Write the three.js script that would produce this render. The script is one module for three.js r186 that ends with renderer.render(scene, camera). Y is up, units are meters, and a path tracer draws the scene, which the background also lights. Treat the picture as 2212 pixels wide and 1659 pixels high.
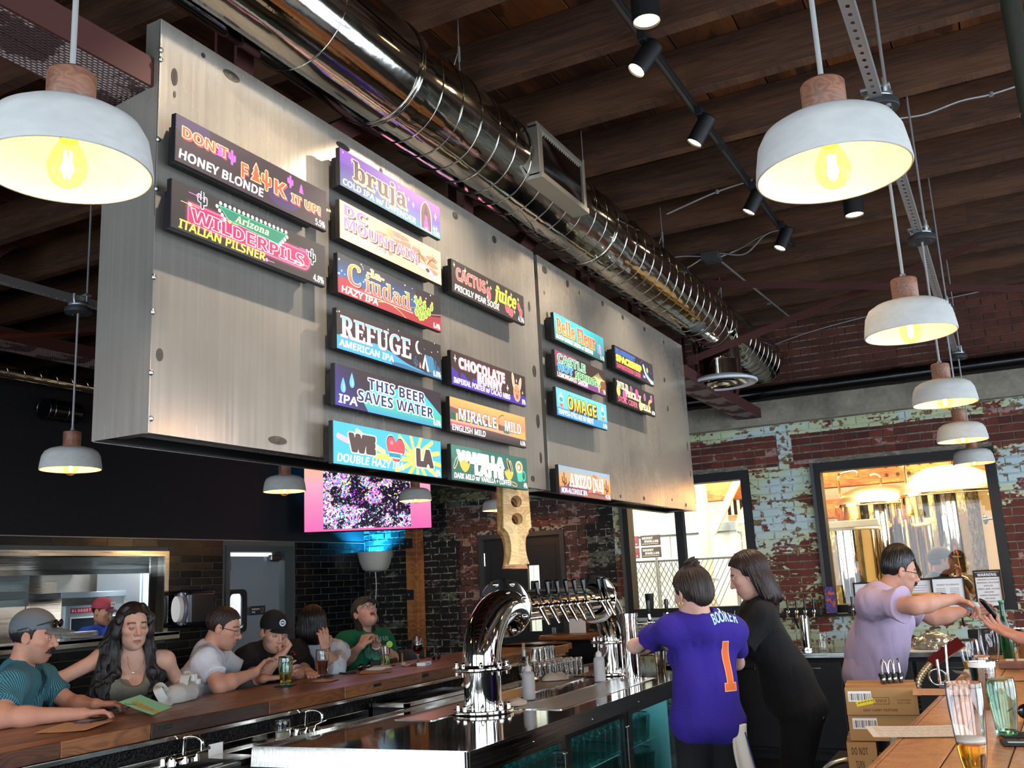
import * as THREE from 'three';
import { RoundedBoxGeometry } from 'three/addons/geometries/RoundedBoxGeometry.js';
import { DecalGeometry } from 'three/addons/geometries/DecalGeometry.js';
import { mergeGeometries, toCreasedNormals } from 'three/addons/utils/BufferGeometryUtils.js';
import { RectAreaLightUniformsLib } from 'three/addons/lights/RectAreaLightUniformsLib.js';

// ---------- camera, sky, exposure, large lights ----------
RectAreaLightUniformsLib.init();
const V = (x, y, z) => new THREE.Vector3(x, y, z), PI = Math.PI, rad = (d) => d * PI / 180;
const scene = new THREE.Scene();
const camera = new THREE.PerspectiveCamera(2 * Math.atan(829.5 / 2048) * 180 / PI, 2212 / 1659, 0.05, 90);
camera.position.set(0, 1.6, 0);
camera.rotation.set(rad(11.81), rad(27.2), rad(-2.81), 'YXZ');
scene.add(camera);
const renderer = new THREE.WebGLRenderer();
renderer.toneMapping = THREE.LinearToneMapping;
renderer.toneMappingExposure = 1.45;
renderer.shadowMap.enabled = true;
scene.background = new THREE.Color(0.80, 0.92, 1.0).multiplyScalar(3.2);   // bright even daylight outside the garage doors
function areaLight(w, h, at, to, color, intensity) {
  const l = new THREE.RectAreaLight(color, intensity, w, h);
  l.position.set(...at); l.lookAt(...to); scene.add(l); return l;
}
const DAY = 0xdceaff;
for (const z of [-6.9, -3.6, -0.3]) areaLight(2.7, 2.5, [3.72, 1.55, z], [0, 1.25, z], DAY, 4.2);     // daylight through the three glazed doors on the right
for (const x of [-4.4, -1.0, 2.2]) areaLight(2.7, 2.4, [x, 1.6, 2.92], [x, 1.4, 0], DAY, 3.4);          // and through the shopfront behind the camera
// ---------- helpers ----------
let seed = 7;
const rnd = () => { seed = (seed * 1664525 + 1013904223) >>> 0; return seed / 4294967296; };
const rr = (a, b) => a + (b - a) * rnd();
const clamp = (x, a = 0, b = 1) => Math.min(b, Math.max(a, x)), mix = (a, b, t) => a + (b - a) * t, sstep = (a, b, x) => { const t = clamp((x - a) / (b - a)); return t * t * (3 - 2 * t); };
const hash = (x, y, z) => { let h = Math.imul(x, 374761393) ^ Math.imul(y, 668265263) ^ Math.imul(z, 2147483647 - 61); h = Math.imul(h ^ (h >>> 13), 1274126177); return ((h ^ (h >>> 16)) >>> 0) / 4294967296; };
const NT = new Float32Array(65536); for (let i = 0; i < 65536; i++) NT[i] = rnd();
function n3(x, y, z = 0, p = 0) {            // value noise; z picks a layer; tiles every p cells in x and y
  const xi = Math.floor(x), yi = Math.floor(y); let u = x - xi, v = y - yi; u = u * u * (3 - 2 * u); v = v * v * (3 - 2 * v);
  let x0 = xi, x1 = xi + 1, y0 = yi, y1 = yi + 1; if (p) { x0 = ((x0 % p) + p) % p; x1 = (x0 + 1) % p; y0 = ((y0 % p) + p) % p; y1 = (y0 + 1) % p; }
  const o = Math.imul(z | 0, 7919), a = o + x0 * 1 + y0 * 257, b = o + x1 + y0 * 257, c = o + x0 + y1 * 257, d = o + x1 + y1 * 257, A = NT[a & 65535], C = NT[c & 65535];
  const l = A + (NT[b & 65535] - A) * u; return l + (C + (NT[d & 65535] - C) * u - l) * v;
}
function nz(x, y, z) {                        // the same in three dimensions, for shapes
  const zi = Math.floor(z), w = z - zi, a = n3(x, y, zi + 11), b = n3(x, y, zi + 12); return a + (b - a) * w * w * (3 - 2 * w);
}
function fbm(x, y, o = 4, z = 0, p = 0) { let s = 0, a = 0.5, t = 0; for (let i = 0; i < o; i++) { s += a * n3(x, y, z + i * 17, p); t += a; a /= 2; x *= 2; y *= 2; p *= 2; } return s / t; }
function tex(w, h, fn, srgb = true, rep) {
  const d = new Uint8Array(w * h * 4);
  for (let y = 0, i = 0; y < h; y++) for (let x = 0; x < w; x++, i += 4) { const c = fn(x / w, y / h); d[i] = clamp(c[0], 0, 255); d[i + 1] = clamp(c[1], 0, 255); d[i + 2] = clamp(c[2], 0, 255); d[i + 3] = c[3] ?? 255; }
  const t = new THREE.DataTexture(d, w, h); t.wrapS = t.wrapT = THREE.RepeatWrapping; t.magFilter = THREE.LinearFilter; t.minFilter = THREE.LinearMipmapLinearFilter; t.generateMipmaps = true;
  if (srgb) t.colorSpace = THREE.SRGBColorSpace; if (rep) t.repeat.set(...rep); t.needsUpdate = true; return t;
}
function canvasTex(w, h, draw) {
  const c = document.createElement('canvas'); c.width = w; c.height = h; draw(c.getContext('2d'), w, h);
  const t = new THREE.CanvasTexture(c); t.colorSpace = THREE.SRGBColorSpace; t.wrapS = t.wrapT = THREE.ClampToEdgeWrapping; return t;
}
const lerp3 = (a, b, t) => [mix(a[0], b[0], t), mix(a[1], b[1], t), mix(a[2], b[2], t)];
const std = (color, rough = 0.6, metal = 0, o = {}) => new THREE.MeshStandardMaterial({ color, roughness: rough, metalness: metal, ...o });
const phy = (o) => new THREE.MeshPhysicalMaterial(o);
const glow = (color, k) => new THREE.MeshStandardMaterial({ color: 0x000000, emissive: color, emissiveIntensity: k, roughness: 0.6 });

// geometry: every helper returns a non-indexed geometry with uv in metres
function muv(g) {
  if (g.index) g = g.toNonIndexed();
  const p = g.attributes.position, n = p.count, uv = new Float32Array(n * 2), a = V(), b = V(), c = V(), e = V();
  for (let i = 0; i < n; i += 3) {
    a.fromBufferAttribute(p, i); b.fromBufferAttribute(p, i + 1); c.fromBufferAttribute(p, i + 2);
    e.copy(b).sub(a).cross(c.clone().sub(a)); const X = Math.abs(e.x), Y = Math.abs(e.y), Z = Math.abs(e.z);
    [a, b, c].forEach((q, k) => { const u = X >= Y && X >= Z ? [q.z, q.y] : Y >= Z ? [q.z, q.x] : [q.x, q.y]; uv[(i + k) * 2] = u[0]; uv[(i + k) * 2 + 1] = u[1]; });
  }
  g.setAttribute('uv', new THREE.BufferAttribute(uv, 2)); return g;
}
const keep = (g) => { if (g.index) g = g.toNonIndexed(); for (const k of Object.keys(g.attributes)) if (!['position', 'normal', 'uv'].includes(k)) g.deleteAttribute(k); return g; };
const merge = (l) => l.length === 1 ? l[0] : mergeGeometries(l.map(keep));
const bx = (w, h, d, x = 0, y = 0, z = 0) => muv(new THREE.BoxGeometry(w, h, d).translate(x, y, z));
const slab = (x0, x1, y0, y1, z0, z1) => bx(x1 - x0, y1 - y0, z1 - z0, (x0 + x1) / 2, (y0 + y1) / 2, (z0 + z1) / 2);
const rb = (w, h, d, r, x = 0, y = 0, z = 0, s = 2) => muv(new RoundedBoxGeometry(w, h, d, s, Math.min(r, w / 2.01, h / 2.01, d / 2.01)).translate(x, y, z));
const cyl = (r0, r1, h, x = 0, y = 0, z = 0, s = 20, open = false) => keep(new THREE.CylinderGeometry(r0, r1, h, s, 1, open)).translate(x, y, z);
const ball = (r, x = 0, y = 0, z = 0, sx = 1, sy = 1, sz = 1, s = 16) => keep(new THREE.SphereGeometry(r, s, Math.round(s * 0.7))).scale(sx, sy, sz).translate(x, y, z);
const lathe = (pts, s = 32) => keep(new THREE.LatheGeometry(pts.map(([r, y]) => new THREE.Vector2(Math.max(r, 1e-5), y)), s));
const torus = (R, r, x = 0, y = 0, z = 0, s = 24, t = 8) => keep(new THREE.TorusGeometry(R, r, t, s)).translate(x, y, z);
function along(g, a, b) { const d = V(...b).sub(V(...a)), q = new THREE.Quaternion().setFromUnitVectors(V(0, 1, 0), d.clone().normalize()); return g.applyQuaternion(q).translate((a[0] + b[0]) / 2, (a[1] + b[1]) / 2, (a[2] + b[2]) / 2); }
const rod = (a, b, r, s = 10, r1 = r) => along(cyl(r1, r, V(...a).distanceTo(V(...b)), 0, 0, 0, s), a, b);
const barBox = (a, b, w, t) => along(bx(w, V(...a).distanceTo(V(...b)), t), a, b);
const tube = (pts, r, n = 40, s = 8, closed = false) => keep(new THREE.TubeGeometry(new THREE.CatmullRomCurve3(pts.map((p) => V(...p)), closed), n, r, s, closed));
function extr(pts, depth, bevel = 0, holes = []) {
  const s = pts instanceof THREE.Shape ? pts : new THREE.Shape(pts.map(([x, y]) => new THREE.Vector2(x, y)));
  for (const h of holes) s.holes.push(h);
  return muv(new THREE.ExtrudeGeometry(s, { depth, bevelEnabled: bevel > 0, bevelSize: bevel, bevelThickness: bevel, bevelSegments: 2, curveSegments: 14 }));
}
const hole = (x, y, r) => { const p = new THREE.Path(); p.absarc(x, y, r, 0, 2 * PI, true); return p; };
const sheet = (w, h) => keep(new THREE.PlaneGeometry(w, h));
function crease(g, a = 0.6) { return toCreasedNormals(g, a); }

// objects
const used = new Map();
function numbered(n) { const k = used.get(n) ?? 0; used.set(n, k + 1); return k ? n + '_' + String(k).padStart(3, '0') : n; }
function tag(o, label, category, group, kind) { if (label) o.userData.label = label; if (category) o.userData.category = category; if (group) o.userData.group = group; if (kind) o.userData.kind = kind; return o; }
function mesh(name, geos, mat, parent) {
  const m = new THREE.Mesh(Array.isArray(geos) ? merge(geos) : geos, mat); m.name = parent ? name : numbered(name); m.castShadow = m.receiveShadow = true;
  if (parent) { let k = 0; while (parent.children.some((c) => c.name === m.name)) m.name = name + '_' + String(++k).padStart(3, '0'); parent.add(m); } else scene.add(m);
  return m;
}
function piece(name, geo, mat, parent, i) { const m = new THREE.Mesh(geo, mat); m.name = i ? name + '_' + String(i).padStart(3, '0') : name; m.castShadow = m.receiveShadow = true; parent.add(m); return m; }
function thing(name, label, category, at = [0, 0, 0], turn = 0, group) {
  const o = new THREE.Group(); o.name = numbered(name); scene.add(o); o.position.set(...at); o.rotation.y = turn; return tag(o, label, category, group);
}
function struct(name, geos, mat) { const m = mesh(name, geos, mat); m.userData.kind = 'structure'; return m; }
function copy(root, at, turn, label) { const r = root.clone(); r.name = numbered(root.name.replace(/_\d+$/, '')); scene.add(r); if (at) r.position.set(...at); if (turn !== undefined) r.rotation.y = turn; if (label) r.userData = { ...r.userData, label }; return r; }

// ---------- materials ----------
function woodTex(w, h, cols, { ringU = 1.2, ringV = 14, grain = 0.35, p = 4, blotch = 0.5, z = 0, stain = 0 } = {}) {
  return tex(w, h, (u, v) => {
    const warp = fbm(u * p, v * p * 2, 3, z, p) * ringU, r = fbm(u * p * 0.5 + warp * 0.2, v * ringV + warp * 2.2, 3, z + 5), line = Math.abs(((v * ringV * 1.6 + warp * 6) % 1) - 0.5) * 2;
    const fine = n3(u * 24, v * 420, z + 9), b = fbm(u * p, v * p, 4, z + 30, p);
    let t = clamp(r * 0.6 + line * grain + (fine - 0.5) * 0.25 + (b - 0.5) * blotch); let c = t < 0.5 ? lerp3(cols[0], cols[1], t * 2) : lerp3(cols[1], cols[2], t * 2 - 1);
    if (stain) { const s = sstep(0.56, 0.6, fbm(u * p * 1.3 + 3, v * p * 1.3, 4, z + 60)); c = lerp3(c, lerp3(c, cols[0], 0.75), s * stain); }
    return c;
  });
}
const T = {
  deck: woodTex(768, 512, [[52, 26, 10], [112, 62, 26], [150, 92, 42]], { stain: 0.9, ringV: 9, blotch: 0.7, grain: 0.15 }),
  joist: woodTex(1024, 256, [[48, 29, 17], [82, 52, 30], [104, 70, 43]], { ringV: 7, blotch: 0.4 }),
  bar: woodTex(768, 768, [[74, 40, 20], [124, 74, 40], [156, 100, 58]], { ringV: 12, blotch: 0.5 }),
  barR: woodTex(768, 768, [[128, 82, 48], [172, 120, 76], [196, 146, 98]], { ringV: 12, blotch: 0.5, z: 80 }),
  walnut: woodTex(256, 256, [[98, 62, 44], [138, 92, 68], [160, 112, 86]], { ringV: 10 }),
  pine: woodTex(512, 512, [[150, 110, 60], [206, 176, 118], [228, 206, 150]], { ringV: 6, blotch: 0.3, grain: 0.2 }),
  cedar: woodTex(512, 512, [[130, 74, 38], [184, 122, 76], [206, 148, 100]], { ringV: 6, blotch: 0.3 }),
  post: woodTex(512, 512, [[92, 52, 22], [150, 96, 46], [176, 122, 66]], { ringV: 6, blotch: 0.4 }),
  orange: woodTex(512, 256, [[120, 62, 24], [186, 116, 56], [214, 150, 82]], { ringV: 6, stain: 0.5 }),
  plate: tex(768, 768, (u, v) => { const b = fbm(u * 4, v * 4, 5, 2, 4), s = sstep(0.62, 0.7, fbm(u * 6, v * 6, 4, 40, 6)), g = n3(u * 300, v * 5, 3), st = sstep(0.5, 0.47, Math.abs(0)) * 0; const k = 168 + (b - 0.5) * 46 + (g - 0.5) * 10 - s * 10 + st; return [k * 1.02, k * 0.985, k * 0.92]; }),
  plateRough: tex(512, 512, (u, v) => { const k = 120 + (fbm(u * 5, v * 5, 5, 9, 5) - 0.5) * 110 + (n3(u * 200, v * 4, 4) - 0.5) * 26; return [k, k, k]; }, false),
  brush: tex(512, 512, (u, v) => { const k = 128 + (n3(u * 3, v * 256, 1) - 0.5) * 120 + (n3(u * 9, v * 500, 2) - 0.5) * 60; return [k, k, k]; }, false),
  smudge: tex(512, 512, (u, v) => { const k = 70 + (fbm(u * 6, v * 6, 5, 21, 6) - 0.5) * 90; return [k, k, k]; }, false),
  fine: tex(512, 512, (u, v) => { const k = 128 + (fbm(u * 32, v * 32, 4, 3, 32) - 0.5) * 200; return [k, k, k]; }, false),
  concrete: tex(512, 512, (u, v) => { const b = fbm(u * 5, v * 5, 5, 4, 5), c = fbm(u * 40, v * 40, 2, 8, 40), k = 132 + (b - 0.5) * 70 + (c - 0.5) * 20; return [k, k * 0.95, k * 0.84]; }),
  lath: tex(512, 512, (u, v) => { const row = v * 40, ph = (Math.floor(row) % 2) * 0.5, d = Math.hypot((((u * 26 + ph) % 1) - 0.5) * 0.9, (row % 1) - 0.5), big = fbm(u * 4, v * 4, 4, 5, 4), on = sstep(0.47, 0.56, big + (n3(u * 60, v * 60, 3) - 0.5) * 0.15) * sstep(0.46, 0.36, d); return lerp3([70, 40, 36], [196, 180, 168], on * 0.9); }),
  lathH: tex(512, 512, (u, v) => { const row = v * 40, ph = (Math.floor(row) % 2) * 0.5, d = Math.hypot((((u * 26 + ph) % 1) - 0.5) * 0.9, (row % 1) - 0.5), k = 255 * sstep(0.5, 0.2, d); return [k, k, k]; }, false),
};
const wm = (t, rough = 0.6, o = {}) => std(0xffffff, rough, 0, { map: t, bumpMap: t, bumpScale: 0.0015, ...o });
function shifted(t, x, y, rx = 1, ry = 1) { const c = t.clone(); c.offset.set(x, y); c.repeat.set(rx, ry); c.needsUpdate = true; return c; }
const M = {
  black: std(0x0a0a0b, 0.55), blackGloss: std(0x08080a, 0.25), blackMatte: std(0x101012, 0.85), white: std(0xe8e8e4, 0.5), paper: std(0xdedbd2, 0.85, 0, { side: THREE.DoubleSide }),
  chrome: std(0xf2efe9, 0.05, 1), steel: std(0xc8c6c0, 0.28, 1, { roughnessMap: T.brush, bumpMap: T.brush, bumpScale: 0.0002 }), steelDark: std(0x8a8a86, 0.35, 1, { roughnessMap: T.brush }),
  galv: std(0xb4b0a6, 0.33, 1, { roughnessMap: T.smudge, bumpMap: T.fine, bumpScale: 0.0003 }), strut: std(0xb9bcbb, 0.45, 0.85), iron: std(0x2c2826, 0.6, 0.4),
  redSteel: std(0x4a231d, 0.7, 0.1), orangeSteel: std(0x7a3617, 0.65, 0.1), concrete: std(0xffffff, 0.9, 0, { map: T.concrete, bumpMap: T.concrete, bumpScale: 0.004 }),
  glass: phy({ color: 0xffffff, roughness: 0.02, transmission: 1, thickness: 0, ior: 1.5, specularIntensity: 0.4, side: THREE.DoubleSide }), cup: phy({ color: 0xffffff, roughness: 0.01, transmission: 1, thickness: 0.01, ior: 1.45 }),
  greenGlass: phy({ color: 0xd8f2e8, roughness: 0.02, transmission: 1, thickness: 0.01, ior: 1.5, attenuationColor: new THREE.Color(0.5, 0.9, 0.75), attenuationDistance: 0.04 }),
  beer: phy({ color: 0xffffff, roughness: 0.03, transmission: 1, thickness: 0.05, ior: 1.34, attenuationColor: new THREE.Color(0.95, 0.66, 0.10), attenuationDistance: 0.035 }),
  amber: phy({ color: 0xffffff, roughness: 0.03, transmission: 1, thickness: 0.05, ior: 1.34, attenuationColor: new THREE.Color(0.70, 0.27, 0.04), attenuationDistance: 0.03 }),
  redBeer: phy({ color: 0xffffff, roughness: 0.03, transmission: 1, thickness: 0.05, ior: 1.34, attenuationColor: new THREE.Color(0.42, 0.01, 0.03), attenuationDistance: 0.02 }),
  milky: phy({ color: 0xe9edf0, roughness: 0.45, transmission: 0.35, thickness: 0 }), cloth: std(0xd8d2c6, 0.95), card: std(0xa97e50, 0.85, 0, { bumpMap: T.fine, bumpScale: 0.0005 }),
};
// ---------- the setting ----------
const floorMat = std(0x3a3733, 0.45, 0, { map: T.concrete });
struct('floor', [slab(-10, 4.4, -0.1, 0, -14, 3.4)], floorMat);
struct('pavement', [slab(4.4, 26, -0.12, -0.02, -20, 26), slab(-10, 4.4, -0.12, -0.02, 3.4, 26)], std(0x9a9a96, 0.9));
// back wall: mortar core with openings, bricks set proud of it, old paint peeling off both
const WX0 = -7.1, WX1 = 0.55, WY0 = 0.6, WY1 = 4.2, ZB = -9.3;
const OPEN = [[-5.3, -4.25, 0, 2.13], [-3.6, -2.23, 1.19, 2.57], [-1.64, -0.07, 1.17, 2.57]];
const doorD = (x, y) => Math.max(Math.abs(x + 4.775) - 0.525, y - 2.13);
function wallColor(x, y, mortar) {
  const big = fbm(x * 2.6 + 20, y * 5, 4), mid = fbm(x * 9, y * 16 + 7, 4, 3), fin = fbm(x * 34, y * 60, 3, 8), per = hash(Math.floor((x + (Math.floor(y / 0.0725) % 2) * 0.108) / 0.2155), Math.floor(y / 0.0725), 5);
  const red = lerp3([70, 34, 27], [128, 62, 46], per * 0.7 + (mid - 0.3) * 0.5), grey = lerp3([92, 84, 72], [150, 142, 126], fin), peel = mid * 0.55 + fin * 0.3 + (per - 0.5) * 0.2;
  let c, m = mortar ? grey : null;
  if (y > 3.22) c = m ? lerp3([82, 66, 56], [122, 104, 90], fin) : lerp3([68, 38, 29], [104, 58, 44], per * 0.6 + mid * 0.5);
  else if (x < -3.68) {                                  // dark end behind the bar
    const d = doorD(x, y), top = y > 2.5 + (big - 0.5) * 0.2;
    if (top) c = lerp3([50, 48, 28], [116, 112, 72], sstep(0.42, 0.62, peel + 0.06)); 
    else if (d < 0.26 + (mid - 0.5) * 0.12 || (x > -5.7 && x < -3.85 && y > 2.16 && y < 2.46)) c = lerp3(lerp3([62, 40, 34], [104, 62, 52], per), [148, 120, 108], sstep(0.58, 0.66, peel + 0.07));
    else c = lerp3([18, 19, 17], lerp3([58, 60, 48], [112, 114, 98], fin), sstep(0.46, 0.6, peel + (big - 0.5) * 0.5 + 0.02));
    if (m) c = lerp3([34, 34, 30], [150, 148, 136], sstep(0.5, 0.62, fin * 0.7 + mid * 0.4));
  } else {
    const mint = lerp3(lerp3([176, 190, 150], [206, 214, 172], big), [188, 208, 206], sstep(0.5, 0.75, big + (x > -0.1 ? 0.12 : 0)));
    let cover;                                            // how much of the paint is left
    if (y > 2.86 + (big - 0.5) * 0.05) cover = 0.86;
    else if (Math.abs(x + 1.86) < 0.07 && y > 2.5) cover = 0.75;
    else if (y > 2.57) cover = 0.06;
    else if (x > -0.1) cover = y > 2.14 ? 0.8 : y > 1.95 ? 0.66 : y > 1.34 ? 0.12 : 0.6;
    else cover = 0.80 - 0.2 * sstep(0.35, 0.0, Math.abs(y - 1.6));
    const keepPaint = sstep(0.0, 0.05, cover - (1.35 * peel + 0.12 + (mortar ? 0.05 : 0)) + (big - 0.5) * 0.5);
    const rust = sstep(0.62, 0.7, fbm(x * 22 + 9, y * 30, 3, 21));
    c = m ?? red;
    if (y <= 2.86 && y > 2.57 || x > -0.1) c = lerp3(c, [176, 150, 146], sstep(0.60, 0.66, peel + (per - 0.5) * 0.1) * 0.75);
    c = lerp3(c, lerp3(mint, [112, 84, 50], rust * 0.85), keepPaint);
  }
  return c;
}
const wallTexture = (w, h, m) => { const t = tex(w, h, (u, v) => wallColor(mix(WX0, WX1, u), mix(WY0, WY1, v), m)); t.repeat.set(1 / (WX1 - WX0), 1 / (WY1 - WY0)); t.offset.set(-WX0 / (WX1 - WX0), -WY0 / (WY1 - WY0)); return t; };
const brickMat = std(0xffffff, 0.88, 0, { map: wallTexture(2048, 1024, false), bumpMap: shifted(T.fine, 0, 0, 4, 4), bumpScale: 0.002 }), mortarMat = std(0xffffff, 0.95, 0, { map: wallTexture(1024, 512, true) });
const zb0 = ZB - 0.3, zm = ZB - 0.011;
const wallBack = struct('wall_back', [slab(-10, -5.3, 0, 4.2, zb0, zm), slab(-5.3, -4.25, 2.13, 4.2, zb0, zm), slab(-4.25, -3.6, 0, 4.2, zb0, zm), slab(-3.6, -2.23, 0, 1.19, zb0, zm), slab(-3.6, -2.23, 2.57, 4.2, zb0, zm),
  slab(-2.23, -1.64, 0, 4.2, zb0, zm), slab(-1.64, -0.07, 0, 1.17, zb0, zm), slab(-1.64, -0.07, 2.57, 4.2, zb0, zm), slab(-0.07, 4.2, 0, 4.2, zb0, zm)], mortarMat);
{
  const list = [];
  for (let r = 0; r * 0.0725 + 0.8 < 4.17; r++) {
    const y = 0.8 + r * 0.0725, y1 = y + 0.062;
    if (y1 > 2.97 && y < 3.22) continue;
    for (let x = WX0 + (r % 2 ? 0.108 : 0); x < 0.5; x += 0.2155) {
      let a = x, b = x + 0.205, cut = false;
      if (y > 3.2 && b < -3.2) continue;
      for (const [o0, o1, p0, p1] of OPEN) if (y1 > p0 + 0.01 && y < p1 - 0.01 && b > o0 && a < o1) { if (a >= o0 && b <= o1) cut = true; else if (a < o0) b = Math.min(b, o0 - 0.004); else a = Math.max(a, o1 + 0.004); }
      if (cut || b - a < 0.025) continue;
      const g = rb(b - a, 0.062, 0.02, 0.0035, (a + b) / 2, y + 0.031, ZB - 0.011 + rr(-0.001, 0.0028), 1);
      const shown = (x > -2.2 && y > 1.15) || (x > -6.7 && x < -3.7 && y > 1.2 && y < 2.6);
      list.push([g, shown ? Math.hypot(x, y - 1.6, 9.3) - (x > -2.4 ? 3 : 0) : 99]);
    }
  }
  list.sort((p, q) => p[1] - q[1]);
  list.slice(0, 298).forEach(([g], i) => piece('brick', g, brickMat, wallBack, i));
  tag(mesh('brickwork', list.slice(298).map((l) => l[0]), brickMat, wallBack), null, null, null, 'stuff');
}
struct('trim_1', [rb(14, 0.235, 0.14, 0.012, -3, 3.095, ZB + 0.03)], M.concrete);                      // concrete band beam
// openings of the back wall
function frameAround(name, x0, x1, y0, y1, w, z0, z1, mat) { return struct(name, [slab(x0, x0 + w, y0, y1, z0, z1), slab(x1 - w, x1, y0, y1, z0, z1), slab(x0 + w, x1 - w, y1 - w, y1, z0, z1), slab(x0 + w, x1 - w, y0, y0 + w, z0, z1)], mat); }
const jamb = std(0x4a4b4a, 0.5, 0.3);
for (const [n, x0, x1, y0, y1] of [['window_1', -3.6, -2.23, 1.19, 2.57], ['window_2', -1.64, -0.07, 1.17, 2.57]]) {
  const w = frameAround(n, x0, x1, y0, y1, 0.085, ZB - 0.16, ZB + 0.005, M.black);
  mesh('jamb', [slab(x0, x0 + 0.03, y0, y1, ZB + 0.005, ZB + 0.03)], jamb, w);
  mesh('window_pane', [slab(x0 + 0.085, x1 - 0.085, y0 + 0.085, y1 - 0.085, ZB - 0.1, ZB - 0.095)], M.glass, w);
}
{
  const d = frameAround('door_1', -5.3, -4.25, -0.05, 2.13, 0.05, ZB - 0.12, ZB + 0.012, std(0x3a3c3c, 0.5, 0.2));
  const leaf = new THREE.Shape([[-5.25, 0.01], [-4.3, 0.01], [-4.3, 2.08], [-5.25, 2.08]].map(([x, y]) => new THREE.Vector2(x, y)));
  const o = new THREE.Path(); o.moveTo(-4.72, 1.0 + 0.08); o.lineTo(-4.72, 1.77); o.lineTo(-4.58, 1.77); o.lineTo(-4.58, 1.08); leaf.holes.push(o);
  mesh('door_leaf', [muv(new THREE.ExtrudeGeometry(leaf, { depth: 0.045, bevelEnabled: false })).translate(0, 0, ZB - 0.08)], std(0x141617, 0.5), d);
  mesh('door_panel', [-5.17, -4.38].map((x) => slab(x, x + 0.006, 0.2, 1.98, ZB - 0.036, ZB - 0.031)).concat([slab(-5.17, -4.38, 1.975, 1.98, ZB - 0.036, ZB - 0.031)]), std(0x060707, 0.5), d);
  mesh('door_lite', [slab(-4.72, -4.58, 1.08, 1.77, ZB - 0.065, ZB - 0.06)], M.glass, d);
  const h = mesh('door_handle', [rb(0.05, 0.17, 0.012, 0.004, -4.44, 1.03, ZB - 0.03), rod([-4.44, 1.0, ZB - 0.03], [-4.44, 1.0, ZB + 0.03], 0.011), rod([-4.43, 1.0, ZB + 0.03], [-4.55, 1.0, ZB + 0.03], 0.01), cyl(0.014, 0.014, 0.01, 0, 0, 0).rotateX(PI / 2).translate(-4.44, 1.07, ZB - 0.022)], M.steel, d);
  mesh('hinge', [cyl(0.012, 0.012, 0.14, -5.24, 1.86, ZB - 0.02), cyl(0.012, 0.012, 0.14, -5.24, 1.0, ZB - 0.02)], M.steel, d);
}
// left wall: black tiles up to the ledge, black paint above, kitchen hatch and kitchen door
const XL = -6.86, xw0 = XL - 0.16;
const HATCH = [-6.27, -3.9, 1.3, 1.985], KDOOR = [-8.02, -7.03, 0, 2.09];
const wallLeft = struct('wall_left', [slab(xw0, XL, 0, 3.4, -3.9, 3.4), slab(xw0, XL, 0, HATCH[2], HATCH[0], HATCH[1]), slab(xw0, XL, HATCH[3], 3.4, HATCH[0], HATCH[1]), slab(xw0, XL, 0, 3.4, KDOOR[1], HATCH[0]), slab(xw0, XL, KDOOR[3], 3.4, KDOOR[0], KDOOR[1]), slab(xw0, XL, 0, 3.4, ZB - 0.012, KDOOR[0])], std(0x0b0b0d, 0.8));
{
  const grout = mesh('grout_bed', [slab(XL, XL + 0.003, 0.85, HATCH[2], KDOOR[1], -3.9), slab(XL, XL + 0.003, 0.85, 2.135, -9.29, KDOOR[0]), slab(XL, XL + 0.003, HATCH[2], 2.135, KDOOR[1], HATCH[0]), slab(XL, XL + 0.003, HATCH[3], 2.135, HATCH[0], -3.9), slab(XL, XL + 0.003, 2.09, 2.135, KDOOR[0], KDOOR[1])].filter((g) => g), std(0x54544f, 0.9), wallLeft);
  const tileMats = [0x0b0d0f, 0x0e1114, 0x0a0c0d].map((c, i) => std(c, 0.16 + i * 0.05)), shapes = new Map();
  let n = 0;
  for (let r = 0; r < 18; r++) for (let z = -9.29 + (r % 2 ? -0.135 : 0); z < -3.9; z += 0.27) {
    const y0 = 0.877 + r * 0.07, y1 = y0 + 0.0665; let a = Math.max(z, -9.288), b = z + 0.2665;
    let cut = b - a < 0.03;
    for (const [o0, o1, p0, p1] of [[HATCH[0] - 0.03, HATCH[1], HATCH[2] - 0.02, HATCH[3] + 0.03], [KDOOR[0] - 0.03, KDOOR[1] + 0.03, 0, KDOOR[3] + 0.01]]) if (y1 > p0 && y0 < p1 && b > o0 && a < o1) { if (a >= o0 && b <= o1) cut = true; else if (a < o0) b = Math.min(b, o0 - 0.003); else a = Math.max(a, o1 + 0.003); }
    if (cut || b - a < 0.02) continue;
    const key = (b - a).toFixed(3); if (!shapes.has(key)) shapes.set(key, rb(0.01, 0.0665, b - a, 0.0015, 0, 0, 0, 1));
    const t = piece('tile', shapes.get(key), tileMats[Math.floor(rnd() * 3)], wallLeft, n++); t.position.set(XL + 0.005, (y0 + y1) / 2, (a + b) / 2);
  }
}
struct('trim_2', [slab(XL, XL + 0.014, 2.136, 2.144, -9.29, -3.2)], std(0x9a9a96, 0.35, 0.8));
struct('trim_3', [slab(XL + 0.001, XL + 0.012, 0.9, 2.14, -9.298, -9.288)], std(0x77776f, 0.4, 0.7));
{ // stainless lining and shelf of the hatch
  const [z0, z1, y0, y1] = HATCH, f = struct('window_3', [slab(xw0 - 0.02, XL + 0.02, y1, y1 + 0.045, z0 - 0.05, z1), slab(xw0 - 0.02, XL + 0.02, y0, y1, z0 - 0.05, z0)], M.steel);
  mesh('window_sill', [rb(0.42, 0.035, z1 - z0 + 0.08, 0.006, XL - 0.03, y0 + 0.005, (z0 + z1) / 2), slab(XL + 0.165, XL + 0.18, y0 - 0.04, y0 + 0.02, z0 - 0.04, z1)], M.steel, f);
}
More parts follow.
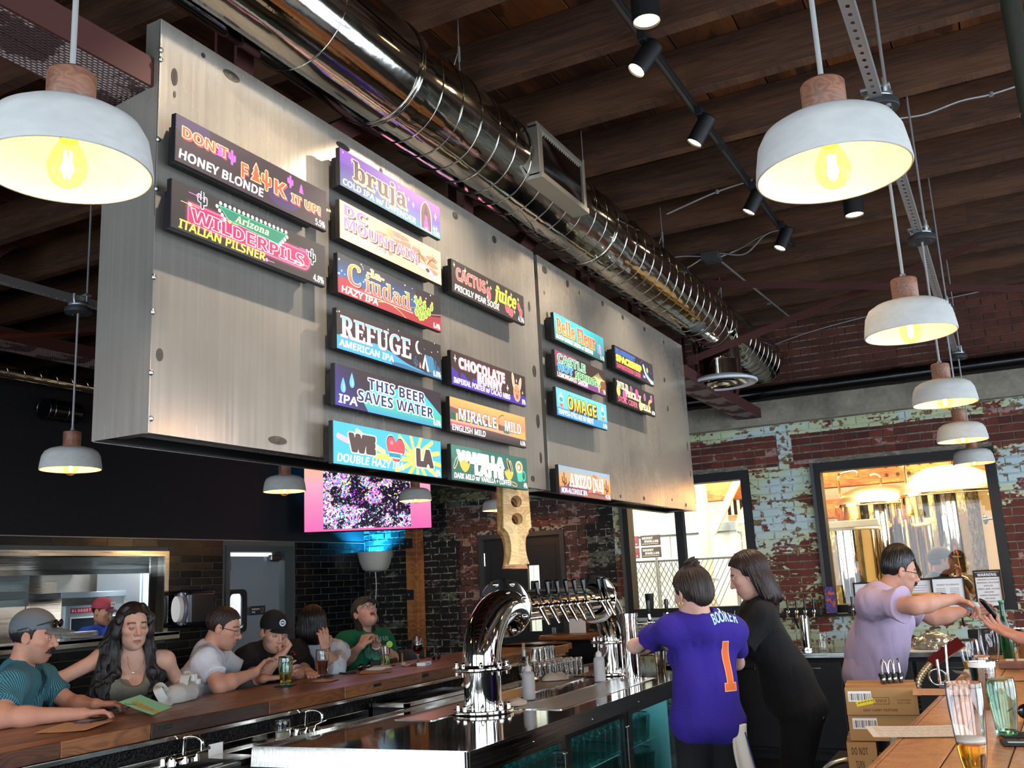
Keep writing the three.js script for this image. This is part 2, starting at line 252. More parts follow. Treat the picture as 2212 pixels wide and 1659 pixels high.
{ // kitchen swing door, not quite closed: the lit kitchen shows at its top and right edge
  const [z0, z1, , y1] = KDOOR, f = struct('door_2', [slab(xw0, XL + 0.02, 0, y1, z0, z0 + 0.14), slab(xw0, XL + 0.02, 0, y1, z1 - 0.055, z1), slab(xw0, XL + 0.02, y1 - 0.06, y1, z0 + 0.14, z1 - 0.055)], std(0x3c4648, 0.5, 0.2));
  const za = z0 + 0.185, zb = z1 - 0.06, s = new THREE.Shape([[za, 0.01], [zb, 0.01], [zb, y1 - 0.105], [za, y1 - 0.105]].map(([x, y]) => new THREE.Vector2(x, y)));
  const win = (g, e) => { const c = [-7.32 - e, -7.11 + e, 1.28 - e, 1.63 + e], r = 0.06; const p = new g(); p.moveTo(c[0] + r, c[2]); p.lineTo(c[1] - r, c[2]); p.quadraticCurveTo(c[1], c[2], c[1], c[2] + r); p.lineTo(c[1], c[3] - r); p.quadraticCurveTo(c[1], c[3], c[1] - r, c[3]); p.lineTo(c[0] + r, c[3]); p.quadraticCurveTo(c[0], c[3], c[0], c[3] - r); p.lineTo(c[0], c[2] + r); p.quadraticCurveTo(c[0], c[2], c[0] + r, c[2]); return p; };
  s.holes.push(win(THREE.Path, 0));
  const turn = (g) => g.rotateY(-PI / 2);
  mesh('door_leaf', [turn(muv(new THREE.ExtrudeGeometry(s, { depth: 0.04, bevelEnabled: false }))).translate(XL - 0.02, 0, 0)], std(0x8b9aa2, 0.42, 0.35, { roughnessMap: T.smudge }), f);
  const ring = win(THREE.Shape, 0.03); ring.holes.push(win(THREE.Path, -0.005));
  mesh('window_gasket', [turn(muv(new THREE.ExtrudeGeometry(ring, { depth: 0.02, bevelEnabled: true, bevelSize: 0.004, bevelThickness: 0.004 }))).translate(XL - 0.01, 0, 0)], M.black, f);
  mesh('door_lite', [slab(XL - 0.045, XL - 0.04, 1.28, 1.63, -7.32, -7.11)], M.glass, f);
  mesh('door_closer', [rb(0.05, 0.055, 0.16, 0.008, XL + 0.01, y1 - 0.12, -7.74), slab(XL, XL + 0.02, y1 - 0.16, y1 - 0.15, -7.8, -7.66), rod([XL + 0.02, y1 - 0.1, -7.69], [XL + 0.03, y1 - 0.06, -7.8], 0.008)], M.steelDark, f);
  mesh('hinge', [slab(XL, XL + 0.03, 1.85, 1.95, -7.088, -7.072)], M.steel, f);
}
// kitchen behind the left wall
{
  const kw = std(0xcfcfc8, 0.5), k = [struct('wall_1', [slab(-9.5, -9.38, 0, 2.6, -8.9, -3)], std(0xb9b3a8, 0.4, 0.6, { roughnessMap: T.smudge })), struct('wall_2', [slab(-9.5, xw0, 0, 2.6, -9, -8.88), slab(-9.5, xw0, 0, 2.6, -3.0, -2.9)], kw), struct('ceiling_1', [slab(-9.5, xw0, 2.6, 2.7, -9, -2.9)], kw)];
  for (const z of [-5.0, -7.6]) { const l = thing('ceiling_light', z < -6 ? 'white flat kitchen ceiling light panel above the swing door' : 'white flat kitchen ceiling light panel above the serving hatch', 'light', [-8.0, 2.585, z]); mesh('frame', [bx(0.7, 0.025, 1.3, 0, 0, 0)], M.white, l); mesh('lamp_panel', [bx(0.62, 0.01, 1.22, 0, -0.014, 0)], glow(0xf4f8ff, 6), l); areaLight(0.62, 1.22, [-8.0, 2.55, z], [-8.0, 0, z], 0xf2f7ff, 22).up.set(1, 0, 0); }
}
// ceiling: planks on joists
const ceiling = struct('ceiling', [slab(-10.2, 4.4, 4.222, 4.32, -9.7, 3.4)], std(0x1a100a, 0.9));
{
  const mats = [[0, 0], [0.31, 0.2], [0.57, 0.63], [0.12, 0.81], [0.8, 0.4], [0.45, 0.5]].map(([a, b], i) => { const m = wm(shifted(T.deck, a, b, 0.42, 1.6), 0.65, { bumpMap: null }); m.color.setScalar([1, 0.82, 0.92, 0.7, 1.0, 0.86][i]); return m; });
  const g = rb(0.314, 0.022, 2.412, 0.003, 0, 0, 0, 1); let n = 0;
  for (let x = -10.0; x < 4.2; x += 0.32) for (let z = 3.2 - rr(0, 2); z > -11; z -= 2.42) {
    if (z - 2.41 < -9.6 && z < -9.3) continue;
    const m = piece('plank', g, mats[Math.floor(rnd() * 6)], ceiling, n++); m.position.set(x + 0.02, 4.211, z - 1.21);
    if (z - 2.42 < -9.6) m.position.z = -9.55 + 1.21;
  }
  const jg = rb(14.4, 0.25, 0.07, 0.004, -2.9, 0, 0, 1), jm = [0, 0.4, 0.75].map((o) => wm(shifted(T.joist, o, o * 0.7, 0.35, 3.2), 0.7));
  for (let k = -11; k < 10; k++) { const j = piece('joist', jg, jm[(k + 30) % 3], ceiling, k + 11); j.position.set(0, 4.075, -3.72 - k * 0.605); if (j.position.z < -9.4) ceiling.remove(j); }
}
// walls outside the picture: glazed garage doors on the right, shopfront behind the camera, far left side
const plaster = std(0x6b6258, 0.9);
struct('wall_right', [slab(3.9, 4.2, 0, 0.3, -9.6, 3.4), slab(3.9, 4.2, 2.8, 4.3, -9.6, 3.4), ...[[-9.6, -8.25], [-5.55, -4.95], [-2.25, -1.65], [1.05, 3.4]].map(([a, b]) => slab(3.9, 4.2, 0.3, 2.8, a, b))], plaster);
struct('wall_front', [slab(-10, 4.2, 0, 0.4, 3.1, 3.4), slab(-10, 4.2, 2.8, 4.3, 3.1, 3.4), ...[[-10, -5.75], [-3.05, -2.35], [0.35, 0.85], [3.55, 3.9]].map(([a, b]) => slab(a, b, 0.4, 2.8, 3.1, 3.4))], plaster);
struct('wall_3', [slab(-10.3, -10, 0, 4.3, -9.6, 3.4)], plaster);
[-6.9, -3.6, -0.3].forEach((z, i) => { const w = struct('window_' + (4 + i), [-1.35, -0.45, 0.45, 1.31].map((d) => slab(3.95, 4.0, 0.3, 2.8, z + d, z + d + 0.045)).concat([0.3, 1.1, 1.93, 2.75].map((y) => slab(3.95, 4.0, y, y + 0.05, z - 1.35, z + 1.35))), M.black); mesh('window_pane', [slab(3.97, 3.974, 0.32, 2.78, z - 1.33, z + 1.33)], M.glass, w); });
[-4.4, -1.0, 2.2].forEach((x, i) => { const w = struct('window_' + (7 + i), [-1.35, -0.02, 1.31].map((d) => slab(x + d, x + d + 0.045, 0.4, 2.8, 3.16, 3.2)).concat([0.4, 2.75].map((y) => slab(x - 1.35, x + 1.35, y, y + 0.05, 3.16, 3.2))), M.black); mesh('window_pane', [slab(x - 1.33, x + 1.33, 0.42, 2.78, 3.18, 3.184)], M.glass, w); });
// ---------- overhead: duct, trusses, struts, lamps, pipes ----------
function spiralDuct(R, len, pitch, dent = 0) {     // a tube along z with a raised spiral lock seam, as one body and one seam
  const body = []; const n = Math.max(2, Math.round(len / pitch)), seg = 56, rows = n * 4, pos = [], idx = [], uv = [];
  for (let i = 0; i <= rows; i++) for (let j = 0; j <= seg; j++) { const a = j / seg * 2 * PI, z = -i / rows * len, r = R + dent * (n3(a * 2.2 + 4, z * 3, 5) - 0.5) + 0.0014 * Math.sin(PI * ((i / 4 + a / (2 * PI)) % 1)); pos.push(Math.cos(a) * r, Math.sin(a) * r, z); uv.push(j / seg * 2 * PI * R, z); }
  for (let i = 0; i < rows; i++) for (let j = 0; j < seg; j++) { const q = i * (seg + 1) + j; idx.push(q, q + 1, q + seg + 1, q + 1, q + seg + 2, q + seg + 1); }
  const g = new THREE.BufferGeometry(); g.setAttribute('position', new THREE.Float32BufferAttribute(pos, 3)); g.setAttribute('uv', new THREE.Float32BufferAttribute(uv, 2)); g.setIndex(idx); g.computeVertexNormals();
  class Helix extends THREE.Curve { getPoint(t) { const a = -t * n * 2 * PI; return V(Math.cos(a) * (R + 0.001), Math.sin(a) * (R + 0.001), -t * len); } }
  return [keep(g), keep(new THREE.TubeGeometry(new Helix(), n * 40, 0.0032, 5))];
}
{
  const D = thing('air_duct', 'big round spiral-seam sheet metal air duct running along the ceiling above the menu boards', 'duct', [-1.9, 3.52, 1.5]);
  const parts = [[1.5, -2.78, 0.208, 2.0, 0.004], [-2.7, -4.66, 0.205, 0.155, 0.006], [-4.66, -8.86, 0.205, 0.15, 0.003]];
  for (const [z0, z1, R, p, dent] of parts) {
    const [b, s] = spiralDuct(R, z0 - z1, p, dent); const m = mesh('duct_section', b.translate(0, 0, z0 - 1.5), M.galv, D); if (p < 1) mesh('spiral_seam', s.translate(0, 0, z0 - 1.5), M.galv, m);
    else mesh('joint_band', [torus(R + 0.002, 0.006, 0, 0, -2.45, 56), torus(R + 0.001, 0.003, 0, 0, -3.75, 56), torus(R + 0.002, 0.005, 0, 0, -4.2, 56)], M.galv, m);
  }
  mesh('joint_band', [torus(0.207, 0.008, 0, 0, -6.16, 56), torus(0.207, 0.006, 0, 0, -4.22, 56)], M.galv, D);
  mesh('end_cap', [lathe([[0, 0.012], [0.19, 0.012], [0.207, 0.004], [0.21, -0.02], [0.205, -0.03]], 56).rotateX(-PI / 2).translate(0, 0, -10.36)], M.galv, D);
  mesh('joint_screw', [[-0.9, -6.1], [-1.2, -6.14], [-0.55, -6.12], [-1.0, -6.24]].map(([a, z]) => ball(0.006, Math.cos(a) * 0.21, Math.sin(a) * 0.21, z)), M.chrome, D);
  // side grille
  const G = mesh('grille_frame', [rb(0.05, 0.03, 0.54, 0.004, 0.2, 0.125, -5.4), rb(0.1, 0.03, 0.54, 0.004, 0.19, -0.125, -5.4), rb(0.06, 0.25, 0.03, 0.004, 0.2, 0, -5.145), rb(0.06, 0.25, 0.03, 0.004, 0.2, 0, -5.655), bx(0.01, 0.24, 0.05, 0.21, 0, -5.18)], std(0x9a978c, 0.4, 0.8), D);
  for (let i = 0; i < 19; i++) mesh('vane', [bx(0.03, 0.225, 0.004, 0, 0, 0).rotateY(0.5).translate(0.205, 0, -5.22 - i * 0.0225)], M.galv, G);
  mesh('grille_back', [bx(0.005, 0.23, 0.5, 0.175, 0, -5.4)], M.iron, G);
  // branch down to the round diffuser
  const B = mesh('branch_saddle', [rb(0.02, 0.16, 0.36, 0.006, 0.2, -0.08, -8.85), lathe([[0.165, -0.02], [0.165, -0.14], [0.17, -0.145], [0.165, -0.15], [0.163, -0.27], [0.168, -0.275], [0.163, -0.28], [0.163, -0.40]], 48).translate(0, 0, -8.85), ...[-1.2, 0.2].map((a) => bx(0.015, 0.07, 0.01, Math.cos(a) * 0.17, -0.16, -8.85 + Math.sin(a) * -0.17))], M.galv, D);
  const F = mesh('diffuser', [lathe([[0.165, 0.02], [0.2, 0.015], [0.275, -0.015], [0.28, -0.03], [0.265, -0.04], [0.2, -0.01], [0.165, 0.01]], 56).translate(0, -0.42, -8.85)], std(0xd6e0e8, 0.35), D);
  mesh('diffuser_ring', [lathe([[0.12, 0.02], [0.2, -0.035], [0.205, -0.03], [0.13, 0.03]], 48), lathe([[0.05, 0.01], [0.12, -0.035], [0.125, -0.03], [0.06, 0.02]], 48), lathe([[0, -0.02], [0.06, -0.035], [0.06, -0.03], [0, 0.01]], 40)].map((g) => g.translate(0, -0.42, -8.85)), M.steel, F);
  for (const z of [-1.9, -3.25, -4.6, -5.95, -7.4]) { const h = mesh('hanger', [rod([0.05, 0.205, z - 1.5], [0.05, 0.55, z - 1.5], 0.0025), rod([-0.01, 0.205, z - 1.5], [0.05, 0.36, z - 1.5], 0.002), rb(0.012, 0.05, 0.03, 0.003, 0.05, 0.215, z - 1.5), rod([0.05, 0.3, z - 1.5], [0.05, 0.37, z - 1.5], 0.006)], M.strut, D); }
}
// trusses: twin-angle bottom chords with plaster keys left on the underside, and webs
function truss(label, x, y, z0, z1, w, gray, posts) {
  const t = thing('roof_truss', label, 'truss', [x, y, z0]); const L = z0 - z1, under = wm(shifted(T.lath, 0, 0, 2.2, 2.2), 0.85, { bumpMap: shifted(T.lathH, 0, 0, 2.2, 2.2), bumpScale: 0.006 });
  for (const s of [-1, 1]) mesh('chord_half', [bx(w / 2 - 0.005, 0.06, L, s * w / 4, 0.03, -L / 2)], under, t);
  mesh('chord_edge', [-1, 1].map((s) => bx(0.012, 0.09, L, s * w / 2, 0.045, -L / 2)), M.redSteel, t);
  for (const [za, zb, kind] of posts) mesh(kind ? 'web_brace' : 'web_post', [-0.045, 0.045].map((o) => barBox([o, 0.05, za - z0], [o, 0.92, zb - z0], 0.012, 0.08)), M.redSteel, t);
  mesh('top_chord', [bx(0.16, 0.05, L, 0, 0.9, -L / 2)], M.redSteel, t);
  return t;
}
truss('long roof truss above the menu boards with white plaster nubs left on its flat underside', -2.135, 3.05, 1.4, -9.26, 0.21, 0, [[-0.5, -0.5], [-2.2, -2.2], [-2.4, -3.6, 1], [-3.7, -3.7], [-4.0, -5.1, 1], [-5.2, -5.2], [-6.1, -6.1], [-7.3, -7.3], [-8.4, -8.4], [-8.5, -9.2, 1], [-1.0, -2.1, 1]]);
truss('second roof truss at the far left behind the board, above the black kitchen wall', -6.0, 3.37, 1.4, -9.26, 0.26, 0, [[-2.2, -2.2], [-3.3, -4.2, 1], [-5.2, -5.2], [-6.4, -7.4, 1]]);
const brace = (a, b, w, mat, label) => { const t = thing('brace_bar', label, 'bar', a); mesh('bar', [barBox([0, 0, 0], [b[0] - a[0], b[1] - a[1], b[2] - a[2]], w, 0.012)], mat, t); mesh('end_plate', [rb(0.08, 0.08, 0.014, 0.003)], mat, t); return t; };
brace([-2.05, 3.24, -7.1], [0.05, 3.85, -7.42], 0.055, M.redSteel, 'rust red brace bar rising to the right from the far end of the menu board');
brace([-2.0, 3.83, -7.0], [0.9, 3.22, -7.0], 0.05, M.redSteel, 'rust red brace bar sloping down to the right across the lamp cords');
brace([-2.2, 3.1, -1.95], [-3.2, 3.95, -2.1], 0.09, M.redSteel, 'dark red diagonal brace bar beside the top left corner of the menu board');
brace([-5.6, 3.2, -3.3], [-6.2, 3.85, -5.6], 0.07, M.orangeSteel, 'orange diagonal brace bar left of the menu board');
brace([-5.9, 3.42, -3.2], [-6.05, 3.40, -5.6], 0.07, M.orangeSteel, 'orange level brace bar on the left truss over the kitchen wall');
// pipes
{ const p = thing('gas_pipe', 'thick glossy black pipe running along the concrete band of the brick wall', 'pipe', [-3, 3.285, ZB + 0.1]); mesh('pipe_run', [rod([-3.4, 0, 0], [5, 0, 0], 0.07, 20)], M.blackGloss, p); mesh('coupling', [0.4, 2.2].map((x) => rod([x, 0, 0], [x + 0.1, 0, 0], 0.08, 20)), M.blackGloss, p); }
{ const p = thing('drain_pipe', 'dark grey steel pipe hanging at the upper right edge beside the lamp row', 'pipe', [0.3, 0, -4.2]); mesh('pipe_run', [rod([0, 2.86, 0], [-0.015, 4.2, 0.02], 0.04, 20)], std(0x5a5c50, 0.45, 0.7), p); mesh('pipe_band', [torus(0.041, 0.004).rotateX(PI / 2).translate(-0.005, 3.38, 0)], M.strut, p); mesh('elbow', [tube([[0, 2.88, 0], [0.01, 2.8, 0], [0.1, 2.74, 0], [0.6, 2.73, 0]], 0.041, 24, 14)], std(0x5a5c50, 0.45, 0.7), p); }
{ const p = thing('silver_duct_pipe', 'small silver spiral duct lying on top of the black kitchen wall', 'duct', [-6.55, 3.33, -3.0]); const [b, s] = spiralDuct(0.055, 4.5, 0.14); mesh('duct_section', b, M.galv, p); mesh('spiral_seam', s, M.galv, p); }
{ const p = thing('exhaust_elbow', 'short dark duct stub poking out of the black kitchen wall', 'duct', [-6.74, 3.14, -5.05]); mesh('duct_section', [cyl(0.085, 0.085, 0.3, 0, 0, 0, 28).rotateX(PI / 2)], M.blackGloss, p); mesh('joint_band', [torus(0.086, 0.004, 0, 0, 0.1), torus(0.086, 0.004, 0, 0, -0.02), torus(0.086, 0.004, 0, 0, 0.15)], M.steelDark, p); }
// struts that carry the lamps
function strut(label, x, y, z0, z1, rods) {
  const t = thing('strut_channel', label, 'rail', [x, y, z0]), L = z0 - z1, s = new THREE.Shape([[0, 0], [0.041, 0], [0.041, L], [0, L]].map(([a, b]) => new THREE.Vector2(a, b)));
  for (let d = 0.03; d < L - 0.03; d += 0.05) { const p = new THREE.Path(); p.absellipse(0.0205, d, 0.007, 0.0125, 0, 2 * PI, true); s.holes.push(p); }
  mesh('channel_web', [muv(new THREE.ExtrudeGeometry(s, { depth: 0.003, bevelEnabled: false, curveSegments: 5 }).rotateX(-PI / 2)).translate(-0.0205, 0, 0)], M.strut, t);
  mesh('channel_flange', [-1, 1].map((k) => bx(0.003, 0.041, L, k * 0.0195, 0.02, -L / 2)), M.strut, t);
  for (const z of rods) { mesh('threaded_rod', [rod([0.035, -0.02, z - z0], [0.035, 4.2 - y, z - z0], 0.006)], M.strut, t); mesh('clamp', [rb(0.1, 0.012, 0.04, 0.003, 0, 0.048, z - z0), cyl(0.011, 0.011, 0.02, 0.035, -0.02, z - z0, 6)], M.strut, t); }
  return t;
}
strut('perforated silver strut channel on the right that carries the row of concrete lamps', -0.225, 3.22, 0.6, -8.4, [-1.6, -3.4, -5.06, -6.66, -8.2]);
strut('perforated silver strut channel on the left above the seated guests', -4.4, 3.22, 0.6, -9.1, [-1.9, -3.4, -5.4, -7.4]);
// pendant lamps
const shadeOut = tex(256, 256, (u, v) => { const b = fbm(u * 6, v * 6, 5, 3, 6), k = 190 + (b - 0.5) * 36 + (n3(u * 50, v * 50, 4) - 0.5) * 8; return [k, k, k * 0.97]; });
function makePendant() {
  const L = thing('pendant_lamp', 'x', 'lamp', [0, 0, 0]); const R = 0.15;      // origin at the rim
  mesh('lamp_shade', [lathe([[0.048, 0.118], [0.075, 0.116], [0.105, 0.108], [0.127, 0.094], [0.140, 0.070], [0.147, 0.03], [0.15, 0.004], [0.148, 0], [0.143, 0.002], [0.138, 0.03], [0.131, 0.066], [0.119, 0.086], [0.1, 0.098], [0.072, 0.106], [0.045, 0.108]], 64)], std(0xffffff, 0.8, 0, { map: shadeOut, bumpMap: T.fine, bumpScale: 0.0006 }), L);
  mesh('lamp_socket', [lathe([[0, 0.115], [0.043, 0.115], [0.0435, 0.195], [0.040, 0.2], [0, 0.201]], 32)], wm(T.walnut, 0.5), L);
  mesh('socket_sleeve', [cyl(0.016, 0.016, 0.05, 0, 0.088, 0)], std(0xb08a48, 0.35, 0.9), L);
  mesh('light_bulb', [lathe([[0.013, 0.07], [0.016, 0.062], [0.028, 0.04], [0.0345, 0.02], [0.035, 0.008], [0.031, -0.008], [0.02, -0.022], [0.008, -0.027], [0, -0.028]], 32)], phy({ color: 0xfff0d4, roughness: 0.02, transmission: 1, thickness: 0, ior: 1.25 }), L);
  mesh('filament', [[-0.006, 0], [0.006, 0], [0, 0.006], [0, -0.006]].map(([x, z]) => rod([x * 0.9, -0.008, z * 0.9], [x * 1.1, 0.042, z * 1.1], 0.0022, 8)), glow(0xffd9a0, 60), L);
  mesh('cord', [rod([0, 0.2, 0], [0, 0.84, 0], 0.0055)], std(0x9c9c98, 0.6), L); mesh('cord_grip', [cyl(0.009, 0.013, 0.02, 0, 0.207, 0)], M.strut, L);
  mesh('canopy', [lathe([[0, 0.835], [0.066, 0.835], [0.068, 0.84], [0.068, 0.862], [0.064, 0.866], [0, 0.866]], 40)], std(0x2e2f31, 0.5), L);
  mesh('canopy_box', [lathe([[0, 0.866], [0.05, 0.866], [0.05, 0.895], [0, 0.895]], 32), tube([[0.03, 0.88, 0.045], [0.03, 0.9, 0.05], [0.03, 0.93, 0.05]], 0.008, 10, 8)], M.strut, L);
  mesh('canopy_screw', [-0.04, 0.04].map((x) => cyl(0.005, 0.005, 0.006, x, 0.834, 0)), M.steelDark, L);
  return L;
}
const pend = makePendant();
function lampLight(x, y, z) { const p = new THREE.PointLight(0xffb765, 0.34, 0, 2); p.position.set(x, y + 0.018, z); p.shadow.radius = 0.6; p.castShadow = true; scene.add(p); }
[[-0.222, 2.362, -1.875, 'nearest concrete pendant lamp at the upper right, largest of the right row'], [-0.222, 2.362, -3.43, 'second concrete pendant lamp of the right row, in front of the brick upper wall'], [-0.215, 2.352, -5.04, 'third concrete pendant lamp of the right row, with a paper sticker on its wooden socket'], [-0.211, 2.332, -6.55, 'fourth concrete pendant lamp of the right row, just above the big brewery window'], [-0.207, 2.325, -8.15, 'farthest and lowest looking concrete pendant lamp of the right row'],
  [-1.45, 2.375, -1.075, 'big concrete pendant lamp at the left edge, in front of the menu board end'], [-4.25, 2.275, -3.26, 'concrete pendant lamp against the black wall, above the woman with long hair'], [-4.56, 2.31, -5.25, 'concrete pendant lamp under the menu board, left of the television'], [-4.8, 2.37, -7.3, 'concrete pendant lamp in front of the right side of the television'], [-4.75, 2.34, -8.75, 'concrete pendant lamp half hidden behind the hanging wooden paddles']].forEach(([x, y, z, label], i) => {
  const L = i ? copy(pend, [x, y, z], 0, label) : pend; if (!i) { L.position.set(x, y, z); L.userData.label = label; } L.userData.group = i < 5 ? 'row of concrete pendant lamps on the right' : 'concrete pendant lamps on the left'; lampLight(x, y, z);
});
// track lights
{ const t = thing('light_track', 'long black light track on the underside of the ceiling joists', 'track', [-1.15, 3.94, 0]); mesh('rail', [rb(0.036, 0.034, 7.1, 0.003, 0, -0.017, -3.3)], M.black, t); mesh('rail_slot', [bx(0.016, 0.004, 7.0, 0, -0.035, -3.3)], std(0x303032, 0.4), t); mesh('joint_cover', [-4.9, -2.6].map((z) => rb(0.04, 0.038, 0.1, 0.003, 0, -0.018, z)), M.black, t); }
function spot(at, dir, label, on) {
  const t = thing('track_spotlight', label, 'spotlight', at, 0, 'black spotlights on the ceiling track'), d = V(...dir).normalize(), c = V(0, -0.1, 0), a = c.clone().addScaledVector(d, -0.07), b = c.clone().addScaledVector(d, 0.085);
  mesh('adapter', [rb(0.034, 0.05, 0.1, 0.004, 0, -0.02, 0), cyl(0.009, 0.009, 0.06, 0, -0.06, 0)], M.black, t);
  mesh('housing', [along(lathe([[0, -0.0775], [0.04, -0.0775], [0.042, -0.07], [0.042, 0.0775], [0.038, 0.0775], [0.036, 0.06], [0, 0.05]], 32), a.toArray(), b.toArray())], M.black, t);
  const face = c.clone().addScaledVector(d, 0.078); mesh('lamp_lens', [along(cyl(0.036, 0.036, 0.006, 0, 0, 0, 28), c.clone().addScaledVector(d, 0.071).toArray(), face.toArray())], glow(0xffdfb4, on ? 22 : 3), t);
  if (on) { const s = new THREE.SpotLight(0xffecd6, on * 0.8, 0, 0.62, 0.8, 2), p = face.addScaledVector(d, 0.02).add(V(...at)); s.position.copy(p); s.target.position.copy(p.clone().add(d)); s.shadow.radius = 1.2; s.castShadow = true; scene.add(s, s.target); }
}
spot([-1.13, 3.9, -2.1], [-0.62, -0.9, -0.05], 'black track spotlight outside the top of the picture, first of the track', 13);
spot([-1.13, 3.9, -3.62], [-0.5, -0.85, 0.35], 'lit black track spotlight nearest the camera, tilted toward the menu board', 15);
spot([-1.12, 3.9, -4.42], [-0.55, -0.9, 0.12], 'black track spotlight in the middle of the track, seen from its dark side', 14);
spot([-1.12, 3.9, -5.52], [-0.5, -0.85, 0.1], 'lit black track spotlight peeking out left of the nearest pendant lamp', 12);
spot([-1.11, 3.9, -6.3], [-0.42, -0.95, 0.2], 'black track spotlight at the far end of the track, near the cable box', 10);
// downlights
[[-0.58, 3.62, -5.65, 'black cylinder downlight right under the nearest concrete lamp'], [-1.0, 3.72, -3.25, 'downlight at the very top edge, only its warm glow showing'], [-3.3, 3.05, -1.75, 'downlight at the far left edge beside the big lamp']].forEach(([x, y, z, label]) => {
  const t = thing('downlight', label, 'light', [x, y, z]); mesh('housing', [lathe([[0, 0.2], [0.055, 0.2], [0.057, 0.19], [0.057, 0], [0.052, 0], [0.05, 0.02], [0, 0.03]], 36)], M.black, t); mesh('stem', [rod([0, 0.2, 0], [0, 4.2 - y, 0], 0.012)], M.black, t); mesh('lamp_lens', [cyl(0.05, 0.05, 0.006, 0, 0.012, 0, 32)], glow(0xffdca0, 14), t);
  const s = new THREE.SpotLight(0xffd9a0, 5, 0, 0.8, 0.9, 2); s.position.set(x, y - 0.01, z); s.target.position.set(x, 0, z); s.castShadow = true; s.shadow.radius = 2; scene.add(s, s.target);
});
// electrical box with its cables and conduit
{ const t = thing('junction_box', 'grey electrical junction box with silver cables, under the joists right of the duct', 'box', [-1.72, 3.9, -6.7]); mesh('box_body', [rb(0.13, 0.06, 0.13, 0.004)], std(0x4c4c4a, 0.5, 0.4), t); mesh('cover_plate', [rb(0.1, 0.006, 0.1, 0.002, 0, -0.033, 0), cyl(0.006, 0.006, 0.004, 0.02, -0.037, 0.01)], std(0x5a5a56, 0.5, 0.5), t);
  mesh('conduit', [rod([0.03, 0, -0.06], [0.13, 0.02, -2.4], 0.009)], M.strut, t); mesh('conduit_strap', [-0.9, -1.6].map((z) => rb(0.05, 0.008, 0.015, 0.002, 0.07, 0.015, z)), M.strut, t);
  mesh('cable', [tube([[0.06, 0.02, 0], [0.25, -0.03, 0.02], [0.45, 0.04, 0.15], [0.62, 0.03, 0.2]], 0.007), tube([[0.06, 0, -0.03], [0.2, 0.03, -0.03], [0.4, 0.05, 0.1], [0.62, 0.04, 0.22]], 0.006), tube([[-0.06, 0.02, 0], [-0.25, 0.05, 0.02], [-0.5, 0.02, 0.05], [-0.9, 0.03, 0.1]], 0.006), tube([[-0.06, 0, 0.02], [-0.22, -0.06, 0.02], [-0.5, -0.1, 0.05]], 0.006)], M.strut, t); }
const cable = (label, pts, clips) => { const t = thing('armored_cable', label, 'cable', pts[0]); const o = pts[0], l = pts.map((p) => p.map((v, i) => v - o[i])); mesh('cable_run', [tube(l, 0.0065, 60, 8)], M.strut, t); mesh('clip', clips.map((i) => cyl(0.012, 0.012, 0.02, ...l[i], 8)), M.strut, t); };
cable('wavy silver cable stapled to a joist at the right, behind the strut channel', [[-0.6, 3.9, -5.15], [-0.3, 3.92, -5.13], [-0.12, 3.91, -5.14], [0.06, 3.93, -5.13], [0.2, 3.93, -5.14], [0.45, 3.95, -5.13]], [1, 4]);
cable('silver cable stretched below the joists left of the nearest lamp', [[-1.7, 3.87, -5.6], [-1.35, 3.92, -5.55], [-1.12, 3.93, -5.52]], [1]);
cable('thin silver conduit along the top of the brick wall', [[-1.9, 3.75, ZB + 0.05], [-1.5, 3.83, ZB + 0.05], [-0.9, 3.9, ZB + 0.05], [0.1, 3.96, ZB + 0.05], [0.6, 3.98, ZB + 0.05]], [2, 3]);
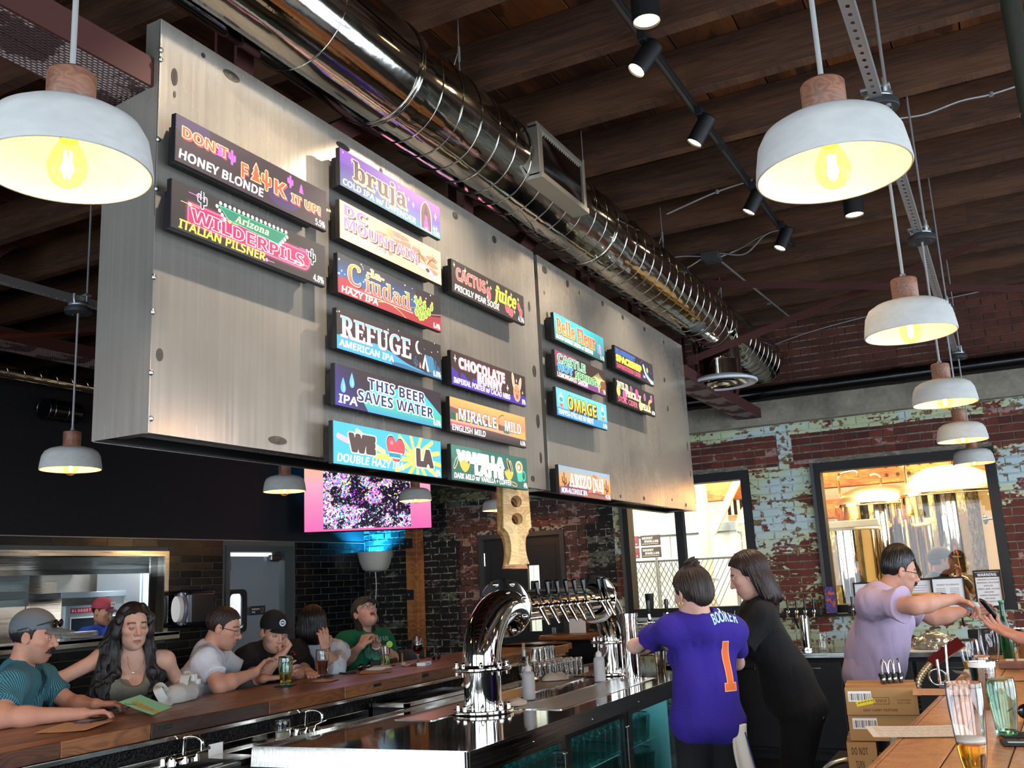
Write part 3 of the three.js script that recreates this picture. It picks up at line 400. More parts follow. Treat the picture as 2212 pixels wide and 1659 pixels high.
// ---------- menu boards and their signs ----------
const plateMat = std(0xffffff, 0.5, 0.62, { map: shifted(T.plate, 0, 0, 0.42, 0.42), roughnessMap: shifted(T.plateRough, 0, 0, 0.5, 0.5), bumpMap: shifted(T.plateRough, 0.3, 0, 0.5, 0.5), bumpScale: 0.0012 });
const plateSide = plateMat, weldMat = std(0x4b4740, 0.55, 0.7), weldDark = std(0x3a3632, 0.7, 0.5), hotRolled = std(0x141312, 0.3, 0.5);
function board(label, z0, z1, welds, spots) {
  const y0 = 2.035, y1 = 3.262, t = thing('menu_board', label, 'board', [-2.0, y0, z0]), L = z0 - z1, H = y1 - y0;
  mesh('front_plate', [rb(0.006, H, L, 0.002, -0.003, H / 2, -L / 2, 2)], plateMat, t);
  mesh('end_plate', [bx(0.012, H, 0.004, -0.008, H / 2, -0.002).translate(0, 0, 0), extr([[-0.222, 0.002], [-0.012, 0.002], [-0.012, 1.02], [-0.222, 0.995]], 0.003).translate(0, 0, -0.004), bx(0.055, H - 1.0, 0.003, -0.033, 1.0 + (H - 1.0) / 2, -0.003)], plateSide, t);
  mesh('far_end_plate', [extr([[-0.222, 0.002], [-0.012, 0.002], [-0.012, 1.02], [-0.222, 0.995]], 0.003).translate(0, 0, -L + 0.002)], plateSide, t);
  mesh('back_plate', [bx(0.003, 1.0, L - 0.01, -0.221, 0.5, -L / 2)], plateSide, t);
  for (const x of [-0.213, -0.012]) mesh('bottom_angle', [bx(0.028, 0.004, L - 0.01, x + (x < -0.1 ? 0.006 : -0.006), 0.004, -L / 2), bx(0.004, 0.03, L - 0.01, x, 0.016, -L / 2)], hotRolled, t);
  for (const z of [0.05, L / 2, L - 0.05]) mesh('frame_tube', [bx(0.16, 0.04, 0.04, -0.115, 0.03, -z)], hotRolled, t);
  welds.forEach(([z, y, rz, ry, k], i) => mesh('weld_mark', [cyl(1, 1, 0.0016, 0, 0, 0, 28).rotateZ(PI / 2).scale(1, ry, rz).translate(0.0006, y - y0, z - z0), ...(k ? [ball(0.006, 0.001, y - y0, z - z0, 0.35, ry / 0.008, Math.max(0.5, rz / 0.02))] : [])], i % 3 ? weldMat : weldDark, t));
  spots.forEach(([z, y]) => mesh('weld_bead', [ball(0.007, 0.001, y - y0, z - z0, 0.9, 1.3, 1)], M.steel, t));
  return t;
}
board('near brushed steel menu board, larger looking, with a flat end plate at left', -1.765, -4.205, [[-1.82, 3.1, 0.012, 0.028, 1], [-1.822, 3.045, 0.005, 0.011, 1], [-2.05, 3.215, 0.036, 0.016, 1], [-1.93, 3.226, 0.008, 0.008], [-2.27, 2.07, 0.042, 0.013, 1], [-1.795, 2.255, 0.012, 0.018, 1], [-2.62, 3.205, 0.04, 0.013, 1], [-2.86, 3.2, 0.010, 0.010], [-3.42, 3.2, 0.022, 0.016, 1], [-3.78, 3.2, 0.02, 0.018, 1], [-4.12, 2.95, 0.01, 0.026], [-4.14, 2.62, 0.02, 0.03, 1], [-4.15, 2.37, 0.018, 0.035, 1], [-4.16, 2.19, 0.012, 0.028], [-4.06, 2.08, 0.02, 0.014, 1]],
  [[-1.767, 3.13], [-1.767, 2.88], [-1.767, 2.73], [-1.767, 2.47], [-1.767, 2.37], [-1.767, 2.2], [-1.772, 2.075], [-1.767, 3.16]]);
board('far brushed steel menu board at the right, with three small signs and one low sign', -4.245, -6.68, [[-4.33, 3.2, 0.03, 0.02], [-4.31, 3.07, 0.006, 0.01], [-4.33, 2.95, 0.012, 0.022], [-4.31, 2.72, 0.01, 0.02], [-4.62, 3.2, 0.018, 0.02, 1], [-4.78, 3.19, 0.008, 0.01], [-5.13, 3.21, 0.018, 0.016], [-5.46, 3.2, 0.02, 0.015], [-5.86, 3.21, 0.018, 0.015], [-6.25, 3.2, 0.012, 0.014], [-5.02, 2.97, 0.01, 0.012, 1], [-6.2, 2.92, 0.016, 0.018], [-6.22, 2.72, 0.014, 0.02], [-5.2, 2.06, 0.012, 0.01], [-5.6, 2.07, 0.014, 0.012], [-6.15, 2.09, 0.008, 0.008], [-6.45, 2.07, 0.012, 0.012], [-6.6, 2.5, 0.008, 0.03], [-6.62, 2.3, 0.008, 0.02]], []);
{ const t = thing('support_post', 'black square steel post under the far right end of the menu boards', 'post', [-2.11, 0, -6.63]); mesh('post_shaft', [rb(0.06, 2.04, 0.06, 0.006, 0, 1.02, 0)], M.blackMatte, t); mesh('base_plate', [rb(0.12, 0.012, 0.12, 0.003, 0, 0.006, 0)], M.blackMatte, t); }

// sign painting
const SW = 768, SH = 166, SANS = 'sans-serif', SERIF = 'serif', MONO = 'monospace';
function txt(c, s, x, y, h, { f = SANS, b = 'bold', fill = '#fff', line, lw = 4, sh, shx = 3, shy = 4, w, slant = 0, rot = 0, sp = 0, al = 'left', fit } = {}) {
  c.save(); c.translate(x, y); c.rotate(rot); c.transform(1, 0, slant, 1, 0, 0); c.font = `${b} ${h}px ${f}`; c.textAlign = al; c.textBaseline = 'alphabetic'; c.lineJoin = 'round';
  const m = c.measureText(s).width; let k = w ?? 1; if (fit) k = fit / m; c.scale(k, 1);
  if (sh) { c.fillStyle = sh; c.strokeStyle = sh; c.lineWidth = lw; c.strokeText(s, shx, shy); c.fillText(s, shx, shy); }
  if (line) { c.strokeStyle = line; c.lineWidth = lw; c.strokeText(s, 0, 0); }
  c.fillStyle = fill; c.fillText(s, 0, 0); c.restore();
}
const hand = (c, s, x, y, h, fit, fill = '#fff', slant = -0.12) => { txt(c, s, x, y, h, { fill, line: fill, lw: h * 0.05, b: '', slant, fit }); };
const pct = (c, s, fill = '#fff', h = 30) => txt(c, s, SW - 8, SH - 8, h, { fill, line: fill, lw: 1, b: '', al: 'right', w: 0.8 });
const poly = (c, pts, fill, line, lw = 3) => { c.beginPath(); pts.forEach(([x, y], i) => i ? c.lineTo(x, y) : c.moveTo(x, y)); c.closePath(); if (fill) { c.fillStyle = fill; c.fill(); } if (line) { c.strokeStyle = line; c.lineWidth = lw; c.lineJoin = 'round'; c.stroke(); } };
const disc = (c, x, y, rx, ry, fill, line, lw = 3, rot = 0) => { c.beginPath(); c.ellipse(x, y, rx, ry ?? rx, rot, 0, 2 * PI); if (fill) { c.fillStyle = fill; c.fill(); } if (line) { c.strokeStyle = line; c.lineWidth = lw; c.stroke(); } };
const bg = (c, f) => { c.fillStyle = f; c.fillRect(0, 0, SW, SH); };
const grad = (c, stops, h = SH, y = 0) => { const g = c.createLinearGradient(0, y, 0, y + h); stops.forEach(([t, k]) => g.addColorStop(t, k)); return g; };
const star4 = (c, x, y, r, f) => poly(c, [[x, y - r * 1.4], [x + r * 0.25, y - r * 0.25], [x + r, y], [x + r * 0.25, y + r * 0.25], [x, y + r * 1.4], [x - r * 0.25, y + r * 0.25], [x - r, y], [x - r * 0.25, y - r * 0.25]], f);
const tree = (c, x, y, s, f, line) => poly(c, [[x, y - s], [x + s * 0.24, y - s * 0.55], [x + s * 0.14, y - s * 0.55], [x + s * 0.34, y - s * 0.2], [x + s * 0.2, y - s * 0.2], [x + s * 0.42, y + s * 0.12], [x - s * 0.42, y + s * 0.12], [x - s * 0.2, y - s * 0.2], [x - s * 0.34, y - s * 0.2], [x - s * 0.14, y - s * 0.55], [x - s * 0.24, y - s * 0.55]], f, line, 3);
const saguaro = (c, x, y, s, f, lw) => { c.save(); c.strokeStyle = f; c.lineWidth = lw ?? s * 0.2; c.lineCap = c.lineJoin = 'round'; c.beginPath(); c.moveTo(x, y); c.lineTo(x, y - s); c.moveTo(x, y - s * 0.35); c.lineTo(x - s * 0.28, y - s * 0.42); c.lineTo(x - s * 0.28, y - s * 0.72); c.moveTo(x, y - s * 0.25); c.lineTo(x + s * 0.28, y - s * 0.34); c.lineTo(x + s * 0.28, y - s * 0.66); c.stroke(); c.restore(); };
const curve = (c, pts, f, lw, close) => { c.beginPath(); c.moveTo(...pts[0]); for (let i = 1; i < pts.length; i++) { const a = pts[i - 1], b = pts[i]; c.quadraticCurveTo(a[0], a[1], (a[0] + b[0]) / 2, (a[1] + b[1]) / 2); } c.lineTo(...pts.at(-1)); if (close) { for (const p of close) c.lineTo(...p); c.closePath(); c.fillStyle = f; c.fill(); } else { c.strokeStyle = f; c.lineWidth = lw; c.lineCap = 'round'; c.stroke(); } };
const dots = (c, n, f, r0, r1, s, y1 = SH) => { let q = s; const R = () => (q = (q * 16807) % 2147483647) / 2147483647; for (let i = 0; i < n; i++) disc(c, R() * SW, R() * y1, r0 + R() * (r1 - r0), undefined, f); };
const ART = {
  dont(c) { bg(c, '#2c2129'); for (let i = 0; i < 60; i++) { c.fillStyle = i % 2 ? 'rgba(70,52,70,.35)' : 'rgba(20,14,18,.4)'; c.fillRect((i * 137) % SW, (i * 53) % SH, 90, 2); } disc(c, 520, 110, 90, 46, 'rgba(60,40,120,.45)'); disc(c, 60, 20, 90, 40, 'rgba(70,50,120,.4)');
    const o = { fill: '#e8492f', line: '#f7d795', lw: 5, sh: '#b33a4e', shx: 4, shy: 6 }; txt(c, "DON'T", 22, 70, 50, { ...o, fit: 210 }); txt(c, 'F', 292, 112, 78, o); txt(c, 'K', 458, 112, 78, { ...o, fit: 74 }); tree(c, 372, 96, 66, '#e8492f', '#f7d795'); saguaro(c, 426, 112, 66, '#f7d795', 20); saguaro(c, 426, 112, 66, '#e8492f', 14); txt(c, 'IT UP!', 560, 112, 46, { ...o, fit: 172 });
    tree(c, 196, 70, 40, '#c44fd0'); saguaro(c, 252, 80, 46, '#c44fd0', 11); saguaro(c, 556, 56, 42, '#c44fd0', 10); tree(c, 618, 56, 34, '#c44fd0'); hand(c, 'HONEY BLONDE', 10, 150, 44, 400); pct(c, '5.5%', '#fff', 34); },
  wilder(c) { bg(c, '#211d1f'); c.save(); c.shadowColor = '#ff3f7d'; c.shadowBlur = 14; c.fillStyle = '#b01f4e'; c.strokeStyle = '#ff6d92'; c.lineWidth = 4; c.beginPath(); c.moveTo(70, 58); c.lineTo(640, 58); c.arc(640, 93, 35, -PI / 2, PI / 2); c.lineTo(70, 128); c.closePath(); c.fill(); c.stroke(); c.restore();
    txt(c, 'WILDERPILS', 84, 119, 62, { b: 'bold', fill: '#b01f4e', line: '#ffd9e4', lw: 6, fit: 560 }); txt(c, 'WILDERPILS', 84, 119, 62, { fill: '#a81d4a', fit: 560 });
    poly(c, [[205, 22], [545, 22], [500, 72], [250, 60]], '#1f6b55', '#3fb894', 3); txt(c, 'Arizona', 280, 56, 36, { f: SERIF, b: 'italic bold', fill: '#f3e6a4', fit: 170 }); for (let i = 0; i < 16; i++) disc(c, 212 + i * 22, 12, 7, 7, '#fff6e8'); for (let i = 0; i < 4; i++) { disc(c, 548 - i * 12, 30 + i * 13, 7, 7, '#fff6e8'); disc(c, 196 + i * 12, 28 + i * 12, 7, 7, '#fff6e8'); }
    for (const [x, y] of [[130, 56], [690, 92]]) { saguaro(c, x, y, 52, '#bfe9ee', 16); saguaro(c, x, y, 52, '#211d1f', 9); } for (const [x, y, f] of [[110, 22, '#ff77d0'], [78, 64, '#ffd98a'], [255, 66, '#ffcf7a'], [660, 50, '#ff77d0'], [624, 112, '#ffd98a'], [440, 150, '#ff77d0']]) { disc(c, x, y, 7, 7, f); c.fillStyle = f; c.fillRect(x - 40, y - 1, 80, 2); }
    hand(c, 'ITALIAN PILSNER', 30, 157, 42, 400, '#f4e14a'); pct(c, '4.8%', '#fff', 36); },
  bruja(c) { bg(c, grad(c, [[0, '#8b54b4'], [0.5, '#5b419e'], [1, '#3c7f86']])); disc(c, 60, 120, 160, 60, 'rgba(70,60,110,.5)'); for (let i = 0; i < 16; i++) star4(c, 20 + (i * 173) % 730, 14 + (i * 61) % 130, 6 + i % 5 * 2, i % 3 ? '#e9c6e0' : '#e6e872');
    txt(c, 'bruja', 84, 106, 112, { f: SERIF, fill: '#5d3b3c', line: '#fdf6c4', lw: 9, sh: '#e3ec6b', shx: 7, shy: 8, fit: 400 }); txt(c, 'bruja', 84, 106, 112, { f: SERIF, fill: '#5d3b3c', line: '#5d3b3c', lw: 3, fit: 400 });
    c.beginPath(); c.moveTo(600, 158); c.lineTo(600, 80); c.quadraticCurveTo(608, 30, 645, 14); c.quadraticCurveTo(682, 30, 690, 80); c.lineTo(690, 158); c.closePath(); c.fillStyle = '#5a3236'; c.fill(); c.strokeStyle = '#f6f2a4'; c.lineWidth = 5; c.stroke(); poly(c, [[645, 30], [668, 82], [622, 82]], '#3d2228'); disc(c, 645, 96, 12, 14, '#7e3bb4'); poly(c, [[618, 156], [632, 108], [658, 108], [674, 156]], '#8a43c2'); disc(c, 645, 150, 9, 9, '#e3ec6b'); star4(c, 728, 62, 16, '#f1ee9a'); star4(c, 734, 122, 11, '#f1ee9a'); hand(c, 'COLD IPA w/ LAVENDER', 14, 154, 36, 540); pct(c, '6.5%', '#fff', 30); },
  dc(c) { bg(c, '#eea487'); for (const [x, y, w] of [[330, 26, 170], [240, 60, 330], [420, 50, 170], [300, 96, 300], [520, 74, 130], [250, 128, 120], [640, 60, 100], [650, 90, 90], [640, 120, 100]]) { c.fillStyle = '#b1735f'; c.beginPath(); c.ellipse(x + w / 2, y, w / 2, 13, 0, 0, 2 * PI); c.fill(); }
    disc(c, 352, 42, 25, 30, '#f3bb52'); disc(c, 364, 38, 22, 26, '#d28a70'); const o = { line: '#f6d9ae', lw: 7, sh: '#4a2a26', shx: 5, shy: 6, fill: grad(c, [[0, '#b85ea0'], [1, '#a96a70']], 70, -50) }; txt(c, 'DC', 18, 56, 62, { ...o, fit: 165 }); txt(c, 'MOUNTAIN', 18, 112, 66, { ...o, fit: 560 });
    star4(c, 430, 40, 9, '#f8cddb'); star4(c, 520, 44, 12, '#f8cddb'); c.strokeStyle = '#7a4326'; for (const d of [-1, 1]) for (let i = 0; i < 4; i++) curve(c, [[640 + d * 6, 96], [640 + d * 40, 76 - i * 6], [640 + d * (60 + i * 8), 30 + i * 14]], i ? '#7a4326' : '#c7793f', 5);
    poly(c, [[560, 112], [610, 100], [680, 116], [730, 150], [690, 160], [620, 132], [575, 130]], '#f3e6ea', '#5b3b40', 2); disc(c, 650, 124, 17, 10, '#4a2d2c'); hand(c, 'DOUBLE IPA', 14, 156, 42, 330, '#fff'); pct(c, '8.2%', '#fff', 32); },
  ciudad(c) { bg(c, grad(c, [[0, '#231d22'], [0.5, '#1f4f86'], [1, '#2e3f6e']])); c.fillStyle = 'rgba(30,22,26,.9)'; c.fillRect(560, 0, 208, SH); dots(c, 34, '#fff', 2, 4, 91, 90); curve(c, [[0, 100], [60, 92], [170, 110], [330, 106], [500, 132], [640, 116], [768, 96]], '#8e2a33', 0, [[768, 166], [0, 166]]); curve(c, [[470, 120], [540, 96], [640, 110], [768, 84]], '#d1703e', 4); curve(c, [[270, 140], [340, 124], [420, 140], [480, 166]], '#e49e57', 4);
    const o = { f: SERIF, fill: grad(c, [[0, '#f58a3c'], [1, '#e83f52']], 90, -80), line: '#ffe3b2', lw: 5, sh: '#3c1420', shx: 4, shy: 5 }; txt(c, 'C', 56, 112, 124, { ...o, w: 1.2 }); txt(c, 'iudad', 178, 118, 98, { ...o, fit: 340 }); txt(c, '-la-', 196, 44, 44, { ...o, fit: 120, fill: '#f59a45' }); c.fillStyle = '#e83f52'; c.fillRect(54, 120, 480, 9); c.fillStyle = '#ffe3b2'; c.fillRect(54, 128, 480, 3);
    for (const [x, y, r] of [[590, 130, 16], [572, 96, 15], [606, 96, 17], [562, 64, 14], [594, 60, 14], [630, 70, 15], [640, 110, 16], [666, 92, 15], [690, 66, 14], [560, 120, 13], [615, 128, 15]]) disc(c, x, y, r * 0.85, r * 1.2, '#6f9c3a', '#e6e067', 4, (x % 7) * 0.2 - 0.5); for (const [x, y] of [[556, 44], [598, 40], [636, 50], [696, 44]]) disc(c, x, y, 9, 7, '#f0a24a'); hand(c, 'HAZY IPA', 18, 158, 36, 250); pct(c, '6.4%', '#fff', 34); },
  refuge(c) { bg(c, '#2a2124'); dots(c, 20, '#fff', 2, 4, 47, 90); curve(c, [[0, 110], [110, 96], [190, 108], [260, 92], [380, 112], [480, 140], [600, 150], [768, 166]], '#3d8fc4', 0, [[768, 166], [0, 166]]); curve(c, [[370, 150], [470, 146], [600, 158], [768, 140]], '#2f5c80', 0, [[768, 166], [370, 166]]);
    txt(c, 'REFUGE', 22, 112, 118, { f: SERIF, fill: grad(c, [[0, '#5aa6ee'], [0.5, '#bfe0fb'], [1, '#fff4ea']], 90, -84), line: '#a83a4a', lw: 7, fit: 500 }); txt(c, 'REFUGE', 22, 112, 118, { f: SERIF, fill: grad(c, [[0, '#5aa6ee'], [0.5, '#bfe0fb'], [1, '#fff4ea']], 90, -84), line: '#ffffff', lw: 3, fit: 500 });
    disc(c, 580, 48, 24, 30, '#fff8ee'); disc(c, 592, 44, 21, 26, '#2a2124'); poly(c, [[632, 70], [700, 74], [724, 150], [660, 146]], '#3b7396'); poly(c, [[632, 70], [604, 138], [622, 142], [634, 92], [644, 146], [664, 148]], '#f6f3ea'); disc(c, 590, 128, 8, 14, '#e0594f'); disc(c, 590, 134, 4, 8, '#ffe9d4'); saguaro(c, 556, 146, 52, '#2f5c80', 6); saguaro(c, 720, 150, 64, '#31688d', 8); saguaro(c, 748, 158, 44, '#31688d', 7); hand(c, 'AMERICAN IPA', 14, 152, 38, 370); pct(c, '6.8%', '#fff', 36); },
  water(c) { const g = c.createLinearGradient(0, 166, 160, 0); g.addColorStop(0, '#33308f'); g.addColorStop(0.6, '#2c2345'); g.addColorStop(1, '#2c2128'); bg(c, g); poly(c, [[240, 20], [610, 20], [768, 108], [768, 166], [210, 166], [150, 96], [240, 70]], grad(c, [[0.1, '#4f9fe0'], [0.45, '#2fb0c8'], [0.75, '#45a98f'], [1, '#3a86b0']])); poly(c, [[610, 20], [768, 20], [768, 100]], '#2c2128'); poly(c, [[335, 10], [395, 44], [440, 30], [440, 10]], '#2c2128');
    for (const [x, y] of [[106, 52], [50, 80]]) { c.beginPath(); c.moveTo(x, y - 32); c.quadraticCurveTo(x + 20, y + 6, x + 15, y + 18); c.arc(x, y + 16, 15, 0, PI); c.quadraticCurveTo(x - 20, y + 6, x, y - 32); c.fillStyle = '#58a6ea'; c.fill(); disc(c, x + 4, y + 10, 4, 14, '#9fd0f7'); }
    const o = { fill: '#243059', line: '#f4f8ff', lw: 9 }; txt(c, 'THIS BEER', 214, 70, 62, { ...o, fit: 420 }); txt(c, 'THIS BEER', 214, 70, 62, { fill: '#26284e', fit: 420 }); txt(c, 'SAVES WATER', 140, 128, 62, { ...o, fit: 560 }); txt(c, 'SAVES WATER', 140, 128, 62, { fill: '#26284e', fit: 560 }); hand(c, 'IPA', 18, 152, 46, 120); pct(c, '6.0%', '#fff', 34); },
  la(c) { bg(c, '#3fa3bd'); for (let i = 0; i < 13; i++) { const a = i / 13 * 2 * PI; curve(c, [[570, 96], [570 + Math.cos(a) * 60, 96 + Math.sin(a) * 40], [570 + Math.cos(a + 0.12) * 190, 96 + Math.sin(a + 0.12) * 110]], i % 2 ? '#e9b86a' : '#cfcf5c', 20); } curve(c, [[330, 92], [260, 70], [150, 24]], '#f0b090', 24); curve(c, [[90, 70], [30, 56]], '#f2a3bd', 22); curve(c, [[380, 110], [300, 112], [260, 110]], '#cfd35e', 24);
    const o = { fill: '#453634', line: '#c8f3f6', lw: 26 }, q = { fill: '#453634', line: '#453634', lw: 16 }; for (const s of [o, q]) { txt(c, 'WE', 104, 104, 86, { ...s, fit: 165 }); txt(c, 'LA', 566, 122, 92, { ...s, fit: 130 }); }
    const H = (k, f) => { c.beginPath(); c.moveTo(412, 130); c.bezierCurveTo(330 - k, 80, 340 - k, 14 - k, 392, 22 - k); c.bezierCurveTo(404, 24, 412, 36, 416, 44); c.bezierCurveTo(424, 28, 440, 20 - k, 460, 30 - k); c.bezierCurveTo(500 + k, 60, 470 + k, 100, 412, 130 + k); c.fillStyle = f; c.fill(); }; H(9, '#c8f3f6'); H(5, '#3a1f24'); H(0, '#d64752'); disc(c, 384, 46, 12, 10, '#f07a86'); c.fillStyle = '#2f7f92'; c.fillRect(366, 86, 96, 22); c.fillStyle = '#9fe4ea'; c.fillRect(366, 84, 96, 5); c.fillRect(366, 106, 80, 5); for (let i = 0; i < 4; i++) c.fillRect(448, 88 + i * 6, 16, 3);
    hand(c, 'DOUBLE HAZY IPA', 18, 154, 42, 450, '#fff', -0.2); pct(c, '8%', '#fff', 38); },
  cactus(c) { bg(c, '#2b2320'); for (const [x, y, r] of [[24, 24, 12], [130, 26, 13], [352, 28, 11], [390, 50, 12], [480, 30, 12], [620, 28, 13], [700, 36, 12], [350, 110, 12], [470, 118, 10], [650, 118, 12]]) star4(c, x, y, r, '#eef0a0');
    txt(c, 'CACTUS', 36, 92, 84, { fill: '#d94a55', line: '#f39a86', lw: 6, sh: '#7d5a3c', fit: 300 }); txt(c, 'juice', 430, 98, 104, { f: SERIF, b: 'italic bold', fill: '#f2e640', line: '#f2e640', lw: 6, fit: 240 }); for (const [x, y, r] of [[360, 74, 0.3], [372, 96, 0.2], [560, 118, -0.3], [592, 126, 0.2], [616, 132, 0.5], [706, 78, -0.4], [726, 106, 0.3]]) disc(c, x, y, 15, 24, '#dc4a5c', '#f0908c', 3, r); hand(c, 'PRICKLY PEAR SOUR', 20, 152, 42, 450); pct(c, '4.5%', '#fff', 40); },
  bunny(c) { bg(c, '#33231f'); curve(c, [[0, 76], [60, 104], [110, 92], [160, 130], [210, 96], [330, 128], [560, 140], [640, 116], [768, 112]], '#3f2a8c', 0, [[768, 166], [0, 166]]); for (const [x, y, w] of [[70, 96, 24], [180, 100, 26], [300, 112, 20]]) disc(c, x, y, w / 2, 30, '#33231f'); star4(c, 36, 34, 16, '#fff'); star4(c, 560, 96, 15, '#fff'); star4(c, 666, 40, 10, '#fff'); star4(c, 730, 96, 9, '#fff');
    const o = { line: '#a3213e', lw: 12 }, f1 = grad(c, [[0, '#fbe7ea'], [0.6, '#e9efe0'], [1, '#7fe0bb']], 60, -56), f2 = grad(c, [[0, '#e9aee0'], [0.5, '#8fd0e8'], [1, '#4f9ce6']], 56, -50); for (const s of [o, { line: '#f8d4dc', lw: 6 }]) { txt(c, 'CHOCOLATE', 66, 74, 70, { ...s, fill: f1, fit: 470 }); txt(c, 'BUNNY', 240, 122, 60, { ...s, fill: f2, fit: 260 }); }
    disc(c, 628, 44, 13, 42, '#e5988c', '#f6d2b0', 3, -0.15); disc(c, 704, 54, 13, 40, '#e5988c', '#f6d2b0', 3, 0.35); disc(c, 664, 106, 38, 46, '#c78058', '#f3d2a4', 3); disc(c, 648, 96, 4, 4, '#2a1612'); disc(c, 680, 98, 4, 4, '#2a1612'); disc(c, 644, 114, 10, 8, '#e2736f'); disc(c, 690, 116, 10, 8, '#e2736f'); disc(c, 664, 126, 5, 13, '#2a1612'); hand(c, 'IMPERIAL PORTER w/ CACAO NIBS', 14, 154, 36, 570); pct(c, '8%', '#fff', 38); },
  mild(c) { bg(c, grad(c, [[0, '#f39a55'], [0.5, '#ef7f5e'], [1, '#d96a6a']])); poly(c, [[0, 46], [60, 50], [390, 70], [560, 80], [560, 112], [0, 112]], '#6a4a48'); for (let i = 0; i < 7; i++) { c.fillStyle = '#1f5c4c'; c.fillRect(6 + i * 66, 74 + i * 2, 44, 30 - i * 2); c.fillStyle = '#f0b06c'; c.fillRect(52 + i * 66, 72, 16, 42); } poly(c, [[0, 108], [430, 104], [768, 112], [768, 128], [420, 118], [0, 134]], '#e59274'); c.fillStyle = '#b0566c'; c.fillRect(0, 118, 300, 22); poly(c, [[0, 138], [330, 118], [768, 126], [768, 166], [0, 166]], grad(c, [[0.7, '#5b4a4c'], [1, '#2b2523']])); c.fillStyle = '#3f6a4a'; c.fillRect(520, 84, 60, 30); c.fillStyle = '#f0a04a'; c.fillRect(620, 84, 140, 34); c.fillStyle = '#3a2a2c'; c.fillRect(472, 38, 4, 70); curve(c, [[474, 40], [500, 24], [530, 22]], '#3a2a2c', 4);
    txt(c, 'MIRACLE', 70, 100, 78, { fill: '#fff6ea', line: '#5c2f35', lw: 7, fit: 380 }); txt(c, 'MIRACLE', 70, 100, 78, { fill: '#fff6ea', fit: 380 }); txt(c, 'MILD', 530, 100, 78, { fill: '#fff6ea', line: '#5c2f35', lw: 7, fit: 190 }); txt(c, 'MILD', 530, 100, 78, { fill: '#fff6ea', fit: 190 }); hand(c, 'ENGLISH MILD', 10, 156, 38, 320); pct(c, '4.6%', '#fff', 34); },
  vanilla(c) { bg(c, '#2a5d53'); disc(c, 120, 20, 160, 60, 'rgba(80,140,122,.45)'); disc(c, 300, 70, 150, 40, 'rgba(70,128,110,.3)'); const o = { fill: '#fdf2ec', line: '#fdf2ec', lw: 12, sh: '#1c3f38', shx: 4, shy: 6 }; txt(c, 'VANILLA', 56, 72, 66, { ...o, fit: 450 }); txt(c, 'LATTE', 210, 124, 60, { ...o, fit: 290 });
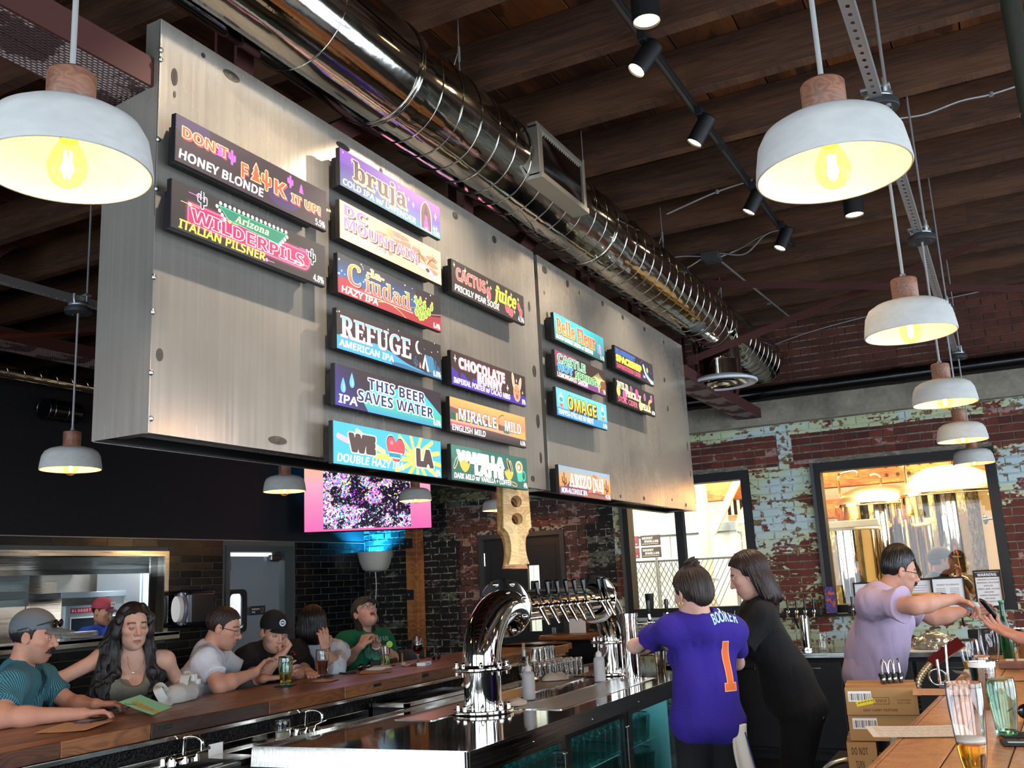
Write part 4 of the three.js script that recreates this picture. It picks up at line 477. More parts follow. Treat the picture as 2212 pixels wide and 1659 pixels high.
    for (const [x, y, d] of [[120, 92, 1], [560, 100, -1]]) for (let i = 0; i < 5; i++) disc(c, x + d * (i - 2) * 12, y + Math.abs(i - 2) * 3, 11, 30, '#eba948', null, 0, d * (i - 2) * 0.4); disc(c, 40, 84, 10, 34, null, '#f0c690', 4, 0.6); disc(c, 566, 54, 11, 40, '#2f2620', '#f0c690', 4, -0.5); disc(c, 590, 60, 9, 36, null, '#f0c690', 4, -0.35); disc(c, 610, 146, 34, 9, null, '#f0b070', 4, 0.15); disc(c, 724, 96, 20, 24, null, '#49b394', 9); poly(c, [[640, 60], [712, 60], [704, 128], [656, 128]], '#49b394'); disc(c, 676, 52, 38, 30, '#d9bd94', '#f3dcb6', 4); disc(c, 676, 52, 26, 20, '#a5703c'); disc(c, 672, 54, 14, 12, '#f6e9d6'); hand(c, 'DARK MILD w/ VANILLA + COFFEE', 18, 155, 34, 560); pct(c, '4%', '#fff', 38); },
  fleur(c) { bg(c, grad(c, [[0, '#3fbcc8'], [0.6, '#3a8f98'], [1, '#2c5a5a']])); for (let i = 0; i < 9; i++) curve(c, [[450 + i * 36, 0], [470 + i * 30, 60], [460 + i * 36, 166]], i % 2 ? 'rgba(40,90,90,.5)' : 'rgba(120,150,60,.3)', 4); txt(c, 'Belle Fleur', 26, 112, 120, { f: SERIF, fill: '#e0483c', line: '#f6d07a', lw: 12, sh: '#27585a', fit: 600 }); txt(c, 'Belle Fleur', 26, 112, 120, { f: SERIF, fill: grad(c, [[0, '#e0455c'], [1, '#f07a3c']], 100, -90), line: '#e0483c', lw: 4, fit: 600 }); for (let i = 0; i < 26; i++) disc(c, 690 + Math.sin(i * 2.1) * 28, 84 + i * 2.4 - 20, 7, 6, i % 3 ? '#b58fd6' : '#e7a8da'); hand(c, 'BLOOD ORANGE SAISON w/ REBEHAB', 14, 152, 36, 560); pct(c, '6.1%', '#fff', 36); },
  castle(c) { bg(c, '#33211f'); poly(c, [[0, 0], [330, 0], [0, 100]], '#7a3556'); poly(c, [[330, 166], [768, 150], [768, 60], [430, 90]], '#7a4a22'); poly(c, [[300, 166], [420, 112], [640, 130], [768, 166]], '#6b3a70'); const o = { lw: 9 }; txt(c, 'CASTLE', 30, 66, 70, { ...o, fill: '#5b7f63', line: '#8fe0b4', fit: 420 }); txt(c, 'HOT', 30, 116, 58, { ...o, fill: '#2f6fb0', line: '#6fb2f0', fit: 220 }); txt(c, 'SPRINGS', 282, 124, 58, { ...o, fill: '#3d6b4a', line: '#94dc9c', fit: 400 }); for (let i = 0; i < 13; i++) curve(c, [[656, 112], [656 + (i - 6) * 6, 70], [656 + (i - 6) * 16, 30 + Math.abs(i - 6) * 7]], i % 2 ? '#b6d75e' : '#e6e9a8', 4); poly(c, [[640, 122], [664, 122], [658, 158], [646, 158]], '#e9d69c'); hand(c, 'LEMONGRASS SAISON', 18, 156, 40, 450); pct(c, '7%', '#fff', 38); },
  omage(c) { bg(c, '#63b3d8'); c.fillStyle = '#3b86c0'; c.fillRect(0, 116, SW, 50); for (const x of [66, 700]) { poly(c, [[x, 16], [x + 44, 66], [x, 120], [x - 44, 66]], '#8fd0dc', '#d8795f', 3); poly(c, [[x, 24], [x + 18, 50], [x - 18, 50]], '#fff'); disc(c, x, 66, 26, 14, '#2f9c9c'); poly(c, [[x - 26, 90], [x + 26, 90], [x, 116]], '#e0623c'); } txt(c, 'OMAGE', 150, 108, 112, { fill: '#f4ce2f', line: '#3b2a1c', lw: 8, sh: '#4a2317', shx: 8, shy: 8, fit: 450 }); txt(c, 'OMAGE', 150, 108, 112, { fill: grad(c, [[0, '#f8e24a'], [1, '#f0a93a']], 90, -84), fit: 450 }); hand(c, 'TRAPPIST-STYLE ALE W/ BRETT', 18, 154, 40, 520, '#fff', 0); pct(c, '6.9%', '#fff', 38); },
  arizona(c) { bg(c, grad(c, [[0, '#7fa4c4'], [0.3, '#b99a72'], [0.6, '#f0924a'], [1, '#8a5a4a']])); poly(c, [[0, 124], [90, 118], [150, 84], [240, 96], [420, 120], [600, 136], [768, 134], [768, 166], [0, 166]], '#6b3f5c'); poly(c, [[330, 150], [470, 140], [620, 146], [768, 150], [768, 166], [330, 166]], '#8d5e4a'); poly(c, [[452, 60], [500, 20], [560, 28], [600, 60], [640, 130], [470, 132], [404, 140]], '#e8703f'); for (const [x, y, s] of [[70, 130, 86], [704, 136, 90]]) saguaro(c, x, y, s, '#4a2b22', 11); const o = { f: SERIF, fill: '#fdf6e4', line: '#fdf6e4', lw: 7, sh: '#b25a4a', shx: 4, shy: 4 }; txt(c, 'ARIZO', 140, 112, 98, { ...o, fit: 330 }); txt(c, '[NA]', 480, 116, 96, { ...o, fit: 176 }); hand(c, 'NON-ALCOHOLIC IPA', 20, 156, 40, 370); pct(c, '<0.5%', '#fff', 38); },
  space(c) { bg(c, '#1c1826'); dots(c, 40, '#4a3f96', 4, 7, 33, 150); txt(c, 'BLUEBERRY', 14, 48, 46, { fill: '#23417f', line: '#3f74c8', lw: 5, fit: 380 }); txt(c, 'SPACESHIP', 16, 104, 60, { fill: '#eee83f', line: '#eee83f', lw: 8, fit: 500 }); curve(c, [[560, 44], [600, 110], [720, 150]], '#c8d4e0', 22); curve(c, [[580, 44], [640, 110], [726, 130]], '#3f7fc0', 8); disc(c, 640, 66, 16, 20, '#9fce3c'); hand(c, 'SUPERSTITION CIDER', 18, 150, 42, 470, '#f0526e', 0); txt(c, 'BAR', 540, 136, 26, { fill: '#b9bfe8' }); pct(c, '5.5%', '#fff', 38); },
  wild(c) { bg(c, '#221c1c'); const o = { f: SERIF, fill: '#f4e3a8', line: '#f4e3a8', lw: 5, sh: '#6b3c38' }; txt(c, 'WILD', 22, 58, 62, { ...o, fit: 210 }); txt(c, 'PRICKLY', 170, 98, 58, { ...o, fit: 310 }); txt(c, 'PEAR', 480, 148, 60, { ...o, fit: 190 }); disc(c, 40, 84, 34, 34, '#e9df6a'); disc(c, 34, 60, 18, 20, '#e9df6a'); disc(c, 150, 100, 34, 40, '#e84f88'); disc(c, 400, 50, 34, 34, '#ea4a82'); disc(c, 460, 130, 34, 32, '#f0cb7a'); for (const [x, y] of [[290, 36], [560, 50], [704, 40]]) disc(c, x, y, 20, 24, '#7d3f80', '#c9a0c4', 3); curve(c, [[640, 130], [640, 76], [690, 60]], '#dc8f4f', 26); hand(c, 'STOIC CIDER', 24, 152, 50, 370, '#ef6a80', 0); pct(c, '6.5%', '#fff', 38); },
};
const backMat = std(0x0c0c0d, 0.7), signEdge = std(0x08080a, 0.5);
const SIGNS = [['dont', -1.765, 2.942, 'topmost sign of the left column, dark with orange block letters, trees and cacti'], ['wilder', -1.756, 2.742, 'second sign of the left column, dark with pink neon band and green diamond'],
  ['bruja', -2.508, 3.14, 'purple sign with starry sky and a witch in a pointed window, highest of all signs'], ['dc', -2.503, 2.942, 'salmon pink sign with crescent moon and deer skull, under the purple starry sign'], ['ciudad', -2.489, 2.742, 'night desert sign with orange blackletter and a prickly pear, third in its column'], ['refuge', -2.48, 2.543, 'black and blue sign with white tent, moon and cacti'], ['water', -2.468, 2.347, 'dark blue sign with two water drops and teal outlined capitals'], ['la', -2.455, 2.151, 'turquoise sign with a red heart and sun rays, lowest of the second column'],
  ['cactus', -3.253, 2.94, 'black sign with red capitals, yellow script and prickly pear fruit'], ['bunny', -3.223, 2.54, 'brown and violet sign with a rabbit face at its right end'], ['mild', -3.2, 2.344, 'orange sunset street sign with white capitals'], ['vanilla', -3.197, 2.151, 'dark green sign with bubble letters and a green coffee cup'],
  ['fleur', -4.255, 2.942, 'teal sign with tall red and orange letters, top of the far board'], ['castle', -4.24, 2.743, 'plum and brown sign with green outlined letters and a grass tuft'], ['omage', -4.228, 2.548, 'light blue sign with yellow capitals and two diamond emblems'], ['arizona', -4.205, 2.155, 'desert sunset sign with white serif capitals, lowest on the far board'], ['space', -5.09, 2.937, 'dark blue sign with yellow letters and a flying saucer, upper of the rightmost pair'], ['wild', -5.07, 2.735, 'black sign with cream letters and pink fruit, lower of the rightmost pair']];
const signGeo = [rb(0.018, 0.145, 0.668, 0.002, 0.061, -0.0725, -0.334, 1), bx(0.045, 0.115, 0.6, 0.0295, -0.072, -0.334)];
for (const [key, z, y, label] of SIGNS) {
  const t = thing('menu_sign', label, 'sign', [-2.0, y, z], 0, 'painted beer signs on the steel menu boards');
  mesh('panel', signGeo[0], signEdge, t); mesh('standoff_block', signGeo[1], backMat, t);
  mesh('print', [sheet(0.664, 0.142).rotateY(PI / 2).translate(0.0706, -0.0725, -0.334)], std(0xffffff, 0.55, 0, { map: canvasTex(SW, SH, ART[key]) }), t);
}
// wooden tasting paddles on a hook under the near board
{
  const shape = () => { const s = new THREE.Shape(); s.moveTo(-0.06, 0); s.lineTo(0.06, 0); s.lineTo(0.068, -0.245); s.quadraticCurveTo(0.04, -0.265, 0.036, -0.31); s.quadraticCurveTo(0.03, -0.36, 0.05, -0.41); s.lineTo(-0.05, -0.41); s.quadraticCurveTo(-0.03, -0.36, -0.036, -0.31); s.quadraticCurveTo(-0.04, -0.265, -0.068, -0.245); s.closePath(); for (const y of [-0.045, -0.125, -0.205]) s.holes.push(hole(0, y, 0.027)); return s; };
  const g = extr(shape(), 0.017, 0.0015), mats = [wm(shifted(T.pine, 0, 0, 2.2, 2.2), 0.55), wm(shifted(T.pine, 0.4, 0.3, 2.2, 2.2), 0.55), wm(shifted(T.cedar, 0.2, 0.1, 2.2, 2.2), 0.55), wm(shifted(T.cedar, 0.6, 0.5, 2.2, 2.2), 0.55)];
  [[-2.03, 2.09, -3.92, 0.86, 0, 'front pale pine tasting paddle with round holes, under the green sign'], [-2.07, 2.085, -3.95, 0.98, 1, 'second tasting paddle, pale pine, just behind the front one'], [-2.1, 2.075, -3.985, 1.1, 3, 'third tasting paddle, mostly hidden between the pale and the reddish ones'], [-2.1, 2.072, -4.05, 1.25, 2, 'rearmost tasting paddle of reddish cedar, at the right of the bunch']].forEach(([x, y, z, r, m, l]) => { const t = thing('tasting_paddle', l, 'paddle', [x, y, z], r, 'wooden tasting paddles hanging under the menu board'); mesh('paddle_board', g, mats[m], t); mesh('hang_cord', [torus(0.02, 0.002, 0, 0.005, 0.008)], M.iron, t); });
  const h = thing('paddle_hook', 'dark steel hook rod holding the wooden paddles under the menu board', 'hook', [-2.06, 2.1, -3.95]); mesh('hook_rod', [rod([-0.1, 0, 0.1], [0.02, 0, -0.16], 0.006), rod([-0.04, 0, 0], [-0.04, 0.02, 0], 0.006)], M.iron, h);
}
// television at the corner, wall sconce with blue light, timber post
{
  const t = thing('television', 'large flat television in the corner showing a pink forest stream picture', 'television', [-6.08, 2.6, -8.33], Math.atan2(1.05, 0.84) - PI / 2 + 0.0);
  t.rotation.y = Math.atan2(0.62, 0.78);
  mesh('casing', [rb(1.36, 0.78, 0.04, 0.01, 0, 0, -0.03)], M.black, t);
  mesh('wall_arm', [rb(0.3, 0.3, 0.03, 0.01, 0, 0, -0.06), rod([0, 0, -0.06], [0, 0.1, -0.3], 0.025), rod([0, 0.1, -0.3], [0, 1.34, -0.3], 0.025)], M.black, t);
  const pic = canvasTex(1024, 576, (c, w, h) => {
    c.fillStyle = grad(c, [[0, '#ff9a62'], [0.35, '#f58aa0'], [1, '#e2528f']], h); c.fillRect(0, 0, w, h); c.save(); c.beginPath(); c.rect(150, 0, 705, 560); c.clip(); c.fillStyle = '#20122a'; c.fillRect(0, 0, w, h);
    let q = 5; const R = () => (q = (q * 16807) % 2147483647) / 2147483647; const pal = ['#f46cf0', '#d85be6', '#ffb2f6', '#8a3fd0', '#fff', '#b6f06a', '#f2f0a0', '#3fb0e8', '#160818', '#160818'];
    for (let i = 0; i < 9000; i++) { const x = 150 + R() * 705, y = R() * 560, dark = fbm(x * 0.012, y * 0.012, 4, 70) > 0.53; c.fillStyle = dark && R() < 0.8 ? '#120a16' : y < 90 && R() < 0.6 ? pal[5 + (i % 2)] : y > 380 ? pal[[0, 4, 7, 4, 2, 8][i % 6]] : pal[i % 9]; c.globalAlpha = 0.75; c.beginPath(); c.ellipse(x, y, 3 + R() * 9, 2 + R() * 5, R() * 3, 0, 7); c.fill(); } c.globalAlpha = 1; c.restore();
  });
  mesh('screen', [sheet(1.34, 0.755).translate(0, 0, -0.0085)], new THREE.MeshStandardMaterial({ color: 0x000000, emissive: 0xffffff, emissiveMap: pic, emissiveIntensity: 1.25, roughness: 0.25 }), t);
  const n = V(0.62, 0, 0.78); areaLight(1.3, 0.72, [-6.08 + n.x * 0.02, 2.6, -8.33 + n.z * 0.02], [-6.08 + n.x, 2.6, -8.33 + n.z], 0xff9ad8, 0.5);
  const s = thing('wall_sconce', 'white half bowl wall sconce under the television, washing the brick with blue light', 'lamp', [-6.68, 2.03, ZB]);
  const bowl = keep(new THREE.LatheGeometry([[0.01, -0.235], [0.12, -0.225], [0.165, -0.2], [0.2, -0.12], [0.225, -0.01], [0.228, 0], [0.22, 0], [0.195, -0.12], [0.155, -0.19], [0.1, -0.215], [0.01, -0.222]].map(([a, b]) => new THREE.Vector2(a, b)), 40, -PI / 2, PI)); mesh('bowl', [bowl], std(0xb9b9ae, 0.7, 0, { side: THREE.DoubleSide }), s);
  mesh('back_plate', [bx(0.3, 0.12, 0.01, 0, -0.08, 0.005)], M.iron, s); mesh('light_bulb', [ball(0.03, 0, -0.1, 0.09)], glow(0x2fb8ff, 6), s); mesh('cord', [tube([[0.0, -0.235, 0.03], [0.0, -0.4, 0.02], [-0.03, -0.7, 0.015], [-0.03, -1.0, 0.015]], 0.005)], M.white, s);
  const b = new THREE.SpotLight(0x18a8ff, 16, 0, 1.25, 0.4, 2); b.position.set(-6.68, 1.96, ZB + 0.1); b.target.position.set(-6.68, 3.2, ZB + 0.02); b.castShadow = true; scene.add(b, b.target);
  const p = thing('timber_post', 'square timber post with black bolted plates against the dark brick wall', 'post', [-6.08, 0, -9.2]);
  mesh('post_shaft', [rb(0.15, 2.75, 0.15, 0.006, 0, 1.375, 0)], wm(shifted(T.post, 0, 0, 0.8, 0.8), 0.7), p);
  [[2.09], [1.52], [0.97]].forEach(([y]) => { const q = mesh('bolt_plate', [rb(0.11, 0.11, 0.012, 0.002, -0.03, y, 0.08)], M.blackMatte, p); mesh('bolt_head', [cyl(0.016, 0.016, 0.012, 0, 0, 0, 6).rotateX(PI / 2).translate(-0.03, y, 0.09)], M.steelDark, q); });
}
// ---------- guest bar on the left ----------
const barMats = [0, 0.23, 0.47, 0.71].map((o, i) => { const m = wm(shifted(T.bar, o, o * 0.6, 0.5, 1.1), 0.34, { bumpScale: 0.0004 }); m.color.setScalar([1, 0.9, 1.05, 0.8][i]); return m; });
{
  const B = thing('bar_counter', 'long dark varnished wooden guest bar on the left, with a black hammered front', 'bar', [0, 0, 0]);
  for (let i = 0; i < 5; i++) mesh('plank', [rb(0.128, 0.045, 8.6, 0.004, -4.05 + i * 0.13, 1.047, -3.28, 2)], barMats[i % 4], B);
  let z = 1.0, i = 0; const em = [[150, 105, 62], [92, 62, 38], [70, 46, 30], [168, 122, 74], [24, 20, 18], [110, 70, 40]];
  while (z > -7.5) { const L = [0.62, 0.8, 0.55, 0.7, 1.0, 0.45, 0.75][i % 7], m = wm(shifted(T.bar, i * 0.31, i * 0.17, 0.8, 1.4), 0.35, { bumpScale: 0.0004 }), e = em[[1, 0, 3, 0, 2, 3, 4, 5, 0, 1, 5, 0][i % 12]]; m.color.setRGB(e[0] / 118, e[1] / 78, e[2] / 48); m.color.multiplyScalar(0.85); mesh('edge_block', [rb(0.022, 0.065, L - 0.004, 0.004, -3.472, 1.036, z - L / 2, 2)], m, B); z -= L; i++; }
  mesh('end_round', [cyl(0.32, 0.32, 0.045, -3.79, 1.047, -7.56, 40)], barMats[1], B);
  mesh('steel_strip', [rb(0.02, 0.022, 8.4, 0.003, -3.475, 0.99, -3.28)], M.steel, B);
  mesh('hammered_front', [bx(0.02, 0.42, 8.4, -3.515, 0.79, -3.28)], std(0x1b1b1c, 0.34, 0.75, { bumpMap: tex(512, 512, (u, v) => { const k = 255 * sstep(0.35, 0.7, fbm(u * 48, v * 48, 2, 12, 48)); return [k, k, k]; }, false, [2.4, 2.4]), bumpScale: 0.004 }), B);
  mesh('base_panel', [bx(0.06, 1.0, 8.4, -3.56, 0.5, -3.28)], M.blackMatte, B);
  for (const q of [-4.8, -5.32, -6.4, -3.2]) mesh('outlet', [rb(0.006, 0.018, 0.075, 0.002, -3.46, 1.045, q), bx(0.002, 0.008, 0.02, -3.456, 1.045, q)], M.black, B);
}
{ // steel sinks behind it
  const s = thing('underbar_sink', 'long stainless steel bartender sink below the guest bar, with two faucets', 'sink', [0, 0, 0]);
  mesh('back_rail', [rb(0.03, 0.05, 5.4, 0.006, -3.49, 0.895, -2.3)], M.steel, s);
  mesh('deck', [slab(-3.48, -3.43, 0.83, 0.875, -5, 0.4), slab(-3.27, -3.23, 0.83, 0.875, -5, 0.4), ...[-5, -4.35, -3.55, -2.75, -1.9].map((z) => slab(-3.43, -3.27, 0.83, 0.875, z, z + 0.12))], M.steel, s);
  mesh('basin', [[-4.88, -4.35], [-4.23, -3.55], [-3.43, -2.75], [-2.63, -1.9]].map(([a, b]) => slab(-3.43, -3.27, 0.6, 0.61, a, b)), M.steelDark, s);
  mesh('front_apron', [bx(0.01, 0.22, 5.4, -3.225, 0.76, -2.3)], M.steel, s); mesh('leg', [[-4.9], [0.3]].map(([z]) => rod([-3.3, 0, z], [-3.3, 0.65, z], 0.02)), M.steel, s);
  mesh('sticker', [bx(0.002, 0.05, 0.09, -3.474, 0.9, -3.52)], std(0xffffff, 0.7, 0, { map: canvasTex(128, 64, (c) => { c.fillStyle = '#efeee6'; c.fillRect(0, 0, 128, 64); c.fillStyle = '#6f9f3a'; c.fillRect(24, 24, 66, 16); c.fillStyle = '#333'; c.fillRect(16, 12, 50, 5); c.fillRect(100, 18, 16, 16); }) }), s);
  for (const [z, big] of [[-3.3, 1], [-4.14, 0.9]]) mesh('faucet', [tube([[-3.45, 0.88, z], [-3.45, 0.95, z], [-3.44, 0.985, z], [-3.4, 0.99, z - 0.01], [-3.36, 0.975, z - 0.015], [-3.355, 0.93, z - 0.016]], 0.009 * big, 30, 12), cyl(0.016, 0.02, 0.03, -3.45, 0.89, z), rod([-3.45, 0.9, z - 0.07], [-3.45, 0.9, z + 0.07], 0.013), ...[-1, 1].map((d) => rod([-3.45, 0.905, z + d * 0.07], [-3.41, 0.925, z + d * 0.12], 0.007)), ...[-1, 1].map((d) => cyl(0.014, 0.018, 0.03, -3.45, 0.89, z + d * 0.07))], M.chrome, s);
}
{ const t = thing('side_counter', 'small wooden ledge with rounded corner beside the brick wall, beyond the bar end', 'counter', [-3.95, 0, -8.95]); mesh('counter_top', [rb(0.75, 0.05, 0.5, 0.02, 0, 1.045, 0)], barMats[0], t); mesh('support_panel', [bx(0.5, 1.02, 0.04, 0, 0.51, -0.2)], M.blackMatte, t); const f = thing('white_card', 'white blank card standing on the wooden ledge by the brick wall', 'card', [-4.02, 1.072, -9.0]); mesh('card_sheet', [bx(0.18, 0.14, 0.006, 0, 0.07, 0)], M.paper, f); }
// stools
const woodPale = wm(shifted(T.pine, 0.1, 0.6, 1.5, 1.5), 0.5);
function makeStool() {
  const t = thing('bar_stool', 'x', 'stool');
  mesh('seat', [lathe([[0, 0.72], [0.17, 0.72], [0.185, 0.735], [0.18, 0.752], [0, 0.745]], 36)], woodPale, t);
  const arc = new THREE.Shape(); arc.absarc(0, 0, 0.215, -0.95, 0.95, false); arc.absarc(0, 0, 0.198, 0.95, -0.95, true);
  mesh('backrest', [muv(new THREE.ExtrudeGeometry(arc, { depth: 0.13, bevelEnabled: true, bevelSize: 0.004, bevelThickness: 0.012, bevelSegments: 2, curveSegments: 20 }).rotateX(-PI / 2)).translate(0, 0.95, 0)], std(0x1b1714, 0.5), t);
  mesh('backrest_edge', [-0.95, 0.95].map((a) => rb(0.022, 0.13, 0.012, 0.005, Math.cos(a) * 0.2065, 1.015, -Math.sin(a) * 0.2065)), woodPale, t);
  for (const a of [0.7, -0.7]) mesh('back_post', [rod([Math.cos(a) * 0.17, 0.73, Math.sin(a) * -0.17], [Math.cos(a) * 0.2, 1.0, Math.sin(a) * -0.2], 0.009)], M.black, t);
  for (let k = 0; k < 4; k++) { const a = PI / 4 + k * PI / 2; mesh('leg', [rod([Math.cos(a) * 0.13, 0.73, Math.sin(a) * 0.13], [Math.cos(a) * 0.21, 0, Math.sin(a) * 0.21], 0.011)], M.black, t); }
  mesh('foot_ring', [torus(0.19, 0.007).rotateX(PI / 2).translate(0, 0.28, 0)], M.black, t); return t;
}
const stool = makeStool();
[[-4.45, -6.85, PI, 'empty bar stool with pale curved back beyond the last guest'], [-4.42, -6.02, PI * 0.95, 'bar stool with pale curved back under the woman in the green shirt'], [-4.42, -5.4, PI, 'bar stool under the woman in the white shirt'], [-4.45, -4.72, PI, 'bar stool under the man in the black cap and shirt'], [-4.5, -4.12, PI, 'bar stool under the man in the white shirt'], [-4.55, -3.5, PI * 1.05, 'bar stool under the woman in the olive tank top'], [-4.62, -2.75, PI, 'bar stool under the man in the teal shirt']].forEach(([x, z, r, l], i) => { const s = i ? copy(stool, [x, 0, z], r, l) : stool; if (!i) { s.position.set(x, 0, z); s.rotation.y = r; s.userData.label = l; } s.userData.group = 'bar stools at the guest bar'; });

// ---------- tap island ----------
const topSteel = std(0x9c968c, 0.13, 1, { roughnessMap: tex(512, 512, (u, v) => { const k = 130 + (fbm(u * 5, v * 5, 4, 31, 5) - 0.5) * 90 + (n3(u * 400, v * 3, 4) - 0.5) * 40; return [k, k, k]; }, false), bumpMap: T.smudge, bumpScale: 0.0004 });
const perfTex = tex(128, 128, (u, v) => { const a = Math.hypot((u * 4 % 1) - 0.5, (v * 4 % 1) - 0.5), k = a < 0.3 ? 12 : 190; return [k, k, k]; });
{
  const I = thing('tap_island', 'stainless steel island counter in the middle, with drip trays in its top', 'counter', [0, 0, 0]);
  mesh('counter_top', [extr([[-3.19, 3.46], [-2.12, 3.56], [-2.12, 8.1], [-3.19, 8.1]], 0.07, 0.004).rotateX(-PI / 2).translate(0, 0.846, 0)], topSteel, I);
  mesh('raised_rim', [barBox([-3.19, 0.924, -3.46], [-3.19, 0.924, -8.1], 0.012, 0.01), barBox([-3.19, 0.924, -3.465], [-2.12, 0.924, -3.56], 0.01, 0.01)], M.steel, I);
  mesh('near_apron', [barBox([-3.19, 0.885, -3.458], [-2.125, 0.885, -3.556], 0.082, 0.006).translate(0, 0, 0.004)], M.steel, I);
  mesh('side_apron', [bx(0.006, 0.082, 4.5, -2.115, 0.885, -5.82)], M.steel, I);
  mesh('edge_cap', [cyl(0.012, 0.012, 0.085, -2.118, 0.884, -3.555, 14)], M.chrome, I);
  mesh('island_base', [slab(-3.1, -2.75, 0, 0.84, -8.0, -3.7), slab(-2.75, -2.2, 0, 0.1, -8, -3.7), slab(-2.75, -2.2, 0, 0.84, -8.0, -6.4)], M.blackMatte, I);
  for (const [x0, x1, z0, z1] of [[-2.56, -2.28, -6.35, -4.82], [-3.02, -2.8, -6.55, -4.35]]) { const g = mesh('drip_tray', [slab(x0, x1, 0.917, 0.921, z0, z1)], std(0xffffff, 0.3, 0.9, { map: shifted(perfTex, 0, 0, 14, 14), bumpMap: shifted(perfTex, 0, 0, 14, 14), bumpScale: 0.003 }), I); mesh('tray_rim', [slab(x0 - 0.008, x0, 0.917, 0.924, z0, z1), slab(x1, x1 + 0.008, 0.917, 0.924, z0, z1), slab(x0, x1, 0.917, 0.924, z1, z1 + 0.008), slab(x0, x1, 0.917, 0.924, z0 - 0.008, z0)], M.steel, g); }
  for (const z of [-4.15, -4.85, -5.55]) mesh('apron_screw', [ball(0.004, -2.111, 0.872, z)], M.chrome, I);
}
{ // ice well beside the island top on the bartender side
  const t = thing('ice_well', 'open stainless steel ice well tucked behind the left edge of the tap island', 'ice well', [-3.33, 0, -5.15]);
  mesh('well_rim', [slab(-0.13, 0.12, 0.93, 0.95, -0.42, -0.38), slab(-0.13, 0.12, 0.93, 0.95, 0.38, 0.42), slab(-0.14, -0.12, 0.93, 0.95, -0.42, 0.42), slab(0.1, 0.12, 0.93, 0.95, -0.42, 0.42)], M.steel, t); mesh('well_liner', [slab(-0.13, 0.1, 0.55, 0.57, -0.4, 0.4), slab(-0.13, -0.12, 0.57, 0.93, -0.4, 0.4), slab(-0.12, 0.1, 0.57, 0.93, 0.395, 0.4), slab(-0.12, 0.1, 0.57, 0.93, -0.4, -0.395), slab(-0.03, -0.02, 0.57, 0.91, -0.4, 0.4)], std(0x24262b, 0.4, 0.6), t); mesh('leg', [-0.35, 0.35].map((z) => rod([0, 0, z], [0, 0.56, z], 0.018)), M.steel, t); }
// glass door coolers under the island
function pint(h = 0.15, r0 = 0.028, r1 = 0.043) { return lathe([[0, 0], [r0, 0], [r0 + 0.002, 0.006], [r1, h], [r1 - 0.0025, h], [r0 - 0.001, 0.014], [0, 0.012]], 24); }
const tealGlass = phy({ color: 0xbfe4e2, roughness: 0.04, transmission: 1, thickness: 0, ior: 1.5, side: THREE.DoubleSide }), glassGeo = pint();
{
  const C = thing('glass_door_cooler', 'glass door cooler under the island, lit teal inside and full of glasses', 'cooler', [-2.2, 0, -3.75]);
  mesh('cabinet', [bx(0.01, 0.74, 2.6, -0.5, 0.47, -1.3), bx(0.5, 0.01, 2.6, -0.25, 0.1, -1.3), bx(0.5, 0.74, 0.02, -0.25, 0.47, 0), bx(0.5, 0.74, 0.02, -0.25, 0.47, -2.6)], std(0xa9b6b8, 0.4, 0.5), C);
  for (let k = 0; k < 3; k++) { const z = -k * 0.87; const d = mesh('cooler_door', [slab(0, 0.035, 0.12, 0.83, z - 0.06, z - 0.01), slab(0, 0.035, 0.12, 0.83, z - 0.86, z - 0.81), slab(0, 0.035, 0.8, 0.83, z - 0.81, z - 0.06), slab(0, 0.035, 0.12, 0.15, z - 0.81, z - 0.06)], k === 1 ? M.black : M.steel, C); mesh('door_glass', [slab(0.012, 0.018, 0.15, 0.8, z - 0.81, z - 0.06)], phy({ color: 0xd6eeee, roughness: 0.02, transmission: 1, thickness: 0, ior: 1.5 }), d); mesh('door_handle', [rb(0.018, 0.5, 0.03, 0.005, 0.045, 0.5, z - 0.83)], M.steel, d); }
  mesh('wire_shelf', [0.33, 0.56].flatMap((y) => Array.from({ length: 7 }, (_, i) => rod([-0.08 - i * 0.06, y, -0.05], [-0.08 - i * 0.06, y, -2.55], 0.003, 6))), M.steel, C);
  mesh('shelf_rail', Array.from({ length: 12 }, (_, i) => bx(0.3, 0.006, 0.03, -0.3, 0.16 + i * 0.055, -0.03)).concat(Array.from({ length: 12 }, (_, i) => bx(0.3, 0.006, 0.03, -0.3, 0.16 + i * 0.055, -2.57))), M.steel, C);
  mesh('light_strip', [bx(0.02, 0.01, 2.5, -0.03, 0.828, -1.3)], glow(0xa8f4ff, 4), C);
  areaLight(2.4, 0.06, [-2.26, 0.815, -5.05], [-2.5, 0, -5.05], 0x9feaf5, 14);
  const g0 = thing('pint_glass', 'x', 'glass'); mesh('glass_body', glassGeo, tealGlass, g0); let n = 0;
  for (const y of [0.115, 0.335, 0.565]) for (let r = 0; r < 2; r++) for (let i = 0; i < 24; i++) { const p = [-2.31 - r * 0.12 + rr(-0.01, 0.01), y, -3.86 - i * 0.1]; const lab = (y > 0.5 ? 'upper' : y > 0.3 ? 'middle' : 'lower') + ' shelf clear pint glass inside the glass door cooler'; const g = n++ ? copy(g0, p, 0, lab) : g0; if (g === g0) { g.position.set(...p); g.userData.label = lab; } g.userData.group = (y > 0.5 ? 'upper' : y > 0.3 ? 'middle' : 'lower') + ' shelf glasses in the island cooler'; }
}
